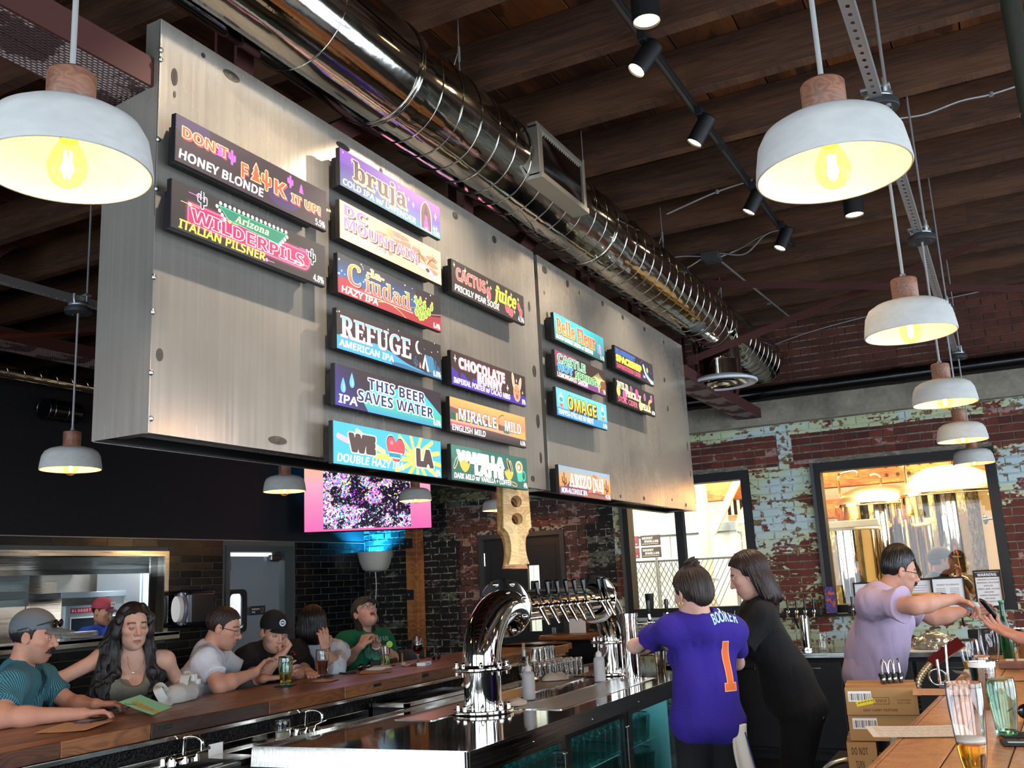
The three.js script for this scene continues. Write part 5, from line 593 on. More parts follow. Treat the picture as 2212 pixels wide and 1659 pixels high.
// tap tower
{
  const t = thing('tap_tower', 'polished chrome pipe-shaped beer tap tower on the island, with many black handles', 'tap tower', [-2.67, 0.92, -4.67]), R = 0.106;
  const arc = (dir) => { const p = []; for (let i = 0; i <= 24; i++) { const a = i / 24 * PI / 2; p.push([0, 0.25 + Math.sin(a) * 0.29, dir * (0.29 - Math.cos(a) * 0.29)]); } return p; };
  const flange = (r) => lathe([[R, -0.012], [r, -0.012], [r + 0.004, -0.008], [r + 0.004, 0.008], [r, 0.012], [R, 0.012]], 48);
  const leg = (z, dir) => {
    const L = mesh('tower_leg', [cyl(R - 0.004, R - 0.004, 0.23, 0, 0.125, z, 48), tube(arc(dir).map(([x, y, q]) => [x, y, q + z]), R, 40, 40)], M.chrome, t);
    mesh('flange', [flange(0.16).translate(0, 0.012, z)], M.chrome, L); mesh('flange', [flange(0.158).translate(0, 0.232, z)], M.chrome, L); mesh('flange', [flange(0.165).rotateX(PI / 2).translate(0, 0.54, z + dir * 0.3)], M.chrome, L);
    for (const y of [0.012, 0.232]) for (let k = 0; k < 8; k++) { const a = k * PI / 4 + 0.3; mesh('bolt', [cyl(0.013, 0.013, 0.012, Math.cos(a) * 0.138, y + 0.018, z + Math.sin(a) * 0.138, 6), ball(0.011, Math.cos(a) * 0.138, y + 0.028, z + Math.sin(a) * 0.138, 1, 1.1, 1, 12), ...(y > 0.1 ? [cyl(0.011, 0.011, 0.03, Math.cos(a) * 0.138, y - 0.02, z + Math.sin(a) * 0.138, 8)] : [])], M.chrome, L); }
    for (let k = 0; k < 8; k++) { const a = k * PI / 4 + 0.39; mesh('bolt', [ball(0.014, Math.cos(a) * 0.142, 0.54 + Math.sin(a) * 0.142, z + dir * 0.28, 1, 1, 1.1, 12)], M.chrome, L); }
  };
  leg(0, -1); leg(-1.92, 1);
  mesh('crossbar', [rod([0, 0.54, -0.3], [0, 0.54, -1.62], 0.092, 48)], M.chrome, t);
  const blackGrip = std(0x0b0b0d, 0.22);
  const faucet = (z, s = 1) => {
    const f = mesh('faucet', [rod([s * 0.08, 0.53, z], [s * 0.13, 0.53, z], 0.016, 16), rod([s * 0.125, 0.53, z], [s * 0.14, 0.53, z], 0.022, 16), ball(0.02, s * 0.15, 0.53, z, 1, 1.1, 1)], M.chrome, t);
    mesh('spout', [rod([s * 0.15, 0.525, z], [s * 0.2, 0.43, z], 0.02, 16, 0.009), rod([s * 0.15, 0.545, z], [s * 0.142, 0.585, z], 0.012, 14, 0.009)], M.chrome, f);
    mesh('tap_handle', [along(lathe([[0, -0.052], [0.008, -0.052], [0.0115, -0.02], [0.0165, 0.04], [0.0155, 0.05], [0, 0.052]], 20), [s * 0.142, 0.58, z], [s * 0.128, 0.685, z])], blackGrip, f);
  };
  for (const z of [-0.46, -0.6, -0.74, -0.87, -1.0, -1.14, -1.4, -1.5]) faucet(z);
  for (const z of [-0.46, -0.7, -0.94, -1.2]) faucet(z, -1);
  const c = thing('side_tap_column', 'slim straight chrome tap column behind the arched tower, with two side faucets', 'tap column', [-2.42, 0.92, -6.28]);
  mesh('column', [cyl(0.06, 0.06, 0.42, 0, 0.21, 0, 36), cyl(0.066, 0.066, 0.02, 0, 0.425, 0, 36), cyl(0.085, 0.085, 0.015, 0, 0.0075, 0, 36)], M.chrome, c);
  for (const [x, z] of [[0.05, -0.12], [0.12, -0.3]]) { const f = mesh('faucet', [rod([0, 0.36, z * 0.4], [x + 0.05, 0.36, z], 0.014), ball(0.024, x + 0.06, 0.365, z), rod([x + 0.065, 0.36, z], [x + 0.1, 0.28, z], 0.016, 14, 0.008), rod([x + 0.06, 0.38, z], [x + 0.055, 0.42, z], 0.012)], M.chrome, c); mesh('tap_handle', [lathe([[0, 0], [0.01, 0], [0.016, 0.1], [0, 0.105]], 16).translate(x + 0.055, 0.41, z)], blackGrip, f); }
}
// ---------- back counter along the brick wall ----------
{
  const t = thing('back_counter', 'stainless topped back counter with black doors along the brick wall', 'counter', [0, 0, 0]);
  mesh('counter_top', [rb(3.4, 0.045, 0.62, 0.006, -2.0, 0.865, -8.93)], M.steel, t); mesh('cabinet', [slab(-3.7, -0.3, 0.08, 0.842, -9.22, -8.66)], M.blackMatte, t); mesh('kick_plate', [slab(-3.7, -0.3, 0, 0.08, -9.2, -8.72)], M.black, t);
  for (let k = 0; k < 6; k++) { const x = -3.4 + k * 0.56; const d = mesh('cabinet_door', [rb(0.53, 0.7, 0.02, 0.004, x, 0.46, -8.65)], M.black, t); mesh('door_handle', [rb(0.2, 0.012, 0.015, 0.003, x, 0.76, -8.635), cyl(0.01, 0.01, 0.008, 0, 0, 0).rotateX(PI / 2).translate(x - 0.15, 0.8, -8.638)], M.steelDark, d); }
  const s = thing('window_ledge', 'thin black shelf below the big brewery window', 'shelf', [-1.2, 1.175, -9.2]); mesh('shelf_board', [rb(1.8, 0.022, 0.17, 0.004, 0, 0, 0.0)], M.black, s); mesh('bracket', [-0.7, 0, 0.7].map((x) => rod([x, -0.01, 0.05], [x, -0.12, -0.07], 0.008)), M.black, s);
}
function frameSign(label, x, y, z, w, h, draw, rx = -0.08) {
  const t = thing('framed_notice', label, 'frame', [x, y, z]); t.rotation.x = rx; mesh('frame', [slab(-w / 2, w / 2, 0, 0.014, -0.008, 0.008), slab(-w / 2, w / 2, h - 0.014, h, -0.008, 0.008), slab(-w / 2, -w / 2 + 0.014, 0.014, h - 0.014, -0.008, 0.008), slab(w / 2 - 0.014, w / 2, 0.014, h - 0.014, -0.008, 0.008), slab(-w / 2 + 0.01, w / 2 - 0.01, 0.01, h - 0.01, -0.008, -0.002)], M.black, t); mesh('print', [sheet(w - 0.026, h - 0.026).translate(0, h / 2, 0.0)], std(0xffffff, 0.4, 0, { map: canvasTex(256, Math.round(256 * h / w), draw) }), t); return t;
}
const lines = (c, w, h, y0, n, a = 0.1) => { c.fillStyle = '#777'; for (let i = 0; i < n; i++) c.fillRect(w * (a + (i % 3) * 0.04), y0 + i * (h - y0 - 10) / n, w * (1 - 2 * a - (i % 3) * 0.08), 3); };
frameSign('black framed certificate left of the bartender in lilac', -1.2, 1.19, -9.16, 0.32, 0.26, (c, w, h) => { c.fillStyle = '#e9ecec'; c.fillRect(0, 0, w, h); txt(c, 'MCE', 30, 110, 62, { f: SERIF, b: '', fill: '#444' }); lines(c, w, h, 130, 5); });
frameSign('black framed notice half hidden behind the face of the bartender in lilac', -0.85, 1.19, -9.17, 0.3, 0.27, (c, w, h) => { c.fillStyle = '#eceef0'; c.fillRect(0, 0, w, h); lines(c, w, h, 40, 9); });
frameSign('white operating permit in a black frame under the brewery window glass', -0.575, 1.19, -9.15, 0.27, 0.275, (c, w, h) => { c.fillStyle = '#eef1f0'; c.fillRect(0, 0, w, h); txt(c, 'PERMIT TO OPERATE', 34, 60, 18, { f: SERIF, fill: '#444', fit: 188 }); c.fillStyle = '#777'; for (let i = 0; i < 6; i++) { c.fillRect(24, 84 + i * 14, 80, 4); c.fillRect(140, 84 + i * 14, 76, 4); } lines(c, w, h, 180, 4); });
frameSign('black framed WARNING notice about alcohol at the right end of the window', -0.262, 1.2, -9.15, 0.215, 0.31, (c, w, h) => { c.fillStyle = '#e6e6e2'; c.fillRect(0, 0, w, h); c.fillStyle = '#111'; c.fillRect(0, 6, w, 54); txt(c, 'WARNING', 28, 48, 42, { fill: '#fff', fit: 200 }); ['DRINKING ALCOHOLIC', 'BEVERAGES, INCLUDING', 'DISTILLED', 'SPIRITS, BEER, COOLERS', 'AND WINE', 'DURING PREGNANCY', 'CAN CAUSE', 'BIRTH DEFECTS'].forEach((s, i) => txt(c, s, w / 2, 92 + i * 34, 22, { fill: '#333', al: 'center', w: 0.9 })); });
{ const t = thing('picture_tile', 'narrow purple and orange picture tile leaning at the left window edge', 'picture', [-1.56, 1.187, -9.13]); t.rotation.x = -0.12; mesh('tile_body', [rb(0.1, 0.24, 0.015, 0.003, 0, 0.12, 0)], M.black, t); mesh('print', [sheet(0.092, 0.23).translate(0, 0.12, 0.0085)], std(0xffffff, 0.5, 0, { map: tex(64, 160, (u, v) => lerp3(lerp3([44, 40, 96], [110, 96, 170], fbm(u * 5, v * 10, 4)), [214, 90, 50], sstep(0.52, 0.62, fbm(u * 4 + 9, v * 8, 4) - Math.abs(v - 0.5) * 0.3))) }), t); }
function smallTower(label, x, z, n, y0, col) {
  const t = thing('small_tap_tower', label, 'tap tower', [x, y0, z]); if (col) mesh('column', [cyl(0.045, 0.045, 0.3, 0, 0.15, 0, 30), cyl(0.07, 0.07, 0.012, 0, 0.006, 0, 30)], M.chrome, t);
  const y = col ? 0.33 : 0.03; mesh('tap_box', [rb(n * 0.075 + 0.03, 0.07, 0.07, 0.008, 0, y, 0)], M.black, t);
  for (let k = 0; k < n; k++) { const q = (k - (n - 1) / 2) * 0.075, f = mesh('faucet', [rod([q, y, 0.03], [q, y, 0.07], 0.012), ball(0.017, q, y, 0.08), rod([q, y, 0.08], [q, y - 0.055, 0.115], 0.014, 12, 0.007)], M.chrome, t); mesh('tap_handle', [rod([q, y + 0.015, 0.08], [q, y + 0.11, 0.075], 0.008, 12, 0.012)], M.blackGloss, f); }
}
smallTower('small four handle tap tower on a chrome column in front of the mint brick', -1.78, -8.95, 4, 0.89, true);
smallTower('low black tap box with two faucets on the window ledge', -1.33, -9.14, 2, 1.19, false);
// ---------- bar on the right, under the camera ----------
const barRM = [0, 0.3, 0.55, 0.8].map((o, i) => { const m = wm(shifted(T.barR, o, o * 0.7, 1.0, 0.55), 0.36, { bumpScale: 0.0004 }); m.color.setScalar([1, 0.92, 1.03, 0.88][i]); return m; });
{
  const t = thing('bar_counter', 'light varnished wooden guest bar in the right foreground', 'bar', [-0.335, 0, -4.5], -0.0);
  const turn = 0.05, S = new THREE.Group();
  for (let i = 0; i < 5; i++) mesh('plank', [rb(0.156, 0.045, 7.2, 0.004, 0.078 + i * 0.158, 1.047, 1.6, 2).rotateY(-turn)], barRM[i % 4], t);
  mesh('edge_strip', [rb(0.02, 0.05, 7.2, 0.004, -0.01, 1.045, 1.6, 2).rotateY(-turn)], barRM[3], t); mesh('base_panel', [bx(0.05, 1.02, 7.0, 0.12, 0.51, 1.6).rotateY(-turn), bx(0.05, 1.02, 7.0, 0.7, 0.51, 1.6).rotateY(-turn)], M.blackMatte, t);
}
// ---------- kitchen seen through the hatch ----------
{
  const hood = thing('extractor_hood', 'long stainless extractor hood over the kitchen line', 'hood', [-8.6, 1.9, -5.0]); mesh('hood_shell', [slab(-0.72, 0.72, 0.02, 0.16, -2.3, 1.9), slab(-0.75, 0.75, 0.14, 0.68, -2.3, 1.9)], M.steel, hood); mesh('drip_edge', [slab(0.66, 0.72, -0.03, 0.02, -2.3, 1.9)], M.steelDark, hood); for (let k = 0; k < 6; k++) mesh('grease_filter', [bx(0.02, 0.4, 0.48, -0.35, -0.1, 1.4 - k * 0.52).rotateZ(0)], M.steelDark, hood);
  const lamp = thing('pass_shelf', 'dark grey heat lamp shelf hung by a post inside the kitchen hatch', 'shelf', [-7.35, 1.69, -4.6]); mesh('shelf_board', [rb(0.3, 0.07, 1.15, 0.006)], std(0x5d6a6c, 0.5, 0.3), lamp); mesh('hanger_post', [-0.2, 0.4].map((z) => rod([0.05, 0, z], [0.05, 0.9, z], 0.017)), M.steel, lamp);
  const ov = thing('convection_oven', 'stainless double door convection oven with a red name plate in the kitchen', 'oven', [-8.8, 0, -6.72]); mesh('oven_body', [slab(-0.56, 0, 0.72, 1.66, -0.95, 0)], M.steel, ov); mesh('oven_top', [rb(0.62, 0.06, 1.02, 0.006, -0.28, 1.69, -0.475)], std(0xb9c8d2, 0.35, 0.6), ov); mesh('leg', [[-0.05, -0.05], [-0.05, -0.9], [-0.5, -0.05], [-0.5, -0.9]].map(([x, z]) => rod([x, 0, z], [x, 0.72, z], 0.025)), M.steelDark, ov);
  for (const [z0, z1] of [[-0.03, -0.44], [-0.5, -0.92]]) { const d = mesh('oven_door', [slab(0, 0.03, 0.78, 1.58, z1, z0)], std(0xa3b0b8, 0.35, 0.6), ov); mesh('door_window', [slab(0.03, 0.034, 0.88, 1.45, z1 + 0.06, z0 - 0.06)], std(0x27343a, 0.1), d); mesh('window_frame', [slab(0.03, 0.04, 1.45, 1.465, z1 + 0.05, z0 - 0.05), slab(0.03, 0.04, 0.87, 0.885, z1 + 0.05, z0 - 0.05), slab(0.03, 0.04, 0.88, 1.45, z1 + 0.05, z1 + 0.062), slab(0.03, 0.04, 0.88, 1.45, z0 - 0.062, z0 - 0.05)], M.white, d); }
  mesh('name_plate', [sheet(0.3, 0.055).rotateY(PI / 2).translate(0.032, 1.53, -0.235)], std(0xffffff, 0.5, 0, { map: canvasTex(256, 48, (c) => { c.fillStyle = '#b32339'; c.fillRect(0, 0, 256, 48); 'BLODGETT'.split('').forEach((s, i) => txt(c, s, 12 + i * 30, 36, 34, { fill: '#f4ece8' })); }) }), ov);
  const fr = thing('kitchen_fridge', 'tall white and blue kitchen refrigerator with yellow stickers', 'refrigerator', [-8.55, 0, -8.0]); mesh('fridge_body', [rb(0.7, 2.0, 0.8, 0.01, -0.35, 1.0, 0.1)], std(0xdfe6ea, 0.4), fr); mesh('door_panel', [slab(0, 0.02, 1.05, 1.95, -0.28, 0.48), slab(0, 0.02, 0.1, 1.0, -0.28, 0.48)], std(0xa9c0d4, 0.4), fr); mesh('sticker', [[1.62, 0xe8d84a], [1.5, 0xf2f0e0], [1.4, 0xe8b83a]].map(([y]) => slab(0.02, 0.023, y, y + 0.07, 0.26, 0.36)), std(0xe6cf44, 0.6), fr);
  const tb = thing('prep_table', 'stainless prep table behind the hatch', 'table', [-7.5, 0, -5.4]); mesh('table_top', [rb(0.5, 0.04, 2.6, 0.006, 0, 0.94, 0)], M.steel, tb); mesh('leg', [[-0.2, -1.2], [0.2, -1.2], [-0.2, 1.2], [0.2, 1.2]].map(([x, z]) => rod([x, 0, z], [x, 0.93, z], 0.02)), M.steel, tb);
  const back = thing('wall_panel', 'brushed steel splash panels on the far kitchen wall', 'panel', [-9.375, 0, -5.0]); for (let k = 0; k < 4; k++) mesh('steel_panel', [rb(0.012, 1.5, 0.98, 0.003, 0, 1.1, 1.4 - k)], std(0xc9b8a6, 0.25, 0.9, { roughnessMap: T.brush }), back);
  for (const [z, n, l] of [[-5.45, 4, 'stack of white paper plates on the left of the kitchen shelf'], [-5.95, 3, 'small stack of white paper trays on the kitchen shelf near the cook']]) { const s = thing('plate_stack', l, 'plates', [XL - 0.02, 1.325, z]); for (let k = 0; k < n; k++) mesh('plate', [lathe([[0, 0.002], [0.09, 0.002], [0.135, 0.014], [0.138, 0.012], [0.09, -0.001], [0, -0.001]], 28).rotateZ(rr(-0.03, 0.03)).translate(rr(-0.01, 0.01), 0.003 + k * 0.011, rr(-0.015, 0.015))], M.paper, s); }
}
// ---------- brewery and yard beyond the windows ----------
const cream = std(0xe9dcc0, 0.85), yardFloor = std(0x8f8a80, 0.9), ZE = -13.6;
struct('wall_4', [slab(-7, 3.2, 0, 3.6, ZE - 0.2, ZE)], cream); struct('wall_5', [slab(-7.2, -7, 0, 3.6, ZE, zb0), slab(3, 3.2, 0, 3.6, ZE, zb0)], cream); struct('ceiling_2', [slab(-7.2, 3.2, 3.5, 3.6, ZE - 0.2, zb0)], std(0x9a6a3c, 0.8));
areaLight(3.2, 2.4, [-0.6, 3.42, -11.2], [-0.6, 0, -11.2], 0xffe3b4, 6.5); areaLight(2.6, 2.2, [-4.6, 3.42, -10.9], [-4.6, 0, -10.9], 0xfff4e0, 13);  // whiter yard light and its panel are added to stand in for daylight
[[-0.6, 0xffe3b4, 3.2, 'warm ceiling light panel above the brewery tanks', 3], [-4.6, 0xfff4e0, 2.6, 'added bright light panel in place of daylight above the yard fence', 5]].forEach(([x, c, w, l, k]) => { const t = thing('ceiling_light', l, 'light', [x, 3.46, -11.1]); mesh('frame', [slab(-w / 2 - 0.03, w / 2 + 0.03, 0.0, 0.04, -1.2, 1.2)], M.white, t); mesh('lamp_panel', [bx(w, 0.01, 2.3, 0, -0.005, 0)], glow(c, k), t); });
const beamMat = wm(shifted(T.orange, 0, 0, 0.7, 1.8), 0.6);
[[-12.75, 2.74, 0.3], [-12.9, 2.33, 0.24], [-12.95, 2.02, 0.2]].forEach(([z, y, h], i) => { const t = thing('timber_beam', ['upper', 'middle', 'lower'][i] + ' orange timber beam on the far brewery wall', 'beam', [-0.6, y, z]); mesh('beam_body', [rb(5.0, h, 0.14, 0.01)], beamMat, t); if (!i) for (let k = 0; k < 10; k++) mesh('bolt', [cyl(0.022, 0.022, 0.02, 0, 0, 0, 6).rotateX(PI / 2).translate(-0.72 + (k % 5) * 0.13, k < 5 ? 0.06 : -0.05, 0.075)], M.iron, t); });
{ const t = thing('timber_beam', 'orange timber beam with a diagonal strut above the left window tank', 'beam', [-2.9, 2.62, -11.9]); mesh('beam_body', [rb(1.4, 0.28, 0.14, 0.01)], beamMat, t); mesh('diagonal_strut', [barBox([-0.45, -0.55, 0.12], [0.0, 0.2, 0.12], 0.09, 0.05)], std(0xd9cfae, 0.7), t); mesh('lower_beam', [rb(1.2, 0.2, 0.12, 0.01, 0.3, -0.42, -0.2)], beamMat, t); mesh('roof_slat', Array.from({ length: 12 }, (_, i) => bx(0.03, 0.22, 0.05, -0.3 + i * 0.08, -0.2, -0.25)), M.iron, t); }
const tankSteel = std(0xd9c9a4, 0.2, 1, { roughnessMap: T.smudge });
function tank(label, x, z, r, y1, dome, dress) {
  const t = thing('brewing_tank', label, 'tank', [x, 0, z]); mesh('tank_body', [lathe([[0, 0.28], [r * 0.3, 0.3], [r, 0.72], [r, y1], [r * 0.985, y1 + 0.03]], 64)], tankSteel, t); mesh('tank_dome', [lathe([[r * 0.985, y1 + 0.03], [r * 0.93, y1 + dome * 0.35], [r * 0.75, y1 + dome * 0.68], [r * 0.45, y1 + dome * 0.92], [r * 0.1, y1 + dome], [0, y1 + dome]], 64)], std(0xd2b892, 0.38, 1), t); mesh('weld_band', [torus(r + 0.002, 0.005, 0, 0, 0, 64).rotateX(PI / 2).translate(0, y1, 0)], tankSteel, t);
  mesh('leg', [0, 1, 2, 3].map((k) => rod([Math.cos(k * PI / 2 + 0.7) * r * 0.8, 0, Math.sin(k * PI / 2 + 0.7) * r * 0.8], [Math.cos(k * PI / 2 + 0.7) * r * 0.8, 0.7, Math.sin(k * PI / 2 + 0.7) * r * 0.8], 0.03)), tankSteel, t);
  if (dress) { mesh('cleaning_pipe', [tube([[-r * 0.75, y1 + 0.05, 0.2], [-r * 0.76, y1 + 0.36, 0.2], [-r * 0.72, y1 + 0.4, 0.2], [-r * 0.35, y1 + 0.42, 0.2], [-r * 0.33, y1 + 0.36, 0.2]], 0.017, 40, 10), tube([[-r * 0.1, y1 + dome + 0.12, 0], [0, y1 + dome + 0.13, 0], [r * 0.1, y1 + dome + 0.1, 0], [r * 0.12, y1 + dome - 0.02, 0]], 0.016, 24, 10)], tankSteel, t); mesh('sample_valve', [ball(0.055, 0.3, y1 - 0.3, r * 0.78, 1, 1, 0.4), rod([0.3, y1 - 0.3, r * 0.8], [0.42, y1 - 0.29, r * 0.86], 0.012), rod([0.42, y1 - 0.24, r * 0.86], [0.42, y1 - 0.34, r * 0.86], 0.01)], M.steelDark, t); mesh('manway', [torus(0.14, 0.016, 0, 1.3, r + 0.0, 40), cyl(0.13, 0.13, 0.03, 0, 0, 0, 40).rotateX(PI / 2).translate(0, 1.3, r)], tankSteel, t); }
  return t;
}
tank('largest bright steel brewing tank behind the right side of the big window', -0.58, -11.5, 0.53, 2.3, 0.34, true); tank('domed steel brewing tank behind the left of the largest one', -1.42, -12.3, 0.52, 2.29, 0.26, true); tank('steel brewing tank seen through the left window beside the green brick', -2.46, -11.5, 0.5, 2.12, 0.38, false);
{ const t = thing('open_kettle', 'open topped steel kettle with a cream rim at the left edge of the big window', 'kettle', [-1.68, 0, -10.75]); mesh('kettle_wall', [lathe([[0.36, 0.3], [0.4, 0.32], [0.4, 1.98], [0.395, 1.98], [0.39, 0.34]], 48)], tankSteel, t); mesh('kettle_rim', [rb(0.95, 0.07, 0.12, 0.01, 0.0, 2.02, 0.42), torus(0.4, 0.02, 0, 0, 0, 48).rotateX(PI / 2).translate(0, 1.98, 0)], cream, t); mesh('leg', [-0.25, 0.25].map((x) => rod([x, 0, 0.1], [x, 0.33, 0.1], 0.03)), tankSteel, t); }
{ const t = thing('yard_wall', 'pale blue metal clad yard wall behind the chain link fence', 'wall', [-5.0, 0, -11.95]); for (let k = 0; k < 7; k++) mesh('metal_panel', [rb(0.49, 2.1, 0.04, 0.006, -1.2 + k * 0.5, 1.05, 0)], std(k % 2 ? 0xb9ccd4 : 0xc6d6dc, 0.5, 0.3), t); mesh('wall_cap', [rb(3.6, 0.12, 0.1, 0.01, 0.3, 2.16, 0)], std(0x8fa0a8, 0.6, 0.3), t); }
const board2 = (l, x, y, red) => { const t = thing('wall_sign', l, 'sign', [x, y, -11.66]); mesh('sign_board', [rb(0.26, 0.13, 0.02, 0.003)], std(red ? 0x5c2b2e : 0x2a2524, 0.7), t); mesh('print', [sheet(0.25, 0.12).translate(0, 0, 0.0115)], std(0xffffff, 0.7, 0, { map: canvasTex(256, 124, (c) => { c.fillStyle = red ? '#6b3236' : '#332c2a'; c.fillRect(0, 0, 256, 124); if (red) { c.fillStyle = '#4a2024'; c.fillRect(0, 66, 256, 10); c.fillStyle = '#c9b9b0'; for (let i = 0; i < 9; i++) c.fillRect(14 + i * 26, 96, 18, 10); poly(c, [[190, 20], [220, 20], [205, 56]], '#a33'); } else { txt(c, 'DESERT', 14, 46, 40, { fill: '#d8d2c8', fit: 150 }); txt(c, 'DWELLER', 44, 88, 40, { fill: '#d8d2c8', fit: 196 }); for (let i = 0; i < 8; i++) { c.fillStyle = '#a9a298'; c.fillRect(16 + i * 28, 102, 20, 8); } } }) }), t); };
board2('upper dark sign board reading DESERT DWELLER on the yard wall', -4.12, 2.04, false); board2('lower dark sign board reading DESERT DWELLER on the yard wall', -4.12, 1.89, false); board2('upper red sign board left of the dark one on the yard wall', -4.41, 2.04, true); board2('lower red sign board left of the dark one on the yard wall', -4.41, 1.89, true);
{ const t = thing('chain_link_fence', 'chain link fence with a steel top rail outside the left window', 'fence', [-3.55, 0, -10.5]); mesh('top_rail', [rod([-0.9, 1.77, 0], [0.85, 1.76, 0], 0.018)], M.strut, t); mesh('fence_post', [-0.9, -0.1, 0.8].map((x) => rod([x, 0, 0], [x, 1.8, 0], 0.022)), M.strut, t); const w = []; for (let k = -30; k < 26; k++) for (const s of [-1, 1]) { let x0 = k * 0.06, x1 = x0 + s * 0.62; w.push([x0, x1]); } const gs = w.filter(([a, b]) => Math.min(a, b) > -0.95 && Math.max(a, b) < 0.9).map(([a, b], i) => rod([a, 0.65, i % 2 * 0.004], [b, 1.75, i % 2 * 0.004], 0.0035, 5)); tag(mesh('wire_mesh', gs, std(0x6d6a60, 0.5, 0.6), t), null, null, null, 'stuff'); const p = thing('yard_post', 'white painted post in the yard beside the fence', 'post', [-3.2, 0, -10.95]); mesh('post_shaft', [rb(0.11, 2.75, 0.11, 0.008, 0, 1.375, 0)], std(0xf0ead8, 0.7), p); }
// ---------- people: one distance field per figure, meshed; clothes and hair are meshes over it ----------
const smin = (a, b, k) => { const h = k - Math.abs(a - b); return h > 0 ? Math.min(a, b) - h * h / (4 * k) : Math.min(a, b); }, smax = (a, b, k) => -smin(-a, -b, k);
const ell = (x, y, z, cx, cy, cz, rx, ry, rz) => { x -= cx; y -= cy; z -= cz; const a = Math.sqrt(x * x / (rx * rx) + y * y / (ry * ry) + z * z / (rz * rz)), b = Math.sqrt(x * x / (rx ** 4) + y * y / (ry ** 4) + z * z / (rz ** 4)); return b < 1e-9 ? -Math.min(rx, ry, rz) : a * (a - 1) / b; };
const seg = (x, y, z, ax, ay, az, bx_, by, bz, ra, rb_) => { const vx = bx_ - ax, vy = by - ay, vz = bz - az, t = clamp(((x - ax) * vx + (y - ay) * vy + (z - az) * vz) / (vx * vx + vy * vy + vz * vz + 1e-12)); x -= ax + vx * t; y -= ay + vy * t; z -= az + vz * t; return Math.sqrt(x * x + y * y + z * z) - ra - (rb_ - ra) * t; };
function caps(list, k) {                      // smooth union of tapered capsules [a, b, ra, rb]
  const n = list.length, d = new Float64Array(n * 9); list.forEach(([a, b, ra, rb_], i) => { const v = b.clone().sub(a); d.set([a.x, a.y, a.z, v.x, v.y, v.z, 1 / (v.lengthSq() + 1e-12), ra, rb_ - ra], i * 9); });
  return (x, y, z) => { let r = 9; for (let i = 0, o = 0; i < n; i++, o += 9) { const px = x - d[o], py = y - d[o + 1], pz = z - d[o + 2]; let t = (px * d[o + 3] + py * d[o + 4] + pz * d[o + 5]) * d[o + 6]; t = t < 0 ? 0 : t > 1 ? 1 : t; const qx = px - d[o + 3] * t, qy = py - d[o + 4] * t, qz = pz - d[o + 5] * t; const e = Math.sqrt(qx * qx + qy * qy + qz * qz) - d[o + 7] - d[o + 8] * t; r = r > 8 ? e : smin(r, e, k); } return r; };
}
function box3(pts, pad) { const lo = V(1e9, 1e9, 1e9), hi = V(-1e9, -1e9, -1e9); for (const p of pts) { lo.min(p); hi.max(p); } return [lo.subScalar(pad), hi.addScalar(pad)]; }
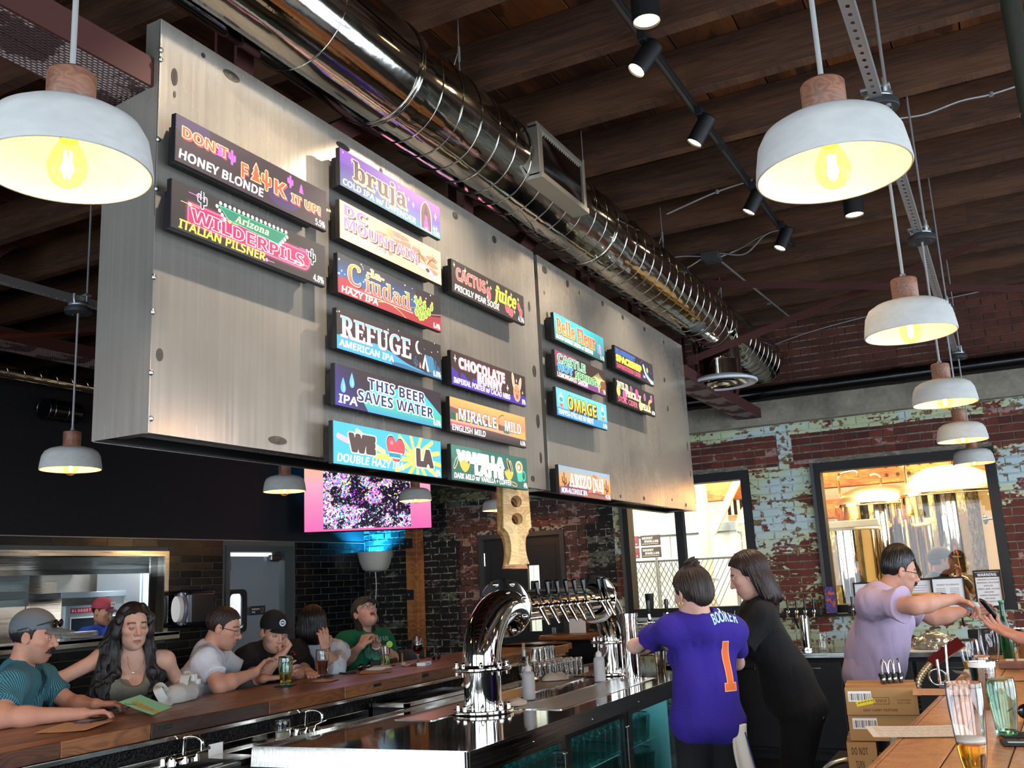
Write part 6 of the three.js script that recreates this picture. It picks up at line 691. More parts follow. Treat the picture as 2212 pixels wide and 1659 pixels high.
function surface(f, [lo, hi], h, colorOf) {   // surface nets
  const nx = Math.ceil((hi.x - lo.x) / h) + 1, ny = Math.ceil((hi.y - lo.y) / h) + 1, nzz = Math.ceil((hi.z - lo.z) / h) + 1, F = new Float32Array(nx * ny * nzz), S = 3;
  const at = (i, j, k) => f(lo.x + i * h, lo.y + j * h, lo.z + k * h), lim = h * S * 1.9;
  F.fill(1);                                   // coarse pass, then only the blocks near the surface
  for (let k = 0; k < nzz; k += S) for (let j = 0; j < ny; j += S) for (let i = 0; i < nx; i += S) {
    const c = at(i + 1, j + 1, k + 1), near = Math.abs(c) < lim;
    for (let c2 = k; c2 < Math.min(k + S, nzz); c2++) for (let b = j; b < Math.min(j + S, ny); b++) for (let a = i; a < Math.min(i + S, nx); a++) F[(c2 * ny + b) * nx + a] = near ? at(a, b, c2) : c;
  }
  const id = new Int32Array(nx * ny * nzz).fill(-1), P = [], idx = [], sx = 1, sy = nx, sz = nx * ny;
  for (let k = 0; k < nzz - 1; k++) for (let j = 0; j < ny - 1; j++) for (let i = 0; i < nx - 1; i++) {
    const o = k * sz + j * sy + i, v = [F[o], F[o + 1], F[o + sy], F[o + sy + 1], F[o + sz], F[o + sz + 1], F[o + sz + sy], F[o + sz + sy + 1]];
    let m = 0; for (let q = 0; q < 8; q++) if (v[q] < 0) m |= 1 << q; if (m === 0 || m === 255) continue;
    let x = 0, y = 0, z = 0, n = 0;
    for (let q = 0; q < 8; q++) for (const e of [1, 2, 4]) if (!(q & e) && ((m >> q) & 1) !== ((m >> (q | e)) & 1)) { const t = v[q] / (v[q] - v[q | e]); x += (q & 1) + (e === 1 ? t : 0); y += ((q >> 1) & 1) + (e === 2 ? t : 0); z += (q >> 2) + (e === 4 ? t : 0); n++; }
    id[o] = P.length / 3; P.push(lo.x + (i + x / n) * h, lo.y + (j + y / n) * h, lo.z + (k + z / n) * h);
  }
  const quad = (a, b, c, d, flip) => { if (a < 0 || b < 0 || c < 0 || d < 0) return; flip ? idx.push(a, c, b, b, c, d) : idx.push(a, b, c, b, d, c); };
  for (let k = 1; k < nzz - 1; k++) for (let j = 1; j < ny - 1; j++) for (let i = 1; i < nx - 1; i++) {
    const o = k * sz + j * sy + i, s = F[o] < 0;
    if (s !== F[o + sx] < 0) quad(id[o - sy - sz], id[o - sz], id[o - sy], id[o], !s);
    if (s !== F[o + sy] < 0) quad(id[o - sx - sz], id[o - sx], id[o - sz], id[o], !s);
    if (s !== F[o + sz] < 0) quad(id[o - sx - sy], id[o - sy], id[o - sx], id[o], !s);
  }
  const N = new Float32Array(P.length), C = colorOf ? new Float32Array(P.length) : null, e = h * 0.7;
  for (let i = 0; i < P.length; i += 3) { const x = P[i], y = P[i + 1], z = P[i + 2]; let a = f(x + e, y, z) - f(x - e, y, z), b = f(x, y + e, z) - f(x, y - e, z), c = f(x, y, z + e) - f(x, y, z - e); const l = Math.hypot(a, b, c) || 1; N[i] = a / l; N[i + 1] = b / l; N[i + 2] = c / l; if (C) { const q = colorOf(x, y, z); C[i] = q[0]; C[i + 1] = q[1]; C[i + 2] = q[2]; } }
  const g = new THREE.BufferGeometry(); g.setAttribute('position', new THREE.Float32BufferAttribute(P, 3)); g.setAttribute('normal', new THREE.BufferAttribute(N, 3)); if (C) g.setAttribute('color', new THREE.BufferAttribute(C, 3)); g.setIndex(idx); return g;
}
const lin = (hex) => { const c = new THREE.Color(hex); return [c.r, c.g, c.b]; };
const v3 = (a) => V(a[0], a[1], a[2]);
function handCaps(W, d, n, side, s, curl, spread = 0.02) {   // palm and five jointed fingers; n points out of the palm
  const t = V().crossVectors(d, n).multiplyScalar(side), L = [], at = (a, b, c) => W.clone().addScaledVector(d, a * s).addScaledVector(t, b * s).addScaledVector(n, c * s), cu = Array.isArray(curl) ? curl : [curl * 0.7, curl, curl, curl, curl];
  const base = [[0.092, 0.030], [0.096, 0.010], [0.092, -0.011], [0.084, -0.030]], len = [0.074, 0.082, 0.076, 0.06];
  base.forEach(([a, b]) => L.push([at(0.005, b * 0.55, 0), at(a - 0.004, b, 0), 0.016 * s, 0.0125 * s]));
  base.forEach(([a, b], i) => { let p = at(a, b, 0), ang = 0; const c = cu[i + 1], sp = (1.5 - i) * spread * 4; [[0.46, 0.9], [0.3, 1.25], [0.24, 0.85]].forEach(([f, w], k) => { ang += c * w; const q = p.clone().addScaledVector(d, Math.cos(ang) * len[i] * f * s).addScaledVector(n, Math.sin(ang) * len[i] * f * s).addScaledVector(t, sp * len[i] * f * s); L.push([p, q, (0.0092 - k * 0.0009) * s, (0.0085 - k * 0.0009) * s]); p = q; }); });
  const m = at(0.03, 0.03, 0.006), c = cu[0], b1 = m.clone().addScaledVector(d, 0.028 * s).addScaledVector(t, (0.03 - c * 0.012) * s).addScaledVector(n, c * 0.022 * s), b2 = b1.clone().addScaledVector(d, (0.03 - c * 0.004) * s).addScaledVector(t, (0.006 - c * 0.02) * s).addScaledVector(n, c * 0.02 * s);
  L.push([at(0.012, 0.014, 0), m, 0.016 * s, 0.0135 * s], [m, b1, 0.0125 * s, 0.0105 * s], [b1, b2, 0.0105 * s, 0.008 * s]); return L;
}
const eyeGeo = (() => { const g = new THREE.SphereGeometry(0.0122, 24, 18).rotateX(PI / 2).toNonIndexed(), p = g.attributes.position, c = new Float32Array(p.count * 3); for (let i = 0; i < p.count; i++) { const z = p.getZ(i) / 0.0122, k = z > 0.965 ? [0.01, 0.008, 0.006] : z > 0.87 ? [0.07, 0.04, 0.02] : [0.55, 0.51, 0.48]; c.set(k, i * 3); } g.setAttribute('color', new THREE.BufferAttribute(c, 3)); return g; })();
const eyeMat = std(0xffffff, 0.12, 0, { vertexColors: true }), skinMat = phy({ color: 0xffffff, roughness: 0.52, vertexColors: true, specularIntensity: 0.5 });
function headField(o) {
  const jw = o.jaw ?? 1, op = o.open ?? 0, lid = o.lid ?? 0.8, ns = o.nose ?? 1;
  return (X, y, z) => {
    const x = Math.abs(X);
    let d = ell(x, y, z, 0, 0.034, -0.014, 0.074, 0.085, 0.096);
    if (d > 0.16) return d - 0.03;
    d = smin(d, ell(x, y, z, 0, -0.03, 0.024, 0.062 * jw, 0.084, 0.066), 0.03); d = smin(d, ell(x, y, z, 0, -0.074, 0.03, 0.05 * jw, 0.042, 0.052), 0.03); d = smin(d, ell(x, y, z, 0, -0.1, 0.058, 0.022, 0.018, 0.022), 0.022);
    d = smin(d, ell(x, y, z, 0.044, -0.016, 0.052, 0.022, 0.02, 0.024), 0.02); d = smin(d, seg(x, y, z, 0, 0.024, 0.079, 0.036, 0.027, 0.066, 0.012, 0.011), 0.016);
    d = smax(d, -(Math.hypot(x - 0.032, y - 0.005, z - 0.098) - 0.0175), 0.012);
    d = smin(d, seg(x, y, z, 0, 0.016, 0.084, 0, -0.027, 0.101 + 0.006 * ns, 0.0075, 0.0115 * ns), 0.012); d = smin(d, Math.hypot(x - 0.0125 * ns, y + 0.032, z - 0.094) - 0.0085 * ns, 0.008); d = smax(d, -(Math.hypot(x - 0.0065, y + 0.04, z - 0.101) - 0.0036), 0.003);
    d = smin(d, seg(x, y, z, 0, -0.059, 0.0905, 0.021, -0.065, 0.08, 0.0062, 0.003), 0.007); d = smin(d, seg(x, y, z, 0, -0.075 - op * 0.5, 0.089, 0.018, -0.0695 - op * 0.3, 0.08, 0.0078, 0.004), 0.008);
    d = smax(d, -(op > 0.002 ? ell(x, y, z, 0, -0.067 - op * 0.25, 0.094, 0.017, op * 0.55, 0.02) : seg(x, y, z, 0, -0.0667, 0.0975, 0.022, -0.0672, 0.085, 0.0022, 0.0016)), 0.003);
    d = smin(d, Math.hypot(x - 0.032, y - 0.004, z - 0.078) - 0.0138, 0.004); d = smax(d, -ell(x, y, z, 0.032, 0.0035 - (1 - lid) * 0.004, 0.094, 0.0128, 0.0018 + 0.0052 * lid, 0.014), 0.002);
    d = smin(d, smax(ell(x - (z + 0.008) * -0.25, y, z, 0.076, -0.004, -0.01, 0.0085, 0.031, 0.019), -(Math.hypot(x - 0.09, y, z - 0.0) - 0.0125), 0.004), 0.006);
    return d;
  };
}
function person(o) {
  const J = {}; for (const k in o.J) J[k] = v3(o.J[k]);
  const P = thing('person', o.label, 'person', [J.hp.x, o.floor ?? 0, J.hp.z], 0, o.group), base = P.position.clone(), local = (g) => g.translate(-base.x, -base.y, -base.z), b = o.b ?? 1, fem = !!o.fem, hs = o.hs ?? 1;
  const up = J.nk.clone().sub(J.hp).normalize(), lat = J.sL.clone().sub(J.sR).normalize(), fw = V().crossVectors(lat, up).normalize(), mid = J.sL.clone().add(J.sR).multiplyScalar(0.5);
  const hf = v3(o.face).normalize(), hx = V().crossVectors(o.up ? v3(o.up) : V(0, 1, 0), hf).normalize(), hu = V().crossVectors(hf, hx).normalize(), hm = new THREE.Matrix4().makeBasis(hx, hu, hf).scale(V(hs, hs, hs)).setPosition(J.hd), inv = hm.clone().invert();
  const H = (x, y, z) => V(x, y, z).applyMatrix4(hm), toHead = (fn) => { const e = inv.elements; return (x, y, z) => fn(e[0] * x + e[4] * y + e[8] * z + e[12], e[1] * x + e[5] * y + e[9] * z + e[13], e[2] * x + e[6] * y + e[10] * z + e[14]) * hs; };
  // knees and feet: seated figures hang them from the seat
  const seat = !J.kL; if (seat) { const f2 = V(fw.x, 0, fw.z).normalize(); for (const [k, a, s] of [['kL', 'aL', 1], ['kR', 'aR', -1]]) { J[k] = J.hp.clone().addScaledVector(lat, s * 0.11).addScaledVector(f2, 0.36).add(V(0, -0.06, 0)); J[k].x = Math.min(J[k].x, -4.1); J[a] = J[k].clone().add(V(-0.05, -0.42, 0)); } } else for (const [k, a] of [['kL', 'aL'], ['kR', 'aR']]) J[a] = J[a] ?? V(J[k].x - fw.x * 0.06, base.y + 0.08, J[k].z - fw.z * 0.06);
  const at = (p, l, u, f) => p.clone().addScaledVector(lat, l).addScaledVector(up, u).addScaledVector(f ? fw : up, f ?? 0), ch = (fem ? 0.088 : 0.1) * b, wa = (fem ? 0.08 : 0.096) * b, hw = (fem ? 0.112 : 0.105) * b;
  const torso = (g) => { const L = [[at(J.sR, 0.02, 0.0), at(J.sL, -0.02, 0.0), 0.058 * b + g, 0.058 * b + g], [J.nk.clone().addScaledVector(up, -0.01), mid, 0.055 + g, 0.07 * b + g]];
    for (const s of [-1, 1]) L.push([at(mid, s * 0.07 * b, -0.11, 0.01), at(J.hp, s * 0.055 * b, 0.2, 0.0), ch + g, wa + g], [at(J.hp, s * 0.055 * b, 0.2, 0), at(J.hp, s * 0.075 * b, 0.03, 0), wa + g, hw + g], [at(J.nk, s * 0.02, -0.02), s > 0 ? J.sL : J.sR, 0.045 + g, 0.05 * b + g]);
    if (fem) for (const s of [-1, 1]) L.push([at(mid, s * 0.072, -0.15, 0.075 * (o.bust ?? 1)), at(mid, s * 0.07, -0.13, 0.04), 0.056 + g, 0.05 + g]); if (o.belly) L.push([at(J.hp, 0, 0.1, o.belly), at(J.hp, 0, 0.24, o.belly * 0.7), 0.1 + g, 0.1 + g]); return L; };
  const ar = (fem ? 0.85 : 1) * b, leg = (g) => [['kL', 'aL', 1], ['kR', 'aR', -1]].flatMap(([k, a, s]) => [[at(J.hp, s * 0.085 * b, 0.0), J[k], 0.092 * b + g, 0.06 + g], [J[k], J[a], 0.056 + g, 0.04 + g]]), foot = [['aL'], ['aR']].map(([a]) => [J[a].clone().add(V(0, -0.03, 0)), J[a].clone().addScaledVector(V(fw.x, 0, fw.z).normalize(), 0.15).add(V(0, -0.045, 0)), 0.042, 0.034]);
  const arm = (s) => [[J['s' + s], J['e' + s], 0.052 * ar, 0.041 * ar], [J['e' + s], J['e' + s].clone().lerp(J['w' + s], 0.3), 0.042 * ar, 0.043 * ar], [J['e' + s].clone().lerp(J['w' + s], 0.3), J['w' + s], 0.043 * ar, 0.0275 * ar]];
  const chin = H(0, -0.06, -0.022), neckC = [[J.nk.clone().addScaledVector(up, -0.03), chin, (fem ? 0.048 : 0.056), (fem ? 0.042 : 0.05)], [J.nk.clone(), H(0, -0.02, -0.035), 0.044, 0.046]];
  const skin = lin(o.skin), tint = (x, y, z, c) => { const k = 0.93 + 0.14 * nz(x * 60, y * 60, z * 60); return [c[0] * k, c[1] * k, c[2] * k]; };
  const trunk = caps([...torso(-0.004), ...arm('L'), ...arm('R'), ...neckC, ...leg(-0.003), ...foot], 0.035);
  const pts = [...Object.values(J)], bodyCol = o.ink ? (x, y, z) => tint(x, y, z, o.ink(x, y, z) ? [0.03, 0.035, 0.045] : skin) : (x, y, z) => tint(x, y, z, skin);
  const G = [surface(trunk, box3(pts, 0.16), o.cell ?? 0.013, bodyCol)];
  // head
  const hd = headField(o), hw2 = toHead(hd), nf = caps(neckC, 0.03), headAll = (x, y, z) => smin(hw2(x, y, z), nf(x, y, z), 0.02), brow = lin(o.brow ?? 0x2a1a12), lip = lin(o.lip ?? 0xa8604f), beard = o.beard ? lin(o.beard) : null, e = inv.elements;
  G.push(surface(headAll, box3([H(0.1, 0.13, 0.12), H(-0.1, 0.13, 0.12), H(0.1, -0.125, 0.12), H(-0.1, -0.125, 0.12), H(0.1, 0.13, -0.12), H(-0.1, 0.13, -0.12), H(0.1, -0.125, -0.12), H(-0.1, -0.125, -0.12)], 0), 0.0032, (X, Y, Z) => {
    const x = Math.abs(e[0] * X + e[4] * Y + e[8] * Z + e[12]), y = e[1] * X + e[5] * Y + e[9] * Z + e[13], z = e[2] * X + e[6] * Y + e[10] * Z + e[14]; let c = tint(X, Y, Z, skin);
    c = lerp3(c, [c[0] * 0.98, c[1] * 0.78, c[2] * 0.74], 0.5 * (sstep(0.03, 0.008, Math.hypot(x - 0.042, y + 0.03, z - 0.065)) + sstep(0.02, 0.006, Math.hypot(x, y + 0.03, z - 0.108)) + sstep(0.03, 0.02, Math.hypot(x - 0.08, y, z + 0.01)) * 0.5));
    if (z > 0.055) { const lips = Math.max(sstep(0.0085, 0.006, Math.abs(y + 0.068 + (o.open ?? 0) * 0.25) - (o.open ?? 0) * 0.4 - (0.002 - x * 0.1)) * sstep(0.023, 0.02, x)); c = lerp3(c, lip, lips * 0.85); if (o.open && Math.abs(y + 0.067 + o.open * 0.25) < o.open * 0.4 && x < 0.015 && z < 0.088) c = y > -0.064 ? [0.6, 0.56, 0.5] : [0.12, 0.03, 0.03]; }
    const by = 0.028 + x * 0.1 - Math.max(0, x - 0.036) * 0.5; if (z > 0.04 && x > 0.014 && x < 0.052) c = lerp3(c, brow, 0.85 * sstep(0.0062, 0.0035, Math.abs(y - by)));
    const ey = ell(x, y, z, 0.032, 0.0035, 0.09, 0.0145, 0.0035 + 0.005 * (o.lid ?? 0.8), 0.02); if (z > 0.06) c = lerp3(c, [0.03, 0.02, 0.015], 0.8 * sstep(0.0026, 0.0008, Math.abs(ey)) * (y > 0.002 - (1 - (o.lid ?? 0.8)) * 0.006 ? 1 : 0.35));
    if (beard) { const m = sstep(-0.02, -0.06, y) * sstep(-0.03, 0.035, z) * sstep(-0.135, -0.1, y) * (1 - sstep(0.0, 0.012, 0.02 - x) * sstep(-0.08, -0.076, y) * sstep(-0.058, -0.062, y)); c = lerp3(c, beard, m * (o.stubble ?? 0.5) * (0.75 + 0.5 * nz(X * 420, Y * 420, Z * 420))); }
    return c;
  }));
  for (const [s, q] of [['L', o.handL], ['R', o.handR]]) if (q) { const W = J['w' + s], d = v3(q.d).normalize(), n0 = v3(q.n), n = n0.addScaledVector(d, -n0.dot(d)).normalize(), L = handCaps(W, d, n, q.side ?? (s === 'L' ? 1 : -1), (fem ? 0.92 : 1) * (q.s ?? 1), q.c ?? 0.3, q.sp), pts2 = L.flatMap((c) => [c[0], c[1]]); const hf1 = caps(L, 0.0075), ff = caps([[J['e' + s].clone().lerp(W, 0.6), W, 0.034 * ar, 0.0275 * ar]], 0.01); G.push(surface((x, y, z) => smin(hf1(x, y, z), ff(x, y, z), 0.02), box3(pts2, 0.03), 0.0036, (x, y, z) => tint(x, y, z, lerp3(skin, [skin[0] * 0.95, skin[1] * 0.8, skin[2] * 0.76], 0.35)))); }
  const bodyMesh = mesh('body', local(mergeGeometries(G.map((g) => g.toNonIndexed()))), skinMat, P);
  for (const s of [-1, 1]) if ((o.lid ?? 0.8) > 0.15) { const g = eyeGeo.clone(); if (o.look) g.rotateY(o.look[0]).rotateX(o.look[1]); mesh('eye', local(g.translate(s * 0.032, 0.004, 0.0782).applyMatrix4(hm)), eyeMat, P); }
  // clothes
  const wr = (amp, fr, sd) => (x, y, z) => amp * ((nz(x * fr + sd, y * fr * 0.55, z * fr) - 0.5) * 1.4 + 0.7 * Math.abs(nz(x * fr * 2 + 5, y * fr * 0.9 + sd, z * fr * 2) - 0.5));
  const cloth = (name, f, pts2, mat, h = 0.0085, uvs = true) => { const g = surface(f, box3(pts2, 0.13), h); return mesh(name, local(uvs ? muv(g) : g), mat, P); };
  let shirt;
  if (o.shirt) {
    const q = o.shirt, g = q.off ?? 0.013, T2 = caps(torso(g), 0.055), W = wr(q.amp ?? 0.011, q.fr ?? 17, q.seed ?? 1), hem = at(J.hp, 0, q.hem ?? -0.06), sl = [];
    for (const s of ['L', 'R']) if (q.sleeve) { const a = J['s' + s], t = q.sleeve, E = t <= 1 ? a.clone().lerp(J['e' + s], t) : J['e' + s].clone().lerp(J['w' + s], t - 1), dir = (t <= 1 ? J['e' + s].clone().sub(a) : J['w' + s].clone().sub(J['e' + s])).normalize(), w = (q.wide ?? 0.066) * ar; const c = t <= 1 ? caps([[a, E.clone().addScaledVector(dir, 0.05), 0.066 * ar, w]], 0.01) : caps([[a, J['e' + s], 0.066 * ar, w], [J['e' + s], E.clone().addScaledVector(dir, 0.05), w, 0.046 * ar]], 0.03); sl.push([c, E, dir]); }
    const nt = q.neck ?? 'crew', nh = nt === 'tank' ? caps([[J.nk.clone().addScaledVector(up, 0.05), at(mid, 0, -0.055, 0.13), 0.075, 0.075]], 0.02) : nt === 'v' ? caps([[J.nk.clone().addScaledVector(up, 0.05).addScaledVector(fw, 0.02), J.nk.clone().addScaledVector(up, 0.01).addScaledVector(fw, 0.03), 0.066, 0.066], [J.nk.clone().addScaledVector(fw, 0.09), at(mid, 0, -0.1, 0.16), 0.05, 0.012]], 0.02) : caps([[J.nk.clone().addScaledVector(up, 0.07), J.nk.clone().addScaledVector(up, 0.018).addScaledVector(fw, 0.012), 0.066, 0.064]], 0.01);
    const f = (x, y, z) => { let d = T2(x, y, z); for (const [c, E, n] of sl) { const e2 = c(x, y, z); if (e2 < 0.1) d = smin(d, Math.max(e2, (x - E.x) * n.x + (y - E.y) * n.y + (z - E.z) * n.z), 0.03); } d -= W(x, y, z); if (nt === 'tank') { const a = Math.abs((x - mid.x) * lat.x + (y - mid.y) * lat.y + (z - mid.z) * lat.z), u = (x - mid.x) * up.x + (y - mid.y) * up.y + (z - mid.z) * up.z; d = smax(d, a - 0.098 - Math.max(0, -0.05 - u) * 1.1, 0.01); } d = Math.max(d, (hem.x - x) * up.x + (hem.y - y) * up.y + (hem.z - z) * up.z); return smax(d, -nh(x, y, z), 0.006); };
    shirt = cloth('shirt', f, [J.sL, J.sR, J.eL, J.eR, ...(q.sleeve > 1 ? [J.wL, J.wR] : []), hem, J.nk, at(J.hp, 0.1, 0, 0.1), at(J.hp, -0.1, 0, -0.1)], q.mat, q.cell ?? 0.0085);
    if (q.collar) { const c = caps([[at(J.nk, 0.05, 0.035, -0.02), at(J.nk, 0.055, -0.01, 0.06), 0.02, 0.016], [at(J.nk, 0.055, -0.01, 0.06), at(J.nk, 0.065, -0.055, 0.095), 0.016, 0.012], [at(J.nk, -0.05, 0.035, -0.02), at(J.nk, -0.055, -0.01, 0.06), 0.02, 0.016], [at(J.nk, -0.055, -0.01, 0.06), at(J.nk, -0.065, -0.055, 0.095), 0.016, 0.012], [at(J.nk, 0.05, 0.035, -0.02), at(J.nk, 0, 0.045, -0.07), 0.02, 0.02], [at(J.nk, -0.05, 0.035, -0.02), at(J.nk, 0, 0.045, -0.07), 0.02, 0.02]], 0.008); cloth('collar', c, [J.nk, at(J.nk, 0.06, 0.05, 0.1), at(J.nk, -0.06, -0.06, 0.1)], q.mat, 0.005); }
  }
  if (o.pants) { const W = wr(0.006, 14, 9), q = caps([...leg(0.009), ...torso(-0.004).filter((_, i) => i === 3 || i === 6)], 0.045), hem = at(J.hp, 0, o.pants.rise ?? 0.09); cloth('trousers', (x, y, z) => Math.max(q(x, y, z) - W(x, y, z), (x - hem.x) * up.x + (y - hem.y) * up.y + (z - hem.z) * up.z), [J.hp, J.kL, J.kR, J.aL, J.aR, hem], o.pants.mat, seat ? 0.016 : 0.011); }
  { const q = caps(foot.map(([a, c]) => [a, c, 0.05, 0.042]), 0.01); for (const i of [0, 1]) cloth('shoe', (x, y, z) => Math.max(caps([[foot[i][0], foot[i][1], 0.05, 0.042]], 0.01)(x, y, z), base.y + 0.004 - y), [foot[i][0], foot[i][1]], M.black, 0.014); }
  // hair, cap and other parts given in head space
  const headPart = (name, fn, [lo, hi], h, mat) => { const w = toHead(fn), c = []; for (const x of [lo[0], hi[0]]) for (const y of [lo[1], hi[1]]) for (const z of [lo[2], hi[2]]) c.push(H(x, y, z)); return mesh(name, local(muv(surface(w, box3(c, 0.004), h))), mat, P); };
  const strand = (x, y, z, k = 1) => { const a = Math.atan2(x, z + 0.01); return k * 0.0026 * (Math.sin(a * 46 + nz(x * 40, y * 14, z * 40) * 7) * 0.6 + (nz(a * 22 + 7, y * 9, 3) - 0.5) * 1.6); };
  if (o.hair) { const q = o.hair, t = q.t ?? 0.008; headPart('hair', (x, y, z) => { let d = ell(x, y, z, 0, 0.036 + (q.lift ?? 0) * 0.5, -0.016, 0.075 + t, 0.086 + t + (q.lift ?? 0), 0.098 + t); const line = z > 0.0 ? (q.front ?? 0.062) * sstep(-0.01, 0.075, z) + 0.012 : mix(0.012, q.nape ?? -0.055, sstep(0, -0.05, z)); const side = Math.abs(x) > 0.05 && z > -0.005 && z < 0.02 ? -0.028 : 0; d = smax(d, line + side - y + (nz(x * 60, 3, z * 60) - 0.5) * 0.012, 0.007); for (const s of q.add ?? []) d = smin(d, s(x, y, z), 0.015); return d - strand(x, y, z, q.k ?? 1); }, [[-0.11, -0.13, -0.15], [0.11, 0.17, 0.12]], 0.0036, q.mat); }
  if (o.locks) { const f = caps(o.locks.list.map(([a, c, ra, rc]) => [v3(a), v3(c), ra, rc]), o.locks.k ?? 0.03); const F2 = (x, y, z) => f(x, y, z) - 0.006 * (Math.sin((x + z * 0.7) * 260 + nz(x * 30, y * 10, z * 30) * 9) * 0.45 + (nz(x * 70, y * 12, z * 70) - 0.5) * 1.5), p = o.locks.list.flatMap(([a, c]) => [v3(a), v3(c)]); mesh('long_hair', local(muv(surface(F2, box3(p, 0.09), 0.005))), o.hair.mat, P); }
  if (o.cap) { const q = o.cap, tl = q.tilt ?? 0; const crown = (x, y, z) => { const d = ell(x, y, z, 0, 0.046, -0.014, 0.085, 0.092, 0.11); return Math.max(Math.max(d, 0.03 + z * (0.12 + tl) - y), -(ell(x, y, z, 0, 0.04, -0.014, 0.08, 0.08, 0.104))) - 0.0008 * sstep(0.004, 0.0, Math.min(Math.abs(x), Math.abs(Math.abs(x) * 0.8 - Math.abs(z + 0.014) * 0.5)) ); };
    const cm = headPart('cap', crown, [[-0.1, -0.02, -0.14], [0.1, 0.15, 0.12]], 0.004, q.mat); const by = 0.044 + tl * 0.09;
    headPart('cap_brim', (x, y, z) => { const yy = y - by + x * x * (q.curve ?? 3) + (z - 0.09) * (q.drop ?? 0.05); return Math.max(Math.max(ell(x, yy, z, 0, 0, 0.075, 0.078, 0.05, q.len ?? 0.1), Math.abs(yy) - 0.0028), 0.07 - z + x * x * 2); }, [[-0.1, -0.02, 0.02], [0.1, 0.11, 0.2]], 0.0033, q.brim ?? q.mat);
    if (q.badge) mesh('cap_badge', local(sheet(q.bw ?? 0.05, q.bh ?? 0.05).rotateX(q.br ?? -0.2).translate(0, q.by ?? 0.085, q.bz ?? 0.0875).applyMatrix4(hm)), std(0xffffff, 0.7, 0, { map: q.badge, alphaTest: 0.5, side: THREE.DoubleSide }), P); }
  if (o.glasses) { const gl = [-1, 1].map((s) => torus(0.0215, 0.0016, 0, 0, 0, 28, 8).scale(1, 0.9, 1).rotateY(s * 0.12).translate(s * 0.032, 0.003, 0.104)); gl.push(rod([-0.011, 0.008, 0.106], [0.011, 0.008, 0.106], 0.0016), ...[-1, 1].map((s) => rod([s * 0.053, 0.008, 0.1], [s * 0.08, 0.006, -0.005], 0.0019))); mesh('glasses', local(merge(gl).applyMatrix4(hm)), std(o.glasses, 0.3), P); mesh('lens', local(merge([-1, 1].map((s) => cyl(0.0205, 0.0205, 0.0008, 0, 0, 0, 24).rotateX(PI / 2).scale(1, 0.9, 1).rotateY(s * 0.12).translate(s * 0.032, 0.003, 0.104))).applyMatrix4(hm)), M.glass, P); }
  if (o.moustache) headPart('moustache', (x, y, z) => { const a = Math.abs(x); return smin(seg(a, y, z, 0.002, -0.049, 0.1, 0.02, -0.058, 0.09, 0.0085, 0.0075), seg(a, y, z, 0.02, -0.058, 0.09, 0.031, -0.068, 0.077, 0.0075, 0.004), 0.008) - 0.0016 * Math.sin(x * 900); }, [[-0.05, -0.09, 0.06], [0.05, -0.03, 0.12]], 0.0026, std(o.moustache, 0.8));
  P.userData.make = undefined; delete P.userData.make;
  return { P, J, H, hm, at, up, lat, fw, mid, shirt, body: bodyMesh, local, cloth, base };
}
function decal(q, target, name, pos, dir, w, h, draw, pw = 512, roll = 0, upv) {  // flat print on a garment
  q.P.updateMatrixWorld(true); const d = v3(dir).normalize(), u = upv ? v3(upv) : V(0, 1, 0), x = V().crossVectors(u, d).normalize(), y = V().crossVectors(d, x), m = new THREE.Matrix4().makeBasis(x, y, d), e = new THREE.Euler().setFromRotationMatrix(m); if (roll) e.setFromQuaternion(new THREE.Quaternion().setFromRotationMatrix(m).multiply(new THREE.Quaternion().setFromAxisAngle(V(0, 0, 1), roll)));
  const src = new THREE.Mesh(target.geometry, target.material); src.matrixWorld.copy(target.matrixWorld); const g = new DecalGeometry(src, v3(pos), e, V(w, h, 0.16)); if (!g.attributes.position.count) return console.log('empty decal', name);
  const n = g.attributes.normal, p = g.attributes.position; for (let i = 0; i < p.count; i++) p.setXYZ(i, p.getX(i) + n.getX(i) * 0.0012, p.getY(i) + n.getY(i) * 0.0012, p.getZ(i) + n.getZ(i) * 0.0012);
  return mesh(name, q.local(g), std(0xffffff, 0.85, 0, { map: canvasTex(pw, Math.round(pw * h / w), draw), alphaTest: 0.4, polygonOffset: true, polygonOffsetFactor: -2 }), q.P);
}
const fabric = (c, o = {}) => std(c, 0.92, 0, { bumpMap: shifted(T.fine, 0, 0, 9, 9), bumpScale: 0.0006, ...o });
const hairTex = tex(256, 256, (u, v) => { const k = 150 + (n3(u * 90, v * 3, 2) - 0.5) * 120 + (n3(u * 200, v * 6, 5) - 0.5) * 90; return [k, k, k]; }); hairTex.repeat.set(9, 5);
const hairMat = (c, r = 0.5) => { const m = std(c, r, 0, { map: hairTex, bumpMap: hairTex, bumpScale: 0.003 }); m.color.multiplyScalar(2.2); return m; }, black = fabric(0x0d0d10), jeans = fabric(0x20242e);
const stripes = (() => { const t = tex(128, 8, (u) => { const k = Math.abs(((u * 16) % 1) - 0.5) < 0.16 ? 1 : 0; return lerp3([22, 76, 90], [104, 160, 168], k * 0.8); }); t.repeat.set(6.5, 6.5); return t; })();
const seated = 'guests seated at the wooden bar';
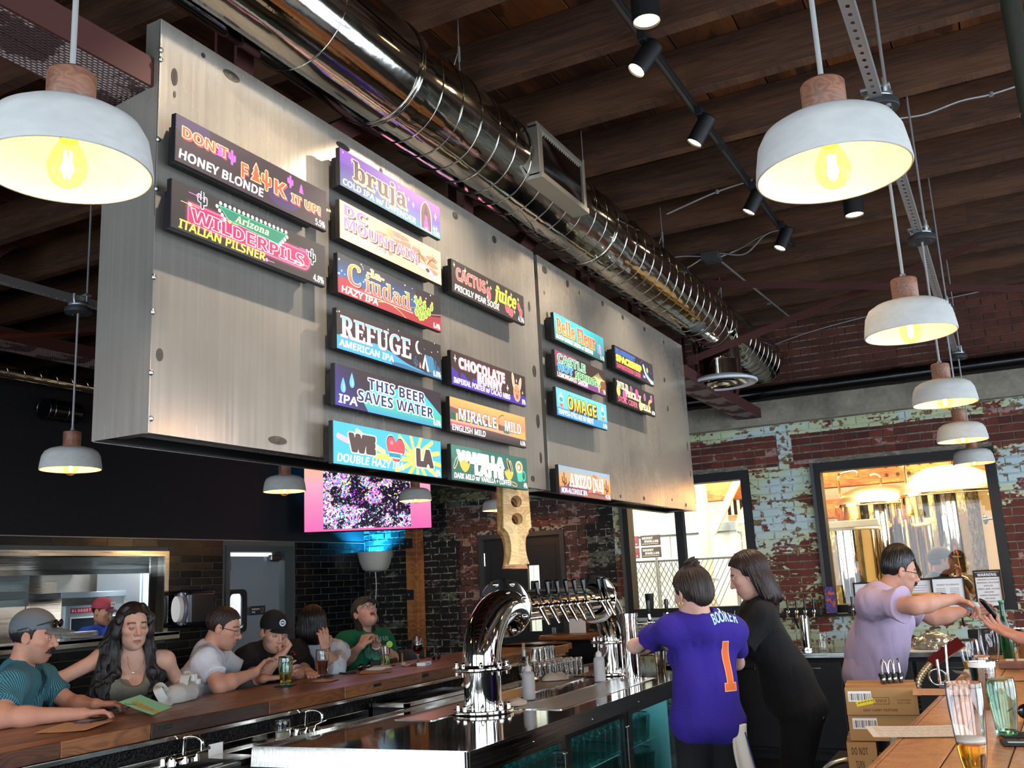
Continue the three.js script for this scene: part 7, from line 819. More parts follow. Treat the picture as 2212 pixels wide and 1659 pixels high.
// man in the teal shirt
const teal = person({ label: 'man with dark moustache, grey cap and teal striped shirt leaning on the bar', group: seated, skin: 0xc08a72, J: { hd: [-4.3, 1.452, -3.14], nk: [-4.36, 1.297, -3.12], sL: [-4.46, 1.235, -3.30], sR: [-4.22, 1.232, -2.97], eR: [-4.12, 1.118, -2.86], wR: [-3.945, 1.10, -3.15], eL: [-4.3, 1.1, -3.38], wL: [-4.12, 1.112, -3.36], hp: [-4.6, 0.82, -2.83] }, face: [0.83, -0.14, -0.54], beard: 0x6b5448, stubble: 0.45, brow: 0x1d120d, moustache: 0x24140f, lid: 0.42, nose: 1.15, open: 0.006,
  handR: { d: [0.35, -0.02, -0.93], n: [0.1, -1, 0], c: [0.3, 0.35, 0.42, 0.5, 0.55], side: 1 }, handL: { d: [0.55, -0.05, -0.8], n: [0, -1, 0.05], c: [0.3, 0.3, 0.4, 0.45, 0.5] }, hair: { mat: hairMat(0x17100d), t: 0.006, front: 0.05, nape: -0.06 }, pants: { mat: jeans },
  shirt: { mat: fabric(0xffffff, { map: stripes }), sleeve: 0.62, wide: 0.072, neck: 'v', collar: true, off: 0.016, seed: 3, amp: 0.012 }, cap: { mat: fabric(0x62686a), tilt: 0.1, curve: 4, drop: 0.12, len: 0.11 } });
{ const t = thing('sunglasses', 'dark sunglasses pushed up on the front of the grey cap', 'sunglasses', [0, 0, 0]); const q = teal; const g = [[-0.034], [0.034]].map(([x]) => ball(0.026, x, 0.074, 0.1, 1, 0.8, 0.35).applyMatrix4(q.hm)); mesh('lens', g, std(0x120d0c, 0.08), t); mesh('temple_arm', [-1, 1].map((s) => rod([s * 0.062, 0.08, 0.085], [s * 0.092, 0.03, -0.05], 0.003).applyMatrix4(q.hm)).concat([rod([-0.012, 0.08, 0.106], [0.012, 0.08, 0.106], 0.003).applyMatrix4(q.hm)]), std(0x101010, 0.3), t); }
decal(teal, teal.shirt, 'pocket_label', teal.at(teal.mid, 0.075, -0.1, 0.12).toArray(), teal.fw.toArray(), 0.03, 0.012, (c, w, h) => { c.fillStyle = '#2f6f80'; c.fillRect(0, 0, w, h); c.fillStyle = '#bcd8dc'; c.fillRect(12, h * 0.3, w - 24, h * 0.4); }, 64);
// woman in the olive tank top, long wavy dark hair
const olive = person({ label: 'woman with long wavy dark hair in an olive tank top, arm stretched to the left', group: seated, fem: true, skin: 0xc79c86, J: { hd: [-4.38, 1.462, -3.80], nk: [-4.42, 1.30, -3.85], sL: [-4.34, 1.262, -4.0], sR: [-4.52, 1.305, -3.72], eR: [-4.62, 1.205, -3.52], wR: [-4.56, 1.15, -3.3], eL: [-4.36, 1.09, -4.15], wL: [-4.2, 1.11, -3.98], hp: [-4.55, 0.82, -3.72] }, face: [0.86, -0.1, 0.36], lid: 0.1, lip: 0x9c5650, brow: 0x1c1110, bust: 1.15,
  handL: { d: [0.6, -0.1, 0.6], n: [0, -1, 0], c: 0.3 }, handR: { d: [0.2, -0.3, 0.9], n: [0.8, 0, 0], c: 0.3 }, hair: { mat: hairMat(0x140b0a, 0.45), t: 0.013, front: 0.07, nape: -0.1, k: 0.8 }, shirt: { mat: fabric(0x6f6d5f), neck: 'tank', off: 0.006, amp: 0.004, seed: 5 }, pants: { mat: jeans }});
{ const q = olive, L = []; const lock = (s, pts, r0, r1) => { for (let i = 0; i < pts.length - 1; i++) L.push([pts[i], pts[i + 1], mix(r0, r1, i / pts.length), mix(r0, r1, (i + 1) / pts.length)]); };
  const p = (x, y, z) => q.H(x, y, z).toArray(), w = (l, u, f) => q.at(q.mid, l, u, f).toArray();
  lock(1, [p(0.035, 0.105, 0.02), p(0.078, 0.045, 0.02), p(0.086, -0.03, 0.012), p(0.092, -0.1, 0.0), w(0.11, -0.06, 0.1), w(0.14, -0.15, 0.11), w(0.12, -0.24, 0.115), w(0.145, -0.31, 0.1)], 0.022, 0.034); lock(1, [p(-0.035, 0.105, 0.02), p(-0.078, 0.045, 0.02), p(-0.088, -0.03, 0.01), p(-0.094, -0.1, -0.005), w(-0.085, -0.07, 0.11), w(-0.11, -0.16, 0.12), w(-0.085, -0.23, 0.125), w(-0.12, -0.29, 0.11)], 0.022, 0.036);
  lock(1, [p(0.07, 0, -0.06), p(0.1, -0.12, -0.05), w(0.15, -0.08, 0.03), w(0.17, -0.22, 0.07)], 0.04, 0.04); lock(1, [p(-0.07, 0, -0.06), p(-0.11, -0.1, -0.05), w(-0.15, -0.02, 0.06), w(-0.14, -0.2, 0.08)], 0.04, 0.036); lock(1, [p(-0.09, -0.1, -0.04), w(-0.17, 0.03, 0.02), w(-0.2, 0.045, -0.02)], 0.024, 0.012); lock(1, [p(0, 0, -0.09), p(0, -0.2, -0.1)], 0.06, 0.06);
  const f = caps(L.map(([a, c, ra, rc]) => [v3(a), v3(c), ra, rc]), 0.022), F2 = (x, y, z) => f(x, y, z) - 0.007 * (Math.sin((x * 0.8 + z) * 240 + Math.sin(y * 34) * 2.4) * 0.4 + (nz(x * 70, y * 14, z * 70) - 0.5) * 1.6);
  mesh('long_hair', q.local(muv(surface(F2, box3(L.flatMap((l) => [v3(l[0]), v3(l[1])]), 0.08), 0.005))), hairMat(0x160c0a, 0.42), q.P);
  const n = thing('necklace', 'thin necklace with a small heart pendant on the woman with long hair', 'necklace', [0, 0, 0]); mesh('chain', [tube([q.at(q.J.nk, 0.05, 0.02, 0.045), q.at(q.mid, 0.03, -0.03, 0.108), q.at(q.mid, 0, -0.055, 0.124), q.at(q.mid, -0.03, -0.03, 0.108), q.at(q.J.nk, -0.05, 0.02, 0.045)].map((v) => v.toArray()), 0.0012)], std(0xc9b27a, 0.3, 1), n); mesh('heart_pendant', [ball(0.007, ...q.at(q.mid, 0.003, -0.058, 0.127).toArray()), ball(0.007, ...q.at(q.mid, -0.003, -0.058, 0.127).toArray())], std(0xe9e2d2, 0.3, 0.6), n); }
// man in the white v-neck shirt
const white = person({ label: 'man with glasses and short brown hair in a white v-neck shirt, reaching right', group: seated, skin: 0xc29078, J: { hd: [-4.3, 1.414, -4.41], nk: [-4.38, 1.285, -4.37], sL: [-4.49, 1.24, -4.53], sR: [-4.25, 1.235, -4.22], eR: [-4.12, 1.105, -4.19], wR: [-4.1, 1.15, -4.46], eL: [-4.36, 1.08, -4.72], wL: [-4.18, 1.10, -4.62], hp: [-4.52, 0.82, -4.06] }, face: [0.84, -0.3, -0.45], beard: 0x8c6c5c, stubble: 0.35, brow: 0x3a2518, lid: 0.4, nose: 1.15, glasses: 0x1c1614,
  handR: { d: [0.05, 0.55, -0.84], n: [0.6, -0.6, -0.4], c: [0.3, 0.22, 0.26, 0.34, 0.4], side: 1 }, handL: { d: [0.5, 0, -0.7], n: [0, -1, 0], c: 0.4 }, hair: { mat: hairMat(0x33201a), t: 0.006, front: 0.062, nape: -0.05 }, pants: { mat: jeans }, shirt: { mat: fabric(0xc9ccd2), sleeve: 0.6, wide: 0.07, neck: 'v', off: 0.015, seed: 8, amp: 0.013 } });
{ const q = white, t = thing('sunglasses', 'black sunglasses hooked in the neck of the white shirt', 'sunglasses', [0, 0, 0]), c = q.at(q.mid, 0.0, -0.14, 0.135); mesh('lens', [ball(0.022, c.x, c.y + 0.02, c.z, 0.5, 0.9, 0.8), ball(0.022, c.x + 0.004, c.y - 0.03, c.z + 0.004, 0.5, 0.9, 0.8)], std(0x0c0c0c, 0.08), t); mesh('temple_arm', [rod([c.x, c.y + 0.055, c.z], [c.x + 0.006, c.y - 0.05, c.z + 0.006], 0.004)], std(0x0c0c0c, 0.3), t); }
// man with the black cap
const badge = canvasTex(128, 128, (c) => { c.clearRect(0, 0, 128, 128); disc(c, 64, 64, 58, 58, '#e8ecef', null); disc(c, 64, 64, 36, 36, '#16181f'); c.fillStyle = '#e8ecef'; for (let i = 0; i < 12; i++) { c.save(); c.translate(64, 64); c.rotate(i * PI / 6); c.fillStyle = '#16181f'; c.fillRect(-4, -54, 8, 12); c.restore(); } c.fillStyle = '#e8ecef'; c.fillRect(40, 52, 48, 8); c.fillRect(34, 62, 60, 6); c.fillRect(40, 72, 48, 6); });
const dark1 = person({ label: 'man in a black cap with round white badge and black printed shirt, looking down', group: seated, skin: 0xc69882, b: 1.05, J: { hd: [-4.28, 1.362, -4.83], nk: [-4.41, 1.25, -4.97], sL: [-4.36, 1.205, -5.15], sR: [-4.46, 1.205, -4.78], eR: [-4.28, 1.09, -4.66], wR: [-4.17, 1.215, -4.77], eL: [-4.22, 1.075, -5.06], wL: [-4.12, 1.105, -4.84], hp: [-4.54, 0.82, -4.85] }, face: [0.86, -0.3, 0.36], beard: 0x9b6c58, stubble: 0.25, brow: 0x5a4030, lid: 0.35, lip: 0xa25e52,
  handR: { d: [0.2, 0.72, -0.5], n: [-0.4, 0.3, 0.8], c: [0.9, 1.35, 1.4, 1.4, 1.4] }, handL: { d: [0.3, 0.3, 0.85], n: [0.5, 0.5, -0.3], c: [0.5, 0.7, 0.75, 0.8, 0.85], side: 1 }, hair: { mat: hairMat(0x3a291e), t: 0.004, front: 0.03, nape: -0.05 }, pants: { mat: jeans }, shirt: { mat: fabric(0x121316), sleeve: 0.7, wide: 0.082, off: 0.02, seed: 12, amp: 0.014 }, cap: { mat: fabric(0x0b0c0f), tilt: 0.06, curve: 1.5, drop: 0.02, len: 0.095, badge, bw: 0.048, bh: 0.048, by: 0.092, bz: 0.095, br: -0.28 } });
decal(dark1, dark1.shirt, 'shirt_print', [-4.27, 1.17, -5.04], [0.9, 0.1, 0.25], 0.16, 0.14, (c, w, h) => { c.clearRect(0, 0, w, h); curve(c, [[150, 60], [200, 20], [240, 70], [210, 120], [260, 100]], '#c23a26', 14); txt(c, 'HIGH LIFE', 60, h - 90, 64, { f: SERIF, fill: '#e9e6df' }); });
// woman seen from behind, white shirt
const back = person({ label: 'woman with chin-length black hair in a white shirt, face turned away, hand at her head', group: seated, fem: true, skin: 0xc49a84, J: { hd: [-4.34, 1.378, -5.28], nk: [-4.38, 1.235, -5.33], sL: [-4.47, 1.19, -5.19], sR: [-4.23, 1.19, -5.42], eR: [-4.08, 1.1, -5.2], wR: [-4.12, 1.235, -5.14], eL: [-4.28, 1.08, -5.06], wL: [-4.15, 1.105, -5.0], hp: [-4.52, 0.82, -5.35] }, face: [-0.55, 0.0, -0.83], brow: 0x111111, cell: 0.013,
  handR: { d: [-0.2, 0.92, -0.1], n: [-0.8, 0.1, -0.5], c: [0.3, 0.35, 0.4, 0.5, 0.55] }, handL: { d: [0.5, -0.1, 0.3], n: [0, -1, 0], c: 0.4 }, hair: { mat: hairMat(0x0c0909, 0.38), t: 0.02, front: 0.06, nape: -0.09, k: 1.3, add: [(x, y, z) => Math.max(ell(x, y, z, 0, -0.03, -0.03, 0.105, 0.12, 0.1), 0.0 - 0.03 + z * 0.5 - 0.02, -0.125 - y)] }, pants: { mat: black }, shirt: { mat: fabric(0xc4cad0), sleeve: 1.35, wide: 0.07, off: 0.02, seed: 15, amp: 0.018, fr: 22, collar: true } });
{ const q = back, t = thing('wristwatch', 'gold watch on the raised wrist of the woman in white', 'watch', q.J.wR.clone().addScaledVector(q.J.eR.clone().sub(q.J.wR).normalize(), 0.012).toArray()); const d = q.J.wR.clone().sub(q.J.eR).normalize(); const qn = new THREE.Quaternion().setFromUnitVectors(V(0, 0, 1), d); mesh('band', [torus(0.028, 0.005, 0, 0, 0, 24, 8).applyQuaternion(qn)], std(0x5a4326, 0.4, 0.7), t); mesh('dial', [ball(0.014, 0.026, 0, 0.004, 0.5, 1, 1)], std(0xc9a35a, 0.3, 0.9), t); }
// woman in green looking up
const green = person({ label: 'woman in a green printed shirt and dark cap, looking up with clasped hands', group: seated, fem: true, skin: 0xcb9f8c, b: 1.08, J: { hd: [-4.39, 1.425, -5.95], nk: [-4.42, 1.265, -5.98], sL: [-4.36, 1.222, -6.13], sR: [-4.46, 1.222, -5.80], eR: [-4.35, 1.115, -5.66], wR: [-4.17, 1.215, -5.6], eL: [-4.28, 1.085, -6.14], wL: [-4.17, 1.205, -5.78], hp: [-4.55, 0.82, -5.97] }, face: [0.72, 0.62, 0.32], brow: 0x4a342a, lid: 0.8, open: 0.02, lip: 0xa85a55, look: [0, -0.3],
  handR: { d: [0.1, 0.8, -0.6], n: [0.1, 0.1, -1], c: [0.6, 0.9, 0.95, 1, 1] }, handL: { d: [0.1, 0.8, 0.6], n: [0.1, 0.1, 1], c: [0.6, 0.9, 0.95, 1, 1] }, hair: { mat: hairMat(0x1d1210), t: 0.008, front: 0.045, nape: -0.09, add: [(x, y, z) => ell(Math.abs(x), y, z, 0.055, -0.06, -0.055, 0.025, 0.07, 0.03)] }, pants: { mat: jeans }, shirt: { mat: fabric(0x0d7050), sleeve: 0.75, wide: 0.08, off: 0.018, seed: 18, amp: 0.012 }, cap: { mat: fabric(0x3b372c), tilt: -0.02, curve: 5, drop: 0.35, len: 0.075 } });
decal(green, green.shirt, 'shirt_print', [-4.28, 1.14, -5.95], [0.92, 0.1, 0.3], 0.28, 0.26, (c, w, h) => { c.clearRect(0, 0, w, h); txt(c, 'PIANO MAN', 20, 90, 90, { fill: '#8fc0ac', fit: 470 }); for (const [x, y] of [[150, 230], [270, 260], [390, 230]]) { disc(c, x, y, 60, 70, '#4f9a82', '#a4cdbd', 4); c.fillStyle = '#a4cdbd'; c.fillRect(x - 4, y - 130, 8, 120); } txt(c, 'tour', 60, h - 60, 60, { f: SERIF, b: 'italic bold', fill: '#a4cdbd' }); });
{ const q = green, t = thing('wristband', 'white wristband on the woman in green', 'wristband', q.J.wL.toArray()); mesh('band', [torus(0.027, 0.007, 0, 0, 0, 24, 8).applyQuaternion(new THREE.Quaternion().setFromUnitVectors(V(0, 0, 1), q.J.wL.clone().sub(q.J.eL).normalize()))], M.white, t); }
// cook
const cookBadge = canvasTex(128, 80, (c) => { c.fillStyle = '#eee8de'; c.fillRect(0, 0, 128, 80); txt(c, 'PHX', 10, 62, 56, { fill: '#1d1a1a', fit: 108 }); });
person({ label: 'cook in a red cap with white patch and blue shirt behind the kitchen hatch', skin: 0xb5866a, b: 1.08, J: { hd: [-7.85, 1.515, -6.45], nk: [-7.93, 1.36, -6.52], sL: [-7.9, 1.30, -6.72], sR: [-7.88, 1.30, -6.3], eR: [-7.85, 1.06, -6.22], wR: [-7.6, 1.1, -6.25], eL: [-7.85, 1.04, -6.8], wL: [-7.6, 1.1, -6.7], hp: [-7.97, 0.92, -6.52], kL: [-7.95, 0.5, -6.64], kR: [-7.95, 0.5, -6.4] }, face: [0.93, -0.22, -0.2], jaw: 1.12, lid: 0.45, beard: 0x7a5a48, stubble: 0.3, open: 0.004, hair: { mat: hairMat(0x15100e), t: 0.004, front: 0.03, nape: -0.04 }, shirt: { mat: fabric(0x1d3f9a), sleeve: 0.75, off: 0.018, seed: 21 }, pants: { mat: black }, handL: { d: [0.8, 0, 0], n: [0, -1, 0], c: 0.4 }, handR: { d: [0.8, 0, 0], n: [0, -1, 0], c: 0.4 }, cap: { mat: fabric(0x9c3b45), brim: fabric(0x401c22), curve: 3, drop: 0.2, len: 0.09, badge: cookBadge, bw: 0.072, bh: 0.045, by: 0.088, bz: 0.096, br: -0.3 }, cell: 0.016 });
// bartender in the purple shirt, seen from behind
const inkRef = [v3([-1.735, 1.27, -4.66]), v3([-1.66, 1.235, -4.95])];
const purple = person({ label: 'bartender in a purple number shirt with her brown hair in a bun, seen from behind', fem: true, skin: 0xcfa492, b: 0.9, hs: 1.0, cell: 0.008, J: { hd: [-1.425, 1.505, -4.575], nk: [-1.405, 1.375, -4.60], sL: [-1.545, 1.335, -4.55], sR: [-1.29, 1.315, -4.76], eL: [-1.78, 1.255, -4.68], wL: [-1.66, 1.235, -4.95], eR: [-1.36, 1.14, -5.03], wR: [-1.55, 1.17, -5.05], hp: [-1.435, 0.88, -4.68], kL: [-1.53, 0.48, -4.67], kR: [-1.40, 0.48, -4.78], aL: [-1.52, 0.08, -4.64], aR: [-1.38, 0.08, -4.76] }, face: [-0.82, -0.2, -0.62], brow: 0x4a3526, lid: 0.4, ink: (x, y, z) => { const d = v3([x, y, z]), t = d.sub(inkRef[0]).dot(inkRef[1].clone().sub(inkRef[0])) / 0.091; return x < -1.62 && t > 0.02 && t < 0.75 && fbm(x * 26 + y * 9, z * 26 + y * 17, 3, 77) > 0.5; },
  handL: { d: [0.1, -0.1, -0.95], n: [0, -0.3, 0.1], c: 0.7 }, handR: { d: [-0.6, 0, -0.6], n: [0, -1, 0], c: 0.6 }, hair: { mat: hairMat(0x2e2018, 0.5), t: 0.013, front: 0.06, nape: -0.075, k: 1.3, add: [(x, y, z) => ell(x, y, z, 0.0, 0.138, -0.045, 0.036, 0.03, 0.036) + 0.004 * Math.sin(y * 300 + x * 160), (x, y, z) => ell(x, y, z, 0, -0.0, -0.075, 0.07, 0.075, 0.045)] },
  shirt: { mat: fabric(0x2c1a84), sleeve: 0.6, wide: 0.082, off: 0.02, hem: -0.075, seed: 25, amp: 0.016, fr: 12 }, pants: { mat: fabric(0x0b0d11), rise: 0.06 } });
{ const q = purple, dn = [0.62, 0.03, 0.78], c = q.at(q.mid, -0.05, -0.1, -0.15).toArray();
  decal(q, q.shirt, 'shirt_print', c, dn, 0.42, 0.588, (c2, w, h) => { c2.clearRect(0, 0, w, h); 'BOOKER'.split('').forEach((s, i) => { const a = (i - 2.5) * 0.115; c2.save(); c2.translate(w * 0.56 + Math.sin(a) * 340, 232 - Math.cos(a) * 340 + 300); c2.rotate(a * 0.9); txt(c2, s, 0, 0, 108, { f: SANS, fill: '#a9cdd6', al: 'center', w: 0.62 }); c2.restore(); }); const x = w * 0.55; poly(c2, [[x - 22, 330], [x + 26, 330], [x + 26, 620], [x + 48, 620], [x + 48, 676], [x - 48, 676], [x - 48, 620], [x - 26, 620], [x - 26, 386], [x - 22, 386]], '#e06a28', '#f1b183', 6); disc(c2, x - 10, 96, 12, 18, '#b8dbe0'); disc(c2, x - 10, 70, 8, 9, '#b8dbe0'); c2.fillStyle = '#b8dbe0'; c2.fillRect(x - 16, 100, 5, 30); c2.fillRect(x - 8, 100, 5, 30); }, 640, 0);
  const e = thing('earring', 'small gold hoop earring of the bartender in purple', 'earring', q.H(0.083, -0.045, -0.01).toArray()); mesh('hoop', [torus(0.009, 0.002)], std(0xd9b05a, 0.25, 1), e); const hc = thing('hair_clip', 'thin metal hair clip in the brown hair of the bartender in purple', 'hair clip', q.H(-0.07, 0.05, -0.09).toArray(), 0.6); mesh('clip_bar', [rod([-0.035, 0.006, 0], [0.03, -0.004, 0], 0.003), rod([-0.03, -0.004, 0], [0.03, -0.01, 0], 0.002)], M.strut, hc);
  const tw = thing('bar_towel', 'white bar towel with a blue stripe hanging from the waistband of the purple bartender', 'towel', q.at(q.J.hp, -0.115, 0.0, -0.1).toArray()); const f = (x, y, z) => { const s = sstep(0.03, -0.42, y), cx = s * 0.06 + 0.01 * Math.sin(y * 14), cz = s * 0.015, a = Math.abs(x - cx) - (0.03 + s * 0.022), b2 = Math.abs(z - cz - 0.006 * Math.sin(x * 90 + y * 10)) - 0.011; return Math.max(smax(a, b2, 0.012), y - 0.03, -0.43 - y + 0.02 * Math.sin(x * 60)) - 0.004; }; mesh('towel_cloth', [muv(surface(f, [V(-0.1, -0.5, -0.06), V(0.2, 0.06, 0.08)], 0.0055))], fabric(0xcfcabf), tw); mesh('blue_stripe', [tube([[0.022, 0.0, 0.021], [0.045, -0.12, 0.028], [0.07, -0.25, 0.036], [0.085, -0.33, 0.034]], 0.0035)], fabric(0x2c3f7a), tw); tw.rotation.y = 0.5; }
// bartender in black
const dark2 = person({ label: 'bartender in black with straight dark red-brown hair, bending forward beside the purple one', fem: true, skin: 0xcba291, b: 1.14, J: { hd: [-1.31, 1.578, -5.24], nk: [-1.265, 1.44, -5.33], sL: [-1.245, 1.365, -5.17], sR: [-1.36, 1.375, -5.5], eL: [-1.39, 1.185, -5.09], wL: [-1.58, 1.15, -5.2], eR: [-1.52, 1.19, -5.55], wR: [-1.63, 1.2, -5.45], hp: [-1.16, 0.86, -5.48], kL: [-1.22, 0.47, -5.40], kR: [-1.23, 0.47, -5.60], aL: [-1.15, 0.08, -5.42], aR: [-1.16, 0.08, -5.62] }, face: [-0.86, -0.3, 0.1], brow: 0x3a241c, lid: 0.4, lip: 0xa4625a, bust: 1.1, belly: 0.06,
  handL: { d: [-0.9, -0.2, -0.3], n: [0, -1, 0], c: 0.5 }, handR: { d: [-0.9, -0.1, 0.2], n: [0, -1, 0], c: 0.5 }, hair: { mat: hairMat(0x2a1511, 0.4), t: 0.012, front: 0.068, nape: -0.09, k: 0.9, add: [(x, y, z) => smax(ell(x, y, z, 0, -0.05, -0.06, 0.082, 0.16, 0.06), z - 0.0 - Math.max(0, y) * 0.4, 0.02), (x, y, z) => seg(Math.abs(x), y, z, 0.07, 0.03, -0.02, 0.065, -0.14, -0.05, 0.022, 0.03), (x, y, z) => seg(x, y, z, 0, -0.08, -0.07, 0.0, -0.16, -0.1, 0.05, 0.03)] }, shirt: { mat: fabric(0x0a0a0c), sleeve: 0.72, wide: 0.085, off: 0.012, hem: -0.02, seed: 31, amp: 0.008 }, pants: { mat: fabric(0x090a0c), rise: 0.12 } });
// bartender in lilac
const lilac = person({ label: 'bartender with glasses, black hair and moustache in a lilac shirt, leaning forward', skin: 0xc0907a, b: 1.1, J: { hd: [-0.645, 1.55, -6.22], nk: [-0.745, 1.43, -6.19], sR: [-0.79, 1.385, -5.98], sL: [-0.69, 1.375, -6.40], eR: [-0.555, 1.365, -5.85], wR: [-0.355, 1.39, -6.02], eL: [-0.51, 1.268, -6.47], wL: [-0.315, 1.30, -6.53], hp: [-0.875, 0.92, -6.23], kL: [-0.93, 0.48, -6.36], kR: [-0.92, 0.48, -6.14], aL: [-0.92, 0.08, -6.38], aR: [-0.93, 0.08, -6.12] }, face: [0.9, -0.22, -0.36], brow: 0x120c0a, moustache: 0x16100e, glasses: 0x15110f, lid: 0.45, nose: 1.15, beard: 0x8b6a58, stubble: 0.22, belly: 0.05,
  handR: { d: [0.8, -0.45, -0.3], n: [0, -0.8, 0.3], c: [0.4, 0.5, 0.6, 0.7, 0.8] }, handL: { d: [0.9, 0.15, 0.05], n: [0.1, -0.2, 1], c: [0.2, 0.4, 0.4, 0.45, 0.5] }, hair: { mat: hairMat(0x0b0a0b, 0.28), t: 0.005, lift: 0.03, front: 0.072, nape: -0.03, k: 0.6 }, shirt: { mat: fabric(0xb4a2bc), sleeve: 0.7, wide: 0.09, off: 0.03, hem: -0.06, seed: 37, amp: 0.02, fr: 10 }, pants: { mat: black, rise: 0.05 } });
{ const q = lilac, t = thing('wristwatch', 'black watch strap on the outstretched wrist of the bartender in lilac', 'watch', q.J.wL.toArray()); mesh('band', [torus(0.03, 0.008, 0, 0, 0, 24, 8).applyQuaternion(new THREE.Quaternion().setFromUnitVectors(V(0, 0, 1), q.J.wL.clone().sub(q.J.eL).normalize()))], M.black, t); const k = thing('pencil', 'wooden pencil with dark tip held in front of the lilac bartender', 'pencil', [-0.5, 1.415, -6.12]); mesh('shaft', [rod([-0.1, 0.006, 0.02], [0.07, 0, -0.03], 0.009, 8)], std(0xb98a4a, 0.6), k); mesh('tip', [rod([0.07, 0, -0.03], [0.1, -0.001, -0.04], 0.009, 8, 0.003)], M.black, k); const r = thing('towel_scrap', 'crumpled pale blue cloth in the hand of the lilac bartender', 'cloth', [-0.27, 1.345, -6.07]); mesh('cloth_ball', [ball(0.035, 0, 0, 0, 1.1, 0.8, 0.9, 18)], fabric(0x9fbfd0), r); }
// brewer behind the window
person({ label: 'man in a brown cap and dark shirt standing behind the brewery window', skin: 0x9a6a52, J: { hd: [-0.636, 1.60, -9.76], nk: [-0.68, 1.47, -9.78], sR: [-0.74, 1.40, -9.72], sL: [-0.62, 1.39, -10.1], eR: [-0.7, 1.18, -9.72], wR: [-0.52, 1.22, -9.78], eL: [-0.5, 1.25, -10.05], wL: [-0.52, 1.44, -9.92], hp: [-0.78, 0.88, -9.95], kL: [-0.78, 0.47, -10.05], kR: [-0.78, 0.47, -9.85] }, face: [0.92, 0.0, -0.3], beard: 0x6a3a26, stubble: 0.7, lid: 0.5, hair: { mat: hairMat(0x3a2418), t: 0.006, front: 0.03, nape: -0.06 }, shirt: { mat: fabric(0x1d1a18), sleeve: 0.7, off: 0.02, seed: 41 }, pants: { mat: black }, handL: { d: [0.1, 0.9, 0.3], n: [-0.5, 0, 0.3], c: 0.7 }, cap: { mat: fabric(0x3d3028), curve: 3, drop: 0.1, len: 0.1 }, cell: 0.016 });
// guest at the right edge, of whom the picture shows a hand with a phone
const guest = person({ label: 'guest at the right edge of the picture, only the hand holding a phone in view', skin: 0xc58f78, J: { hd: [0.62, 1.5, -5.0], nk: [0.66, 1.34, -5.0], sR: [0.62, 1.28, -5.22], sL: [0.6, 1.28, -4.8], eR: [0.32, 1.13, -5.16], wR: [-0.045, 1.225, -5.25], eL: [0.36, 1.1, -4.8], wL: [0.18, 1.12, -5.02], hp: [0.72, 0.8, -5.0], kL: [0.62, 0.5, -4.88], kR: [0.62, 0.5, -5.12], aL: [0.66, 0.08, -4.88], aR: [0.66, 0.08, -5.12] }, face: [-0.95, -0.2, -0.1], hair: { mat: hairMat(0x2a1c14), t: 0.008 }, shirt: { mat: fabric(0x39414c), sleeve: 0.6, seed: 44 }, pants: { mat: jeans }, handR: { d: [-0.82, 0.42, -0.2], n: [0.35, 0.6, 0.3], c: [0.35, 0.2, 0.25, 0.32, 0.4], side: -1, s: 1.02 }, handL: { d: [-0.7, 0.1, -0.5], n: [0, -1, 0], c: 0.5 }, cell: 0.014 });
{ const t = thing('phone', 'dark phone held up by the hand at the right edge', 'phone', [-0.155, 1.345, -5.34]); t.rotation.set(0.1, 0.3, 0.55); mesh('phone_body', [rb(0.012, 0.15, 0.075, 0.005)], std(0x23333a, 0.25, 0.4), t); mesh('screen', [bx(0.001, 0.14, 0.068, -0.0066, 0, 0)], std(0x0a0d10, 0.06), t); }
// ---------- small things ----------
const BT = 1.07, RT = 1.07, IT = 0.921;
function liquidGlass(name, label, cat, at, prof, fill, liquid, foam, glassMat = M.cup) {   // prof: outer radius at height t in 0..1
  const t = thing(name, label, cat, at), H = prof.h, R = prof.r, P = [], w = 0.0022; for (let i = 0; i <= 16; i++) P.push([R(i / 16), i / 16 * H]); const inner = P.slice().reverse().map(([r, y]) => [Math.max(r - w, 0.001), Math.max(y, 0.012)]);
  mesh('glass_body', lathe([[0, 0], ...P, ...inner, [0, 0.012]], 40), glassMat, t); if (fill) { const L = [[0, 0.0125]]; for (let i = 0; i <= 12; i++) { const y = mix(0.0125, fill * H, i / 12); L.push([R(y / H) - w - 0.0003, y]); } L.push([0, fill * H]); mesh('drink', lathe(L, 40), liquid, t); if (foam) mesh('foam', lathe([[0, fill * H + 0.0005], [R(fill) - w - 0.0004, fill * H + 0.0005], [R(fill) - w - 0.0004, fill * H + foam], [0, fill * H + foam * 0.8]], 40), std(0xf1ece0, 0.9), t); } return t;
}
const weizen = { h: 0.235, r: (t) => 0.030 + 0.013 * sstep(0, 0.9, t) - 0.005 * Math.exp(-((t - 0.12) ** 2) / 0.01) + (t < 0.03 ? 0.004 : 0) }, willi = { h: 0.165, r: (t) => 0.031 + 0.011 * sstep(0, 0.75, t) - 0.0025 * sstep(0.85, 1, t) }, tall = { h: 0.14, r: (t) => 0.030 + 0.004 * t };
const coaster = (label, at, turn = 0) => { const t = thing('coaster', label, 'coaster', at, turn); mesh('pad', [rb(0.1, 0.004, 0.1, 0.0015, 0, 0.002, 0)], M.blackMatte, t); };
coaster('black square coaster under the left beer glass on the guest bar', [-3.9, BT, -4.5], 0.3); liquidGlass('beer_glass', 'half full beer glass with pale beer in front of the man in black', 'glass', [-3.9, BT + 0.004, -4.5], willi, 0.42, M.beer, 0.002, M.greenGlass);
coaster('black coaster under the amber beer on the guest bar', [-4.03, BT, -5.0]); liquidGlass('beer_glass', 'beer glass with amber beer in front of the woman in white', 'glass', [-4.03, BT + 0.004, -5.0], willi, 0.58, M.amber, 0.003);
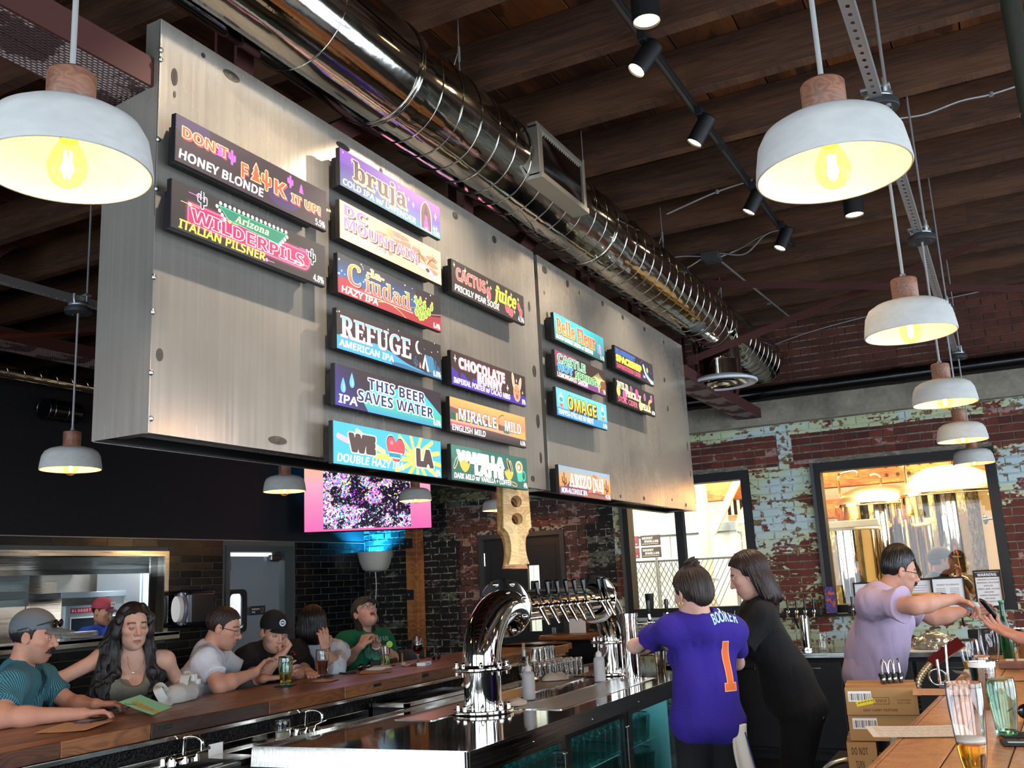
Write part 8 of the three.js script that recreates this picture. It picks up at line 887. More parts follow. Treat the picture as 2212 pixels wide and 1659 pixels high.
{ coaster('black coaster under the cocktail with lime', [-4.0, BT, -5.65]); const t = liquidGlass('cocktail_glass', 'tall pale cocktail with lime wedge and straw before the woman in green', 'glass', [-4.0, BT + 0.004, -5.65], tall, 0.55, phy({ color: 0xffffff, roughness: 0.05, transmission: 1, thickness: 0.05, ior: 1.34, attenuationColor: new THREE.Color(0.8, 0.82, 0.45), attenuationDistance: 0.05 }), 0); mesh('drinking_straw', [rod([0, 0.02, 0], [-0.02, 0.2, 0.01], 0.003)], M.black, t); mesh('lime_wedge', [cyl(0.022, 0.022, 0.008, 0, 0, 0, 20).rotateX(PI / 2).rotateY(0.4).translate(0.03, 0.145, -0.01)], std(0x9cc23a, 0.5), t); }
{ const t = thing('goblet', 'stemmed goblet of dark red beer near the far end of the guest bar', 'glass', [-3.9, BT, -5.91]); mesh('glass_body', lathe([[0, 0], [0.034, 0.001], [0.034, 0.003], [0.006, 0.008], [0.005, 0.05], [0.02, 0.065], [0.042, 0.1], [0.042, 0.13], [0.033, 0.185], [0.032, 0.185], [0.04, 0.13], [0.04, 0.1], [0.019, 0.068], [0, 0.062]], 36), M.cup, t); mesh('drink', lathe([[0, 0.0635], [0.018, 0.0695], [0.0393, 0.1], [0.0393, 0.128], [0, 0.128]], 36), M.redBeer, t); }
const flat = (name, label, cat, at, w, d, h, mat, turn = 0) => { const t = thing(name, label, cat, at, turn); mesh(name === 'phone' ? 'phone_body' : 'sheet', [rb(w, h, d, h * 0.3, 0, h / 2, 0)], mat, t); return t; };
{ const t = flat('phone', 'dark phone lying under the hand of the man in the teal shirt', 'phone', [-3.86, BT, -3.13], 0.075, 0.15, 0.009, std(0x20252e, 0.3), 0.35); mesh('screen', [bx(0.066, 0.0008, 0.138, 0, 0.0092, 0)], std(0x0a0c10, 0.05), t); }
{ const t = flat('phone', 'black phone lying beside sunglasses on the guest bar', 'phone', [-4.0, BT, -5.2], 0.075, 0.15, 0.009, M.black, 1.2); mesh('screen', [bx(0.066, 0.0008, 0.138, 0, 0.0092, 0)], std(0x0a0c10, 0.05), t); }
const printed = (base, ink, seed) => std(0xffffff, 0.85, 0, { side: THREE.DoubleSide, map: canvasTex(256, 340, (c, w, h) => { c.fillStyle = base; c.fillRect(0, 0, w, h); c.fillStyle = ink; let q = seed; const R = () => (q = (q * 16807) % 2147483647) / 2147483647; for (let y = 24; y < h - 16; y += 11) { if (R() < 0.18) continue; let x = 18; while (x < w - 30) { const l = 8 + R() * 26; c.fillRect(x, y, Math.min(l, w - 20 - x), 3); x += l + 5; } } }) });
function paperSheet(name, label, at, w, d, turn, mat, bend = 0.004) { const t = thing(name, label, 'paper', at, turn), g = new THREE.PlaneGeometry(w, d, 14, 14).rotateX(-PI / 2), p = g.attributes.position; for (let i = 0; i < p.count; i++) p.setY(i, 0.0015 + bend * (1 - Math.cos((p.getX(i) / w) * 2.4)) * 1.5); g.computeVertexNormals(); mesh('sheet', [keep(g)], mat, t); return t; }
const kraft = printed('#c49a7a', '#8a6a50', 5), whiteP = printed('#dfdcd4', '#6a6864', 9);
paperSheet('paper_menu', 'kraft paper menu sheet at the near left end of the guest bar', [-3.76, BT, -2.97], 0.22, 0.3, 0.5, kraft);
paperSheet('paper_card', 'small tan paper card next to the pale beer', [-3.82, BT, -4.78], 0.13, 0.16, 0.3, std(0xd0a88c, 0.85, 0, { side: THREE.DoubleSide }));
paperSheet('paper_menu', 'tan paper menu lying in front of the woman in green', [-3.83, BT, -5.3], 0.2, 0.28, 0.6, kraft); paperSheet('paper_slip', 'curled white receipt near the goblet', [-3.86, BT, -5.72], 0.08, 0.2, 0.5, M.paper, 0.02);
{ const t = thing('folded_menu', 'mint green folded menu standing open on the guest bar with dark lettering', 'menu', [-3.86, BT, -3.42], 0.52); const sheetCurve = (sgn) => { const g = new THREE.PlaneGeometry(0.3, 0.21, 20, 4).translate(0, 0.105, 0), p = g.attributes.position; for (let i = 0; i < p.count; i++) { const y = p.getY(i); p.setXYZ(i, p.getX(i), y * 0.32 + 0.002, sgn * 0.012 + 0.1 - y * 0.85 + 0.4 * y * y); } g.computeVertexNormals(); return keep(g); };
  mesh('menu_leaf', [sheetCurve(0).rotateY(PI / 2)], std(0xffffff, 0.8, 0, { side: THREE.DoubleSide, map: canvasTex(384, 268, (c, w, h) => { c.fillStyle = '#8fd3ab'; c.fillRect(0, 0, w, h); poly(c, [[70, 268], [60, 120], [120, 40], [210, 60], [150, 268]], '#b9b26a'); txt(c, 'beer', 8, 60, 46, { f: SERIF, b: 'italic bold', fill: '#123a26', rot: 0.5 }); c.fillStyle = '#5d6a3c'; for (let i = 0; i < 12; i++) c.fillRect(80, 70 + i * 14, 90 - (i % 3) * 14, 3); }) }), t); mesh('blue_leaf', [rb(0.12, 0.001, 0.1, 0.0004, -0.07, 0.045, -0.04).rotateZ(0.2)], std(0x4a86b8, 0.8), t); }
{ const t = thing('belt_bag', 'pale grey belt bag with wide strap and buckle lying on the guest bar', 'bag', [-4.03, BT, -3.82], 0.35), bagMat = fabric(0xb9b6ac); const f = caps([[V(0, 0.035, -0.1), V(0, 0.035, 0.1), 0.05, 0.05], [V(0.02, 0.04, -0.06), V(0.02, 0.04, 0.06), 0.045, 0.045]], 0.03); mesh('pouch', [muv(surface((x, y, z) => Math.max(f(x, y, z) - 0.004 * nz(x * 40, y * 40, z * 40), -y + 0.001), [V(-0.1, -0.02, -0.2), V(0.1, 0.12, 0.2)], 0.006))], bagMat, t);
  const strap = (pts, w) => { const c = new THREE.CatmullRomCurve3(pts.map((p) => V(...p))), P = [], I = []; for (let i = 0; i <= 40; i++) { const p = c.getPoint(i / 40), q = c.getTangent(i / 40), s = V().crossVectors(q, V(0.3, 0.2, 1)).normalize().multiplyScalar(w / 2), n = V().crossVectors(s, q).normalize().multiplyScalar(0.0015); for (const [a, b2] of [[1, 1], [-1, 1], [-1, -1], [1, -1]]) P.push(p.x + s.x * a + n.x * b2, p.y + s.y * a + n.y * b2, p.z + s.z * a + n.z * b2); if (i < 40) for (let k = 0; k < 4; k++) { const o = i * 4 + k, o2 = i * 4 + (k + 1) % 4; I.push(o, o2, o + 4, o2, o2 + 4, o + 4); } } const g = new THREE.BufferGeometry(); g.setAttribute('position', new THREE.Float32BufferAttribute(P, 3)); g.setIndex(I); g.computeVertexNormals(); return muv(g); };
  mesh('strap', [strap([[0.0, 0.03, 0.12], [-0.02, 0.09, 0.17], [0.0, 0.085, 0.24], [0.03, 0.03, 0.23], [0.03, 0.012, 0.14]], 0.045)], bagMat, t); mesh('strap', [strap([[0.0, 0.05, -0.12], [0.0, 0.11, -0.08], [0.02, 0.13, -0.02], [0.03, 0.08, 0.03]], 0.045)], bagMat, t); mesh('buckle', [rb(0.02, 0.035, 0.05, 0.006, 0.03, 0.11, -0.09), rb(0.02, 0.03, 0.035, 0.005, 0.035, 0.085, -0.13)], M.white, t); }
const shades = (label, at, turn) => { const t = thing('sunglasses', label, 'sunglasses', at, turn); mesh('lens', [-0.034, 0.034].map((x) => ball(0.027, x, 0.026, 0, 1, 0.9, 0.3)), std(0x120c0a, 0.08), t); mesh('frame', [rod([-0.012, 0.034, 0.003], [0.012, 0.034, 0.003], 0.004), rod([-0.06, 0.036, 0], [-0.05, 0.012, -0.1], 0.003), rod([0.06, 0.036, 0], [0.05, 0.012, -0.1], 0.003)], std(0x1a1210, 0.3), t); };
shades('tortoiseshell sunglasses lying on the guest bar beside a phone', [-3.96, BT, -5.36], 1.3); shades('dark sunglasses lying folded near the goblet', [-3.88, BT, -6.12], 1.6);
{ const t = thing('napkin_stack', 'white plate with napkins in front of the woman in green', 'napkins', [-3.92, BT, -5.46], 0.4); for (let i = 0; i < 4; i++) mesh('napkin', [rb(0.13, 0.004, 0.17, 0.0015, rr(-0.01, 0.01), 0.003 + i * 0.005, rr(-0.01, 0.01)).rotateY(rr(-0.2, 0.2))], M.paper, t); }
{ const t = thing('card_box', 'small white box with blue lettering beside the goblet', 'box', [-3.74, BT, -5.74], 0.25); mesh('box_body', [rb(0.06, 0.022, 0.14, 0.002, 0, 0.011, 0)], M.white, t); mesh('print', [sheet(0.12, 0.014).rotateY(PI / 2).translate(0.0306, 0.011, 0)], std(0xffffff, 0.6, 0, { map: canvasTex(128, 16, (c) => { c.fillStyle = '#dfe3ea'; c.fillRect(0, 0, 128, 16); c.fillStyle = '#3c4f8a'; for (let i = 0; i < 7; i++) c.fillRect(12 + i * 15, 4, 11, 8); }) }), t); }
// on the sinks and the island
{ const t = liquidGlass('tumbler', 'small tumbler with cloudy water on the sink deck', 'glass', [-3.4, 0.876, -3.9], { h: 0.1, r: (x) => 0.036 + 0.002 * x }, 0.45, phy({ color: 0xe6dfc8, roughness: 0.3, transmission: 0.6, thickness: 0.04, ior: 1.33 }), 0); }
function washBottle(label, at) { const t = thing('squeeze_bottle', label, 'bottle', at); mesh('bottle_body', lathe([[0, 0], [0.034, 0], [0.0375, 0.006], [0.0375, 0.135], [0.033, 0.152], [0.018, 0.162], [0.017, 0.165], [0, 0.165]], 36), phy({ color: 0xe9edf0, roughness: 0.4, transmission: 0.5, thickness: 0 }), t); mesh('liquid', lathe([[0, 0.004], [0.0355, 0.005], [0.0355, 0.085], [0, 0.085]], 32), phy({ color: 0xf4f7f9, roughness: 0.25, transmission: 0.5, thickness: 0.02 }), t); mesh('cap', lathe([[0.02, 0.162], [0.02, 0.185], [0.012, 0.192], [0.006, 0.2], [0, 0.2]], 28), M.white, t); mesh('spout', [tube([[0, 0.2, 0], [0, 0.235, 0], [0.004, 0.245, 0.006], [0.012, 0.243, 0.018], [0.016, 0.235, 0.026]], 0.0035, 20, 8)], M.white, t); return t; }
washBottle('translucent squeeze bottle on the island beside the front leg of the tap tower', [-2.66, IT, -5.2]); washBottle('translucent squeeze bottle on the island at the far leg of the tap tower', [-2.6, IT, -6.14]); washBottle('translucent squeeze bottle on the back counter in front of the mint brick', [-1.32, 0.888, -8.85]);
function rag(label, at, s, seed2, w = 0.16, d = 0.1) { const t = thing('bar_rag', label, 'cloth', at, s); const f = (x, y, z) => ell(x, y, z, 0, 0.0, 0, w / 2, 0.03 + 0.03 * nz(x * 16 + seed2, 1, z * 18), d / 2) + 0.012 * (nz(x * 34 + seed2, y * 40, z * 34) - 0.5); mesh('cloth_heap', [muv(surface((x, y, z) => Math.max(f(x, y, z), -y + 0.001), [V(-w * 0.7, -0.02, -d * 0.8), V(w * 0.7, 0.09, d * 0.8)], 0.005))], fabric(0xd8cbb6), t); }
rag('crumpled pale rag on the island behind the front leg of the tap tower', [-2.62, IT, -4.95], 1.2, 3); rag('crumpled pale rag on the left drip tray of the island', [-2.96, IT + 0.002, -6.2], 0.9, 11, 0.2, 0.12); rag('small folded rag near the ice well on the sink side', [-3.28, 0.95, -5.62], 0.9, 19, 0.18, 0.1);
{ const t = thing('glass_bottle', 'clear corked glass bottle standing behind the tap tower', 'bottle', [-3.25, IT - 0.02, -6.3]); mesh('bottle_body', lathe([[0, 0], [0.04, 0], [0.045, 0.01], [0.045, 0.12], [0.02, 0.16], [0.014, 0.18], [0.014, 0.235], [0.017, 0.24], [0.012, 0.242], [0.0115, 0.18], [0.042, 0.12], [0.042, 0.012], [0, 0.008]], 32), M.cup, t); mesh('cork', [cyl(0.011, 0.013, 0.03, 0, 0.252, 0)], std(0xb08a5a, 0.8), t); }
{ const t = thing('bar_mat', 'rubber bar mat with round studs beside the rag on the island', 'mat', [-2.82, IT, -6.56], 0.0); mesh('mat_base', [rb(0.2, 0.006, 0.3, 0.002, 0, 0.003, 0)], std(0x2a2018, 0.7), t); tag(mesh('mat_stud', Array.from({ length: 60 }, (_, i) => cyl(0.006, 0.007, 0.008, -0.08 + (i % 6) * 0.032, 0.009, -0.135 + Math.floor(i / 6) * 0.03, 8)), std(0x9a7a58, 0.5), t), null, null, null, 'stuff'); }
{ // upturned glasses on the sink side
  const g0 = thing('upturned_glass', 'x', 'glass'); mesh('glass_body', lathe([[0.038, 0], [0.03, 0.1], [0.028, 0.104], [0, 0.104], [0, 0.096], [0.026, 0.096], [0.036, 0]], 24), M.cup, g0); let n = 0; const where = ['in the front row', 'in the second row', 'in the back row'];
  for (let r = 0; r < 3; r++) for (let i = 0; i < 7; i++) { const p = [-3.3 + r * 0.085, IT - 0.015, -6.48 - i * 0.085]; const l = 'clear upturned glass ' + where[2 - r] + ' behind the tap tower'; const g = n++ ? copy(g0, p, 0, l) : g0; if (n === 1) { g.position.set(...p); g.userData.label = l; } g.userData.group = 'upturned glasses ' + where[2 - r] + ' on the sink side'; }
  for (let i = 0; i < 4; i++) { const l = 'glass of the second layer stacked on the upturned glasses'; copy(g0, [-3.26, IT + 0.09, -6.5 - i * 0.09], 0, l).userData.group = 'second layer of stacked glasses'; }
  const m = thing('drain_shelf', 'steel drain shelf under the upturned glasses', 'shelf', [-3.24, IT - 0.03, -6.75]); mesh('shelf_plate', [rb(0.32, 0.014, 0.75, 0.003, 0, 0.007, 0)], M.steel, m); mesh('shelf_leg', [-0.3, 0.3].map((z) => rod([-0.1, -0.88, z], [-0.1, 0, z], 0.015)), M.steel, m);
}
{ const t = thing('cocktail_shaker', 'steel mixing tin on the island at the elbow of the purple bartender', 'shaker', [-2.38, IT, -6.75]); mesh('tin', lathe([[0, 0], [0.033, 0], [0.045, 0.15], [0.046, 0.152], [0.043, 0.15], [0.031, 0.004], [0, 0.004]], 36), M.steel, t); const u = liquidGlass('mixing_glass', 'clear mixing glass on the island beside the steel tin', 'glass', [-2.3, IT, -6.9], { h: 0.15, r: (x) => 0.032 + 0.012 * x }, 0, null, 0); const v = thing('drink_tray', 'round dark tray with glasses in front of the purple bartender', 'tray', [-2.35, IT, -7.2]); mesh('tray_plate', lathe([[0, 0.002], [0.17, 0.002], [0.18, 0.02], [0.183, 0.02], [0.172, -0.001], [0, -0.001]], 40), std(0x2a2420, 0.5), v); liquidGlass('stemless_glass', 'rounded clear glass on the dark tray', 'glass', [-2.38, IT + 0.003, -7.2], { h: 0.11, r: (x) => 0.03 + 0.018 * Math.sin(x * 2.4) }, 0.2, M.cup, 0); }
// bottles at the left window
{ const kinds = [[0.3, 0.037, 0xbfd2a0, 'pale green'], [0.28, 0.036, 0x9a7a3c, 'golden'], [0.31, 0.034, 0x2a1210, 'dark red'], [0.29, 0.038, 0xd9e2e0, 'clear'], [0.27, 0.04, 0x3a2416, 'brown'], [0.32, 0.033, 0x8c1c14, 'bright red'], [0.3, 0.037, 0x69b03a, 'lime green'], [0.26, 0.04, 0xe0d6c0, 'cream'], [0.31, 0.035, 0x14161a, 'black']], G = [];
  [[-3.06, 0], [-2.99, 1], [-2.93, 6], [-2.84, 3], [-2.76, 7], [-2.69, 2], [-2.63, 8], [-2.56, 4], [-2.5, 3], [-2.43, 5], [-2.38, 0], [-2.6, 2], [-2.72, 3], [-2.88, 1]].forEach(([x, k], i) => { const [h, r, c, nme] = kinds[k], z = i < 11 ? -8.86 + (i % 2) * 0.05 : -9.0; const t = thing('liquor_bottle', nme + ' liquor bottle, ' + ['first', 'second', 'third', 'fourth', 'fifth', 'sixth', 'seventh', 'eighth', 'ninth', 'tenth', 'eleventh'][i] + ' from the left at the window', 'bottle', [x, 0.888, z]); if (i > 10) t.userData.label = nme + ' liquor bottle in the back row at the left window, ' + ['right', 'middle', 'left'][i - 11] + ' one'; t.userData.group = 'liquor bottles at the left window';
    mesh('bottle_body', lathe([[0, 0], [r * 0.95, 0], [r, 0.006], [r, h * 0.6], [r * 0.8, h * 0.7], [0.014, h * 0.8], [0.0135, h * 0.98], [0.016, h], [0, h]], 28), k === 8 || k === 2 ? std(c, 0.12) : phy({ color: c, roughness: 0.05, transmission: 0.75, thickness: 0.03, ior: 1.4 }), t); mesh('label', [keep(new THREE.CylinderGeometry(r + 0.0006, r + 0.0006, h * 0.26, 28, 1, true)).translate(0, h * 0.32, 0)], std([0xe9e2cc, 0x1d1b1a, 0xd9d0b4][i % 3], 0.7), t); mesh('stopper', [cyl(0.012, 0.013, 0.03, 0, h + 0.012, 0), rod([0, h + 0.02, 0], [0.008, h + 0.06, 0], 0.004)], i % 2 ? M.black : M.steel, t); });
  const c = thing('utensil_cup', 'black ribbed cup at the left end of the bottle row', 'cup', [-3.36, 1.276, -9.345]); mesh('cup_body', lathe([[0, 0], [0.036, 0], [0.044, 0.13], [0.041, 0.13], [0.034, 0.004], [0, 0.004]], 28), M.black, c); mesh('lid', [cyl(0.046, 0.046, 0.02, 0, 0.138, 0, 28)], M.black, c); }
// back counter things
liquidGlass('pint_glass', 'clear glass left of the squeeze bottle on the back counter', 'glass', [-1.62, 0.888, -8.86], { h: 0.15, r: (x) => 0.03 + 0.01 * x }, 0, null, 0); liquidGlass('pint_glass', 'clear glass right of the squeeze bottle on the back counter', 'glass', [-1.16, 0.888, -8.95], { h: 0.15, r: (x) => 0.03 + 0.01 * x }, 0, null, 0);
{ const t = thing('foil_bag', 'crinkled clear plastic bag of snacks on a tray, on the back counter', 'bag', [-0.72, 0.888, -8.8]); const f = (x, y, z) => ell(x, y, z, 0, 0.04, 0, 0.17, 0.1, 0.12) + 0.03 * (nz(x * 28, y * 30, z * 28) - 0.5); mesh('bag_skin', [muv(surface((x, y, z) => Math.max(f(x, y, z), 0.008 - y), [V(-0.22, -0.02, -0.18), V(0.22, 0.2, 0.18)], 0.007))], std(0xb9ab90, 0.18, 0.55), t); mesh('tray', [rb(0.4, 0.008, 0.3, 0.003, 0, 0.004, 0)], M.white, t); }
// boxes, soda gun and pourers at the right bar
const boxFace = (draw) => std(0xffffff, 0.85, 0, { map: canvasTex(512, 200, (c, w, h) => { c.fillStyle = '#a8804f'; c.fillRect(0, 0, w, h); draw(c, w, h); }) });
const bars = (c, x, y, w, h) => { c.fillStyle = '#eeeae2'; c.fillRect(x, y, w, h); c.fillStyle = '#222'; let k = 7; for (let a = x + 8; a < x + w - 8;) { k = (k * 31) % 17; c.fillRect(a, y + h * 0.22, 1 + k % 4, h * 0.66); a += 4 + k % 5; } };
{ const cab = thing('speed_rack', 'low black bar unit at the back of the right bar that carries the cardboard boxes', 'cabinet', [-0.68, 0, -4.72]); mesh('cabinet', [rb(0.46, 0.72, 0.7, 0.008, 0, 0.36, 0)], M.blackMatte, cab);
  const box = (l, y, h, w, z, draw, x = -0.62) => { const t = thing('cardboard_box', l, 'box', [x, y, z], 0.12); mesh('carton', [rb(w, h, 0.3, 0.003, 0, h / 2, 0)], M.card, t); mesh('print', [sheet(w - 0.006, h - 0.006).translate(0, h / 2, 0.1506)], boxFace(draw), t); mesh('tape', [bx(w + 0.001, 0.0008, 0.05, 0, h + 0.0004, 0)], std(0xb8946a, 0.4), t); return t; };
  box('brown carton with EASY CARRY FEATURE print and a yellow sticker, top of the stack', 0.972, 0.112, 0.29, -4.62, (c, w) => { bars(c, 16, 20, 170, 80); c.save(); c.translate(70, 120); c.rotate(-0.22); c.fillStyle = '#e6d22e'; c.fillRect(0, -18, 140, 40); c.fillStyle = '#444'; for (let i = 0; i < 5; i++) c.fillRect(14 + i * 24, -6, 18, 6); c.restore(); c.strokeStyle = '#5a4224'; c.lineWidth = 4; c.strokeRect(200, 70, 110, 50); txt(c, 'SYRUP', 214, 106, 30, { f: SERIF, fill: '#5a4224', fit: 80 }); txt(c, 'EASY CARRY FEATURE', 116, 176, 26, { fill: '#4a351c', fit: 250 }); txt(c, '5.0 GALLONS', 370, 96, 16, { fill: '#5a4224' }); txt(c, '18.93 LITERS', 370, 118, 16, { fill: '#5a4224' }); });
  box('brown carton with a white bar code label, middle of the stack', 0.865, 0.105, 0.29, -4.63, (c) => { bars(c, 24, 16, 180, 90); });
  box('small brown carton with printed handling marks, bottom of the stack', 0.722, 0.14, 0.12, -4.6, (c) => { txt(c, 'DO NOT', 60, 70, 60, { fill: '#4a351c', fit: 300 }); txt(c, 'TURN', 120, 150, 60, { fill: '#4a351c' }); poly(c, [[420, 100], [460, 100], [460, 160], [420, 160]], '#4a351c'); }, -0.72);
  const bin = thing('plastic_bin', 'grey translucent plastic bin beside the lower boxes', 'bin', [-0.51, 0.722, -4.56]); mesh('bin_shell', [rb(0.16, 0.18, 0.2, 0.02, 0, 0.09, 0)], std(0x8d8b7c, 0.5), bin);
  const wb = thing('white_carton', 'white carton with dark print at the bottom edge of the picture', 'box', [-0.82, 0.60, -4.15], 0.2); mesh('carton', [rb(0.3, 0.1, 0.22, 0.003, 0, 0.05, 0)], M.white, wb); mesh('print_bar', [bx(0.18, 0.0008, 0.02, 0.03, 0.1004, 0.04).rotateY(0.05)], std(0x2a1214, 0.5), wb); const st = thing('low_stand', 'black low stand under the white carton', 'stand', [-0.82, 0, -4.15]); mesh('stand_body', [rb(0.3, 0.6, 0.26, 0.006, 0, 0.3, 0)], M.blackMatte, st);
  const p0 = thing('bottle_pourer', 'x', 'pourer'); mesh('pour_spout', [tube([[0, 0.02, 0], [0, 0.05, 0], [0.004, 0.085, 0], [0.012, 0.1, 0]], 0.0035, 16, 8)], M.chrome, p0); mesh('collar', [cyl(0.013, 0.014, 0.014, 0, 0.035, 0, 14)], M.black, p0); mesh('stopper', [lathe([[0, 0], [0.008, 0], [0.011, 0.028], [0, 0.03]], 14)], M.steelDark, p0);
  [[0, 0], [0.022, -0.02], [0.044, -0.035], [0.066, -0.055], [0.012, -0.05], [0.035, -0.075], [0.058, -0.095], [-0.01, -0.03]].forEach(([x, z], i) => { const a = [-0.6 + x, 1.085, -4.6 + z], l = 'chrome bottle pourer standing on the top carton, ' + ['leftmost front', 'second in front', 'third in front', 'rightmost front', 'left back', 'middle back', 'right back', 'far left'][i] + ' one', q = i ? copy(p0, a, i * 0.8, l) : p0; if (!i) { q.position.set(...a); q.userData.label = l; } q.userData.group = 'bottle pourers on the top carton'; });
  const sg = thing('soda_gun', 'dark red soda gun resting in its holder with a ribbed steel hose', 'soda gun', [-0.41, 1.16, -4.72]); mesh('gun_head', [barBox([0.0, 0, 0], [0.13, 0.085, -0.06], 0.045, 0.032), ...[0.25, 0.5, 0.75].map((t) => ball(0.008, 0.13 * t - 0.012, 0.085 * t + 0.02, -0.06 * t))], std(0x4a0d10, 0.2), sg); class Coil extends THREE.CatmullRomCurve3 {} mesh('ribbed_hose', [tube([[0, 0, 0], [-0.05, -0.06, 0.01], [-0.075, -0.16, 0.02], [-0.08, -0.3, 0.02], [-0.05, -0.45, 0.0]], 0.013, 40, 12), ...Array.from({ length: 26 }, (_, i) => { const t = i / 25, a = new THREE.CatmullRomCurve3([V(0, 0, 0), V(-0.05, -0.06, 0.01), V(-0.075, -0.16, 0.02), V(-0.08, -0.3, 0.02), V(-0.05, -0.45, 0)]), p = a.getPoint(t), d = a.getTangent(t); return torus(0.0135, 0.003, 0, 0, 0, 14, 6).applyQuaternion(new THREE.Quaternion().setFromUnitVectors(V(0, 0, 1), d)).translate(p.x, p.y, p.z); })], std(0xb8a886, 0.3, 0.9), sg); mesh('holder', [rod([0.06, -0.12, 0], [0.07, 0.08, 0], 0.006), rod([0.03, -0.1, 0.03], [0.03, 0.02, 0.03], 0.006), torus(0.035, 0.005, 0.02, -0.06, 0).rotateX(0.2), rb(0.03, 0.02, 0.08, 0.004, 0.04, -0.09, 0)], M.chrome, sg);
  const hs = thing('red_hose', 'steel hose with a red collar looping beside the bottom carton', 'hose', [-0.84, 0.73, -4.5]); mesh('hose_run', [tube([[-0.06, -0.06, 0.05], [-0.03, 0.01, 0.02], [0.02, 0.04, 0], [0.09, 0.045, -0.02], [0.1, 0.0, -0.02]], 0.014, 30, 10)], M.steel, hs); mesh('collar', [rod([-0.065, -0.075, 0.055], [-0.05, -0.03, 0.04], 0.017)], std(0x9c1c22, 0.4), hs); }
// right bar top
liquidGlass('beer_glass', 'tall curved beer glass of golden beer and foam, in front at the right', 'glass', [-0.165, RT, -2.68], weizen, 0.40, M.beer, 0.012);
coaster('black coaster under the empty glass in the right foreground', [-0.075, RT, -3.4], 0.2); { const t = liquidGlass('beer_glass', 'empty beer glass with an oval emblem and greenish base, in the right foreground', 'glass', [-0.105, RT + 0.004, -3.4], willi, 0, null, 0, M.greenGlass); mesh('emblem', [keep(new THREE.CylinderGeometry(0.0425, 0.0415, 0.04, 20, 1, true, -2.2, 1.4)).translate(0, 0.105, 0)], std(0xffffff, 0.6, 0, { transparent: true, alphaTest: 0.4, side: THREE.DoubleSide, map: canvasTex(256, 128, (c) => { c.clearRect(0, 0, 256, 128); c.strokeStyle = '#2d3138'; c.lineWidth = 7; c.beginPath(); c.ellipse(128, 64, 110, 46, 0, 0, 7); c.stroke(); 'WILDWOOD'.split('').forEach((s, i) => txt(c, s, 40 + i * 23, 80, 38, { fill: '#2d3138' })); }) }), t); }
{ const t = flat('phone', 'dark phone with a lit banner on its screen lying by the empty glass', 'phone', [-0.045, RT, -3.25], 0.15, 0.08, 0.009, M.black, 0.15); mesh('screen_banner', [bx(0.1, 0.0008, 0.02, -0.01, 0.0094, 0.02)], glow(0xbfc8d0, 0.5), t); }
shades('black sunglasses with blue glint at the right edge of the picture', [-0.02, RT, -3.75], 0.4);
{ const t = thing('cocktail_shaker', 'tall steel shaker tin between the glasses on the right bar', 'shaker', [-0.175, RT, -3.98]); mesh('tin', lathe([[0, 0], [0.034, 0], [0.046, 0.165], [0.047, 0.167], [0.044, 0.165], [0.032, 0.004], [0, 0.004]], 36), M.steel, t); mesh('collar', [cyl(0.0465, 0.0455, 0.018, 0, 0.156, 0, 36, true)], M.white, t); }
liquidGlass('tasting_glass', 'small glass with a little beer on the right bar', 'glass', [-0.205, RT, -4.75], { h: 0.12, r: (x) => 0.034 + 0.006 * Math.sin(x * 2.6) }, 0.2, M.beer, 0); liquidGlass('tulip_glass', 'tulip glass a third full of cloudy gold beer on the right bar', 'glass', [-0.275, RT, -5.3], { h: 0.15, r: (x) => 0.03 + 0.016 * Math.sin(x * 2.3) }, 0.3, M.beer, 0.002); liquidGlass('tulip_glass', 'empty tulip glass behind the cloudy one on the right bar', 'glass', [-0.2, RT, -5.75], { h: 0.17, r: (x) => 0.032 + 0.018 * Math.sin(x * 2.4) }, 0, null, 0);
paperSheet('paper_menu', 'white printed menu hanging over the edge of the right bar in front', [-0.36, RT + 0.001, -3.42], 0.3, 0.22, 0.25, whiteP, 0.002); paperSheet('paper_menu', 'tan printed menu under the glasses on the right bar', [-0.3, RT + 0.001, -4.45], 0.34, 0.22, 0.1, kraft, 0.001); paperSheet('paper_menu', 'tan printed menu farther back on the right bar', [-0.14, RT + 0.001, -4.95], 0.3, 0.2, 0.1, kraft, 0.001); paperSheet('paper_card', 'small white folded card near the tulip glass', [-0.29, RT + 0.012, -5.0], 0.07, 0.1, 0.7, M.paper, 0.02);
{ const t = thing('card_terminal', 'black upright screen terminal at the far end of the right bar', 'terminal', [-0.22, RT, -6.2], -0.1); mesh('terminal_body', [rb(0.2, 0.13, 0.03, 0.01, 0, 0.075, 0)], M.blackMatte, t); mesh('stand_foot', [rb(0.14, 0.012, 0.1, 0.004, 0, 0.006, 0)], M.black, t); const c = thing('caddy_tray', 'low wooden caddy tray with cards near the guest hand', 'tray', [-0.06, RT, -5.45]); mesh('tray_body', [rb(0.2, 0.035, 0.14, 0.004, 0, 0.018, 0)], wm(T.walnut, 0.5), c); mesh('card_row', [-0.05, 0, 0.05].map((x) => bx(0.035, 0.002, 0.1, x, 0.037, 0)), M.paper, c);
  const b = thing('green_bottle', 'slim green glass bottle behind the guest hand', 'bottle', [-0.12, RT, -5.95]); mesh('bottle_body', lathe([[0, 0], [0.03, 0], [0.031, 0.15], [0.014, 0.21], [0.0125, 0.29], [0.015, 0.295], [0, 0.295]], 28), phy({ color: 0x1d6a3a, roughness: 0.06, transmission: 0.7, thickness: 0.02 }), b); mesh('cap', [cyl(0.015, 0.015, 0.012, 0, 0.3, 0)], std(0x1d8a4a, 0.4), b); const s = thing('ice_bucket', 'steel bucket at the right edge behind the guest hand', 'bucket', [-0.02, RT, -5.72]); mesh('bucket_wall', lathe([[0, 0], [0.05, 0], [0.062, 0.17], [0.065, 0.172], [0.06, 0.17], [0.047, 0.004], [0, 0.004]], 40), M.steel, s); }
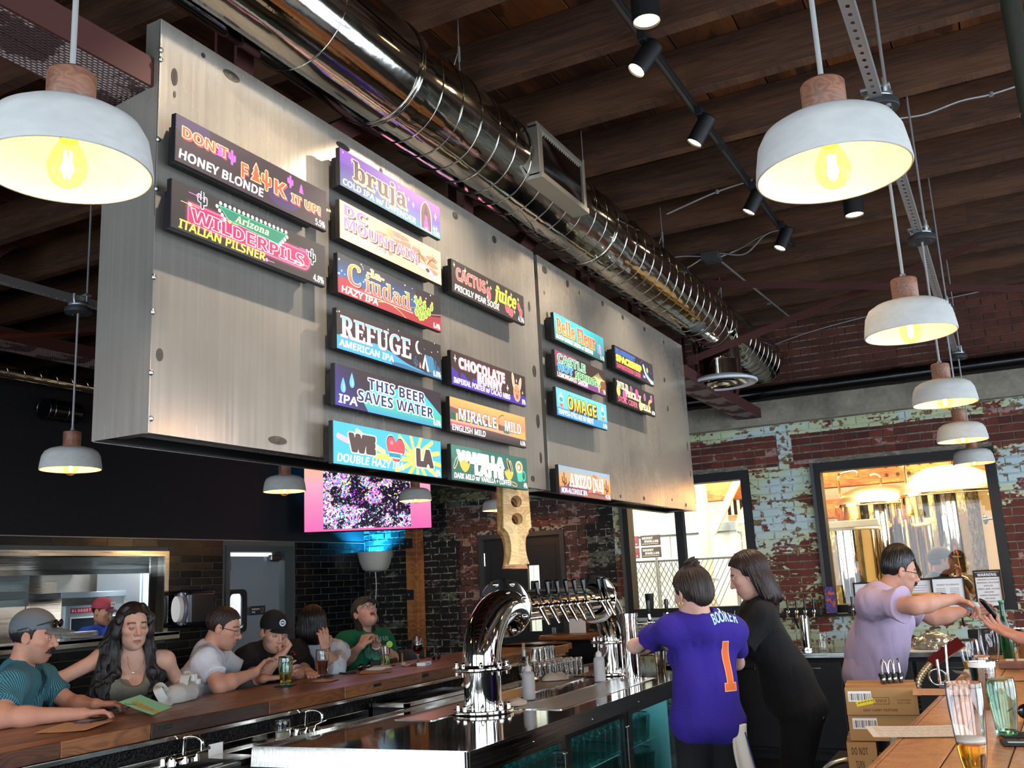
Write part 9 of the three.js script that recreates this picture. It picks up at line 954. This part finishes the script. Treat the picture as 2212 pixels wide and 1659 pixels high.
// on the tiled wall
{ const t = thing('towel_dispenser', 'black paper towel dispenser on the tiled wall', 'dispenser', [XL + 0.01, 1.34, -6.55]); mesh('housing', [rb(0.22, 0.33, 0.36, 0.05, 0.12, 0.17, 0.02, 4)], std(0x17161c, 0.22), t); mesh('side_panel', [ball(0.11, 0.14, 0.17, 0.2, 0.75, 1.35, 0.25, 24)], std(0x55525c, 0.3), t); mesh('paper_roll', [cyl(0.07, 0.07, 0.05, 0, 0, 0, 32).rotateX(PI / 2).scale(0.8, 1.6, 1).translate(0.14, 0.17, 0.24)], M.paper, t); mesh('pictogram', [sheet(0.06, 0.05).rotateY(PI / 2).translate(0.2315, 0.06, -0.08)], std(0xffffff, 0.5, 0, { alphaTest: 0.4, map: canvasTex(64, 56, (c) => { c.clearRect(0, 0, 64, 56); c.strokeStyle = '#ddd'; c.lineWidth = 4; c.strokeRect(10, 6, 44, 18); c.beginPath(); c.moveTo(16, 30); c.lineTo(8, 50); c.moveTo(48, 30); c.lineTo(56, 50); c.moveTo(22, 32); c.lineTo(42, 32); c.stroke(); }) }), t);
  const s = thing('soap_dispenser', 'small dark soap dispenser below the paper towel dispenser', 'dispenser', [XL + 0.01, 1.14, -6.87]); mesh('housing', [rb(0.11, 0.2, 0.12, 0.025, 0.055, 0.1, 0, 4)], std(0x101214, 0.25), s); mesh('refill_window', [ball(0.045, 0.1, 0.09, 0.0, 0.4, 1.1, 0.9, 20)], std(0x9fb4b4, 0.1), s);
  const p = thing('staff_sign', 'small black sign reading Employees Only on the kitchen door', 'sign', [XL + 0.026, 1.41, -7.47]); mesh('sign_plate', [rb(0.006, 0.085, 0.21, 0.002, 0, 0.04, 0)], std(0x141416, 0.5), p); mesh('print', [sheet(0.2, 0.078).rotateY(PI / 2).translate(0.0036, 0.04, 0)], std(0xffffff, 0.6, 0, { map: canvasTex(256, 100, (c) => { c.fillStyle = '#141416'; c.fillRect(0, 0, 256, 100); txt(c, 'Employees', 14, 42, 28, { fill: '#e8e8e8' }); txt(c, 'Only', 14, 80, 28, { fill: '#e8e8e8' }); disc(c, 206, 50, 24, 28, null, '#9aa', 5); }) }), p); }
renderer.render(scene, camera);
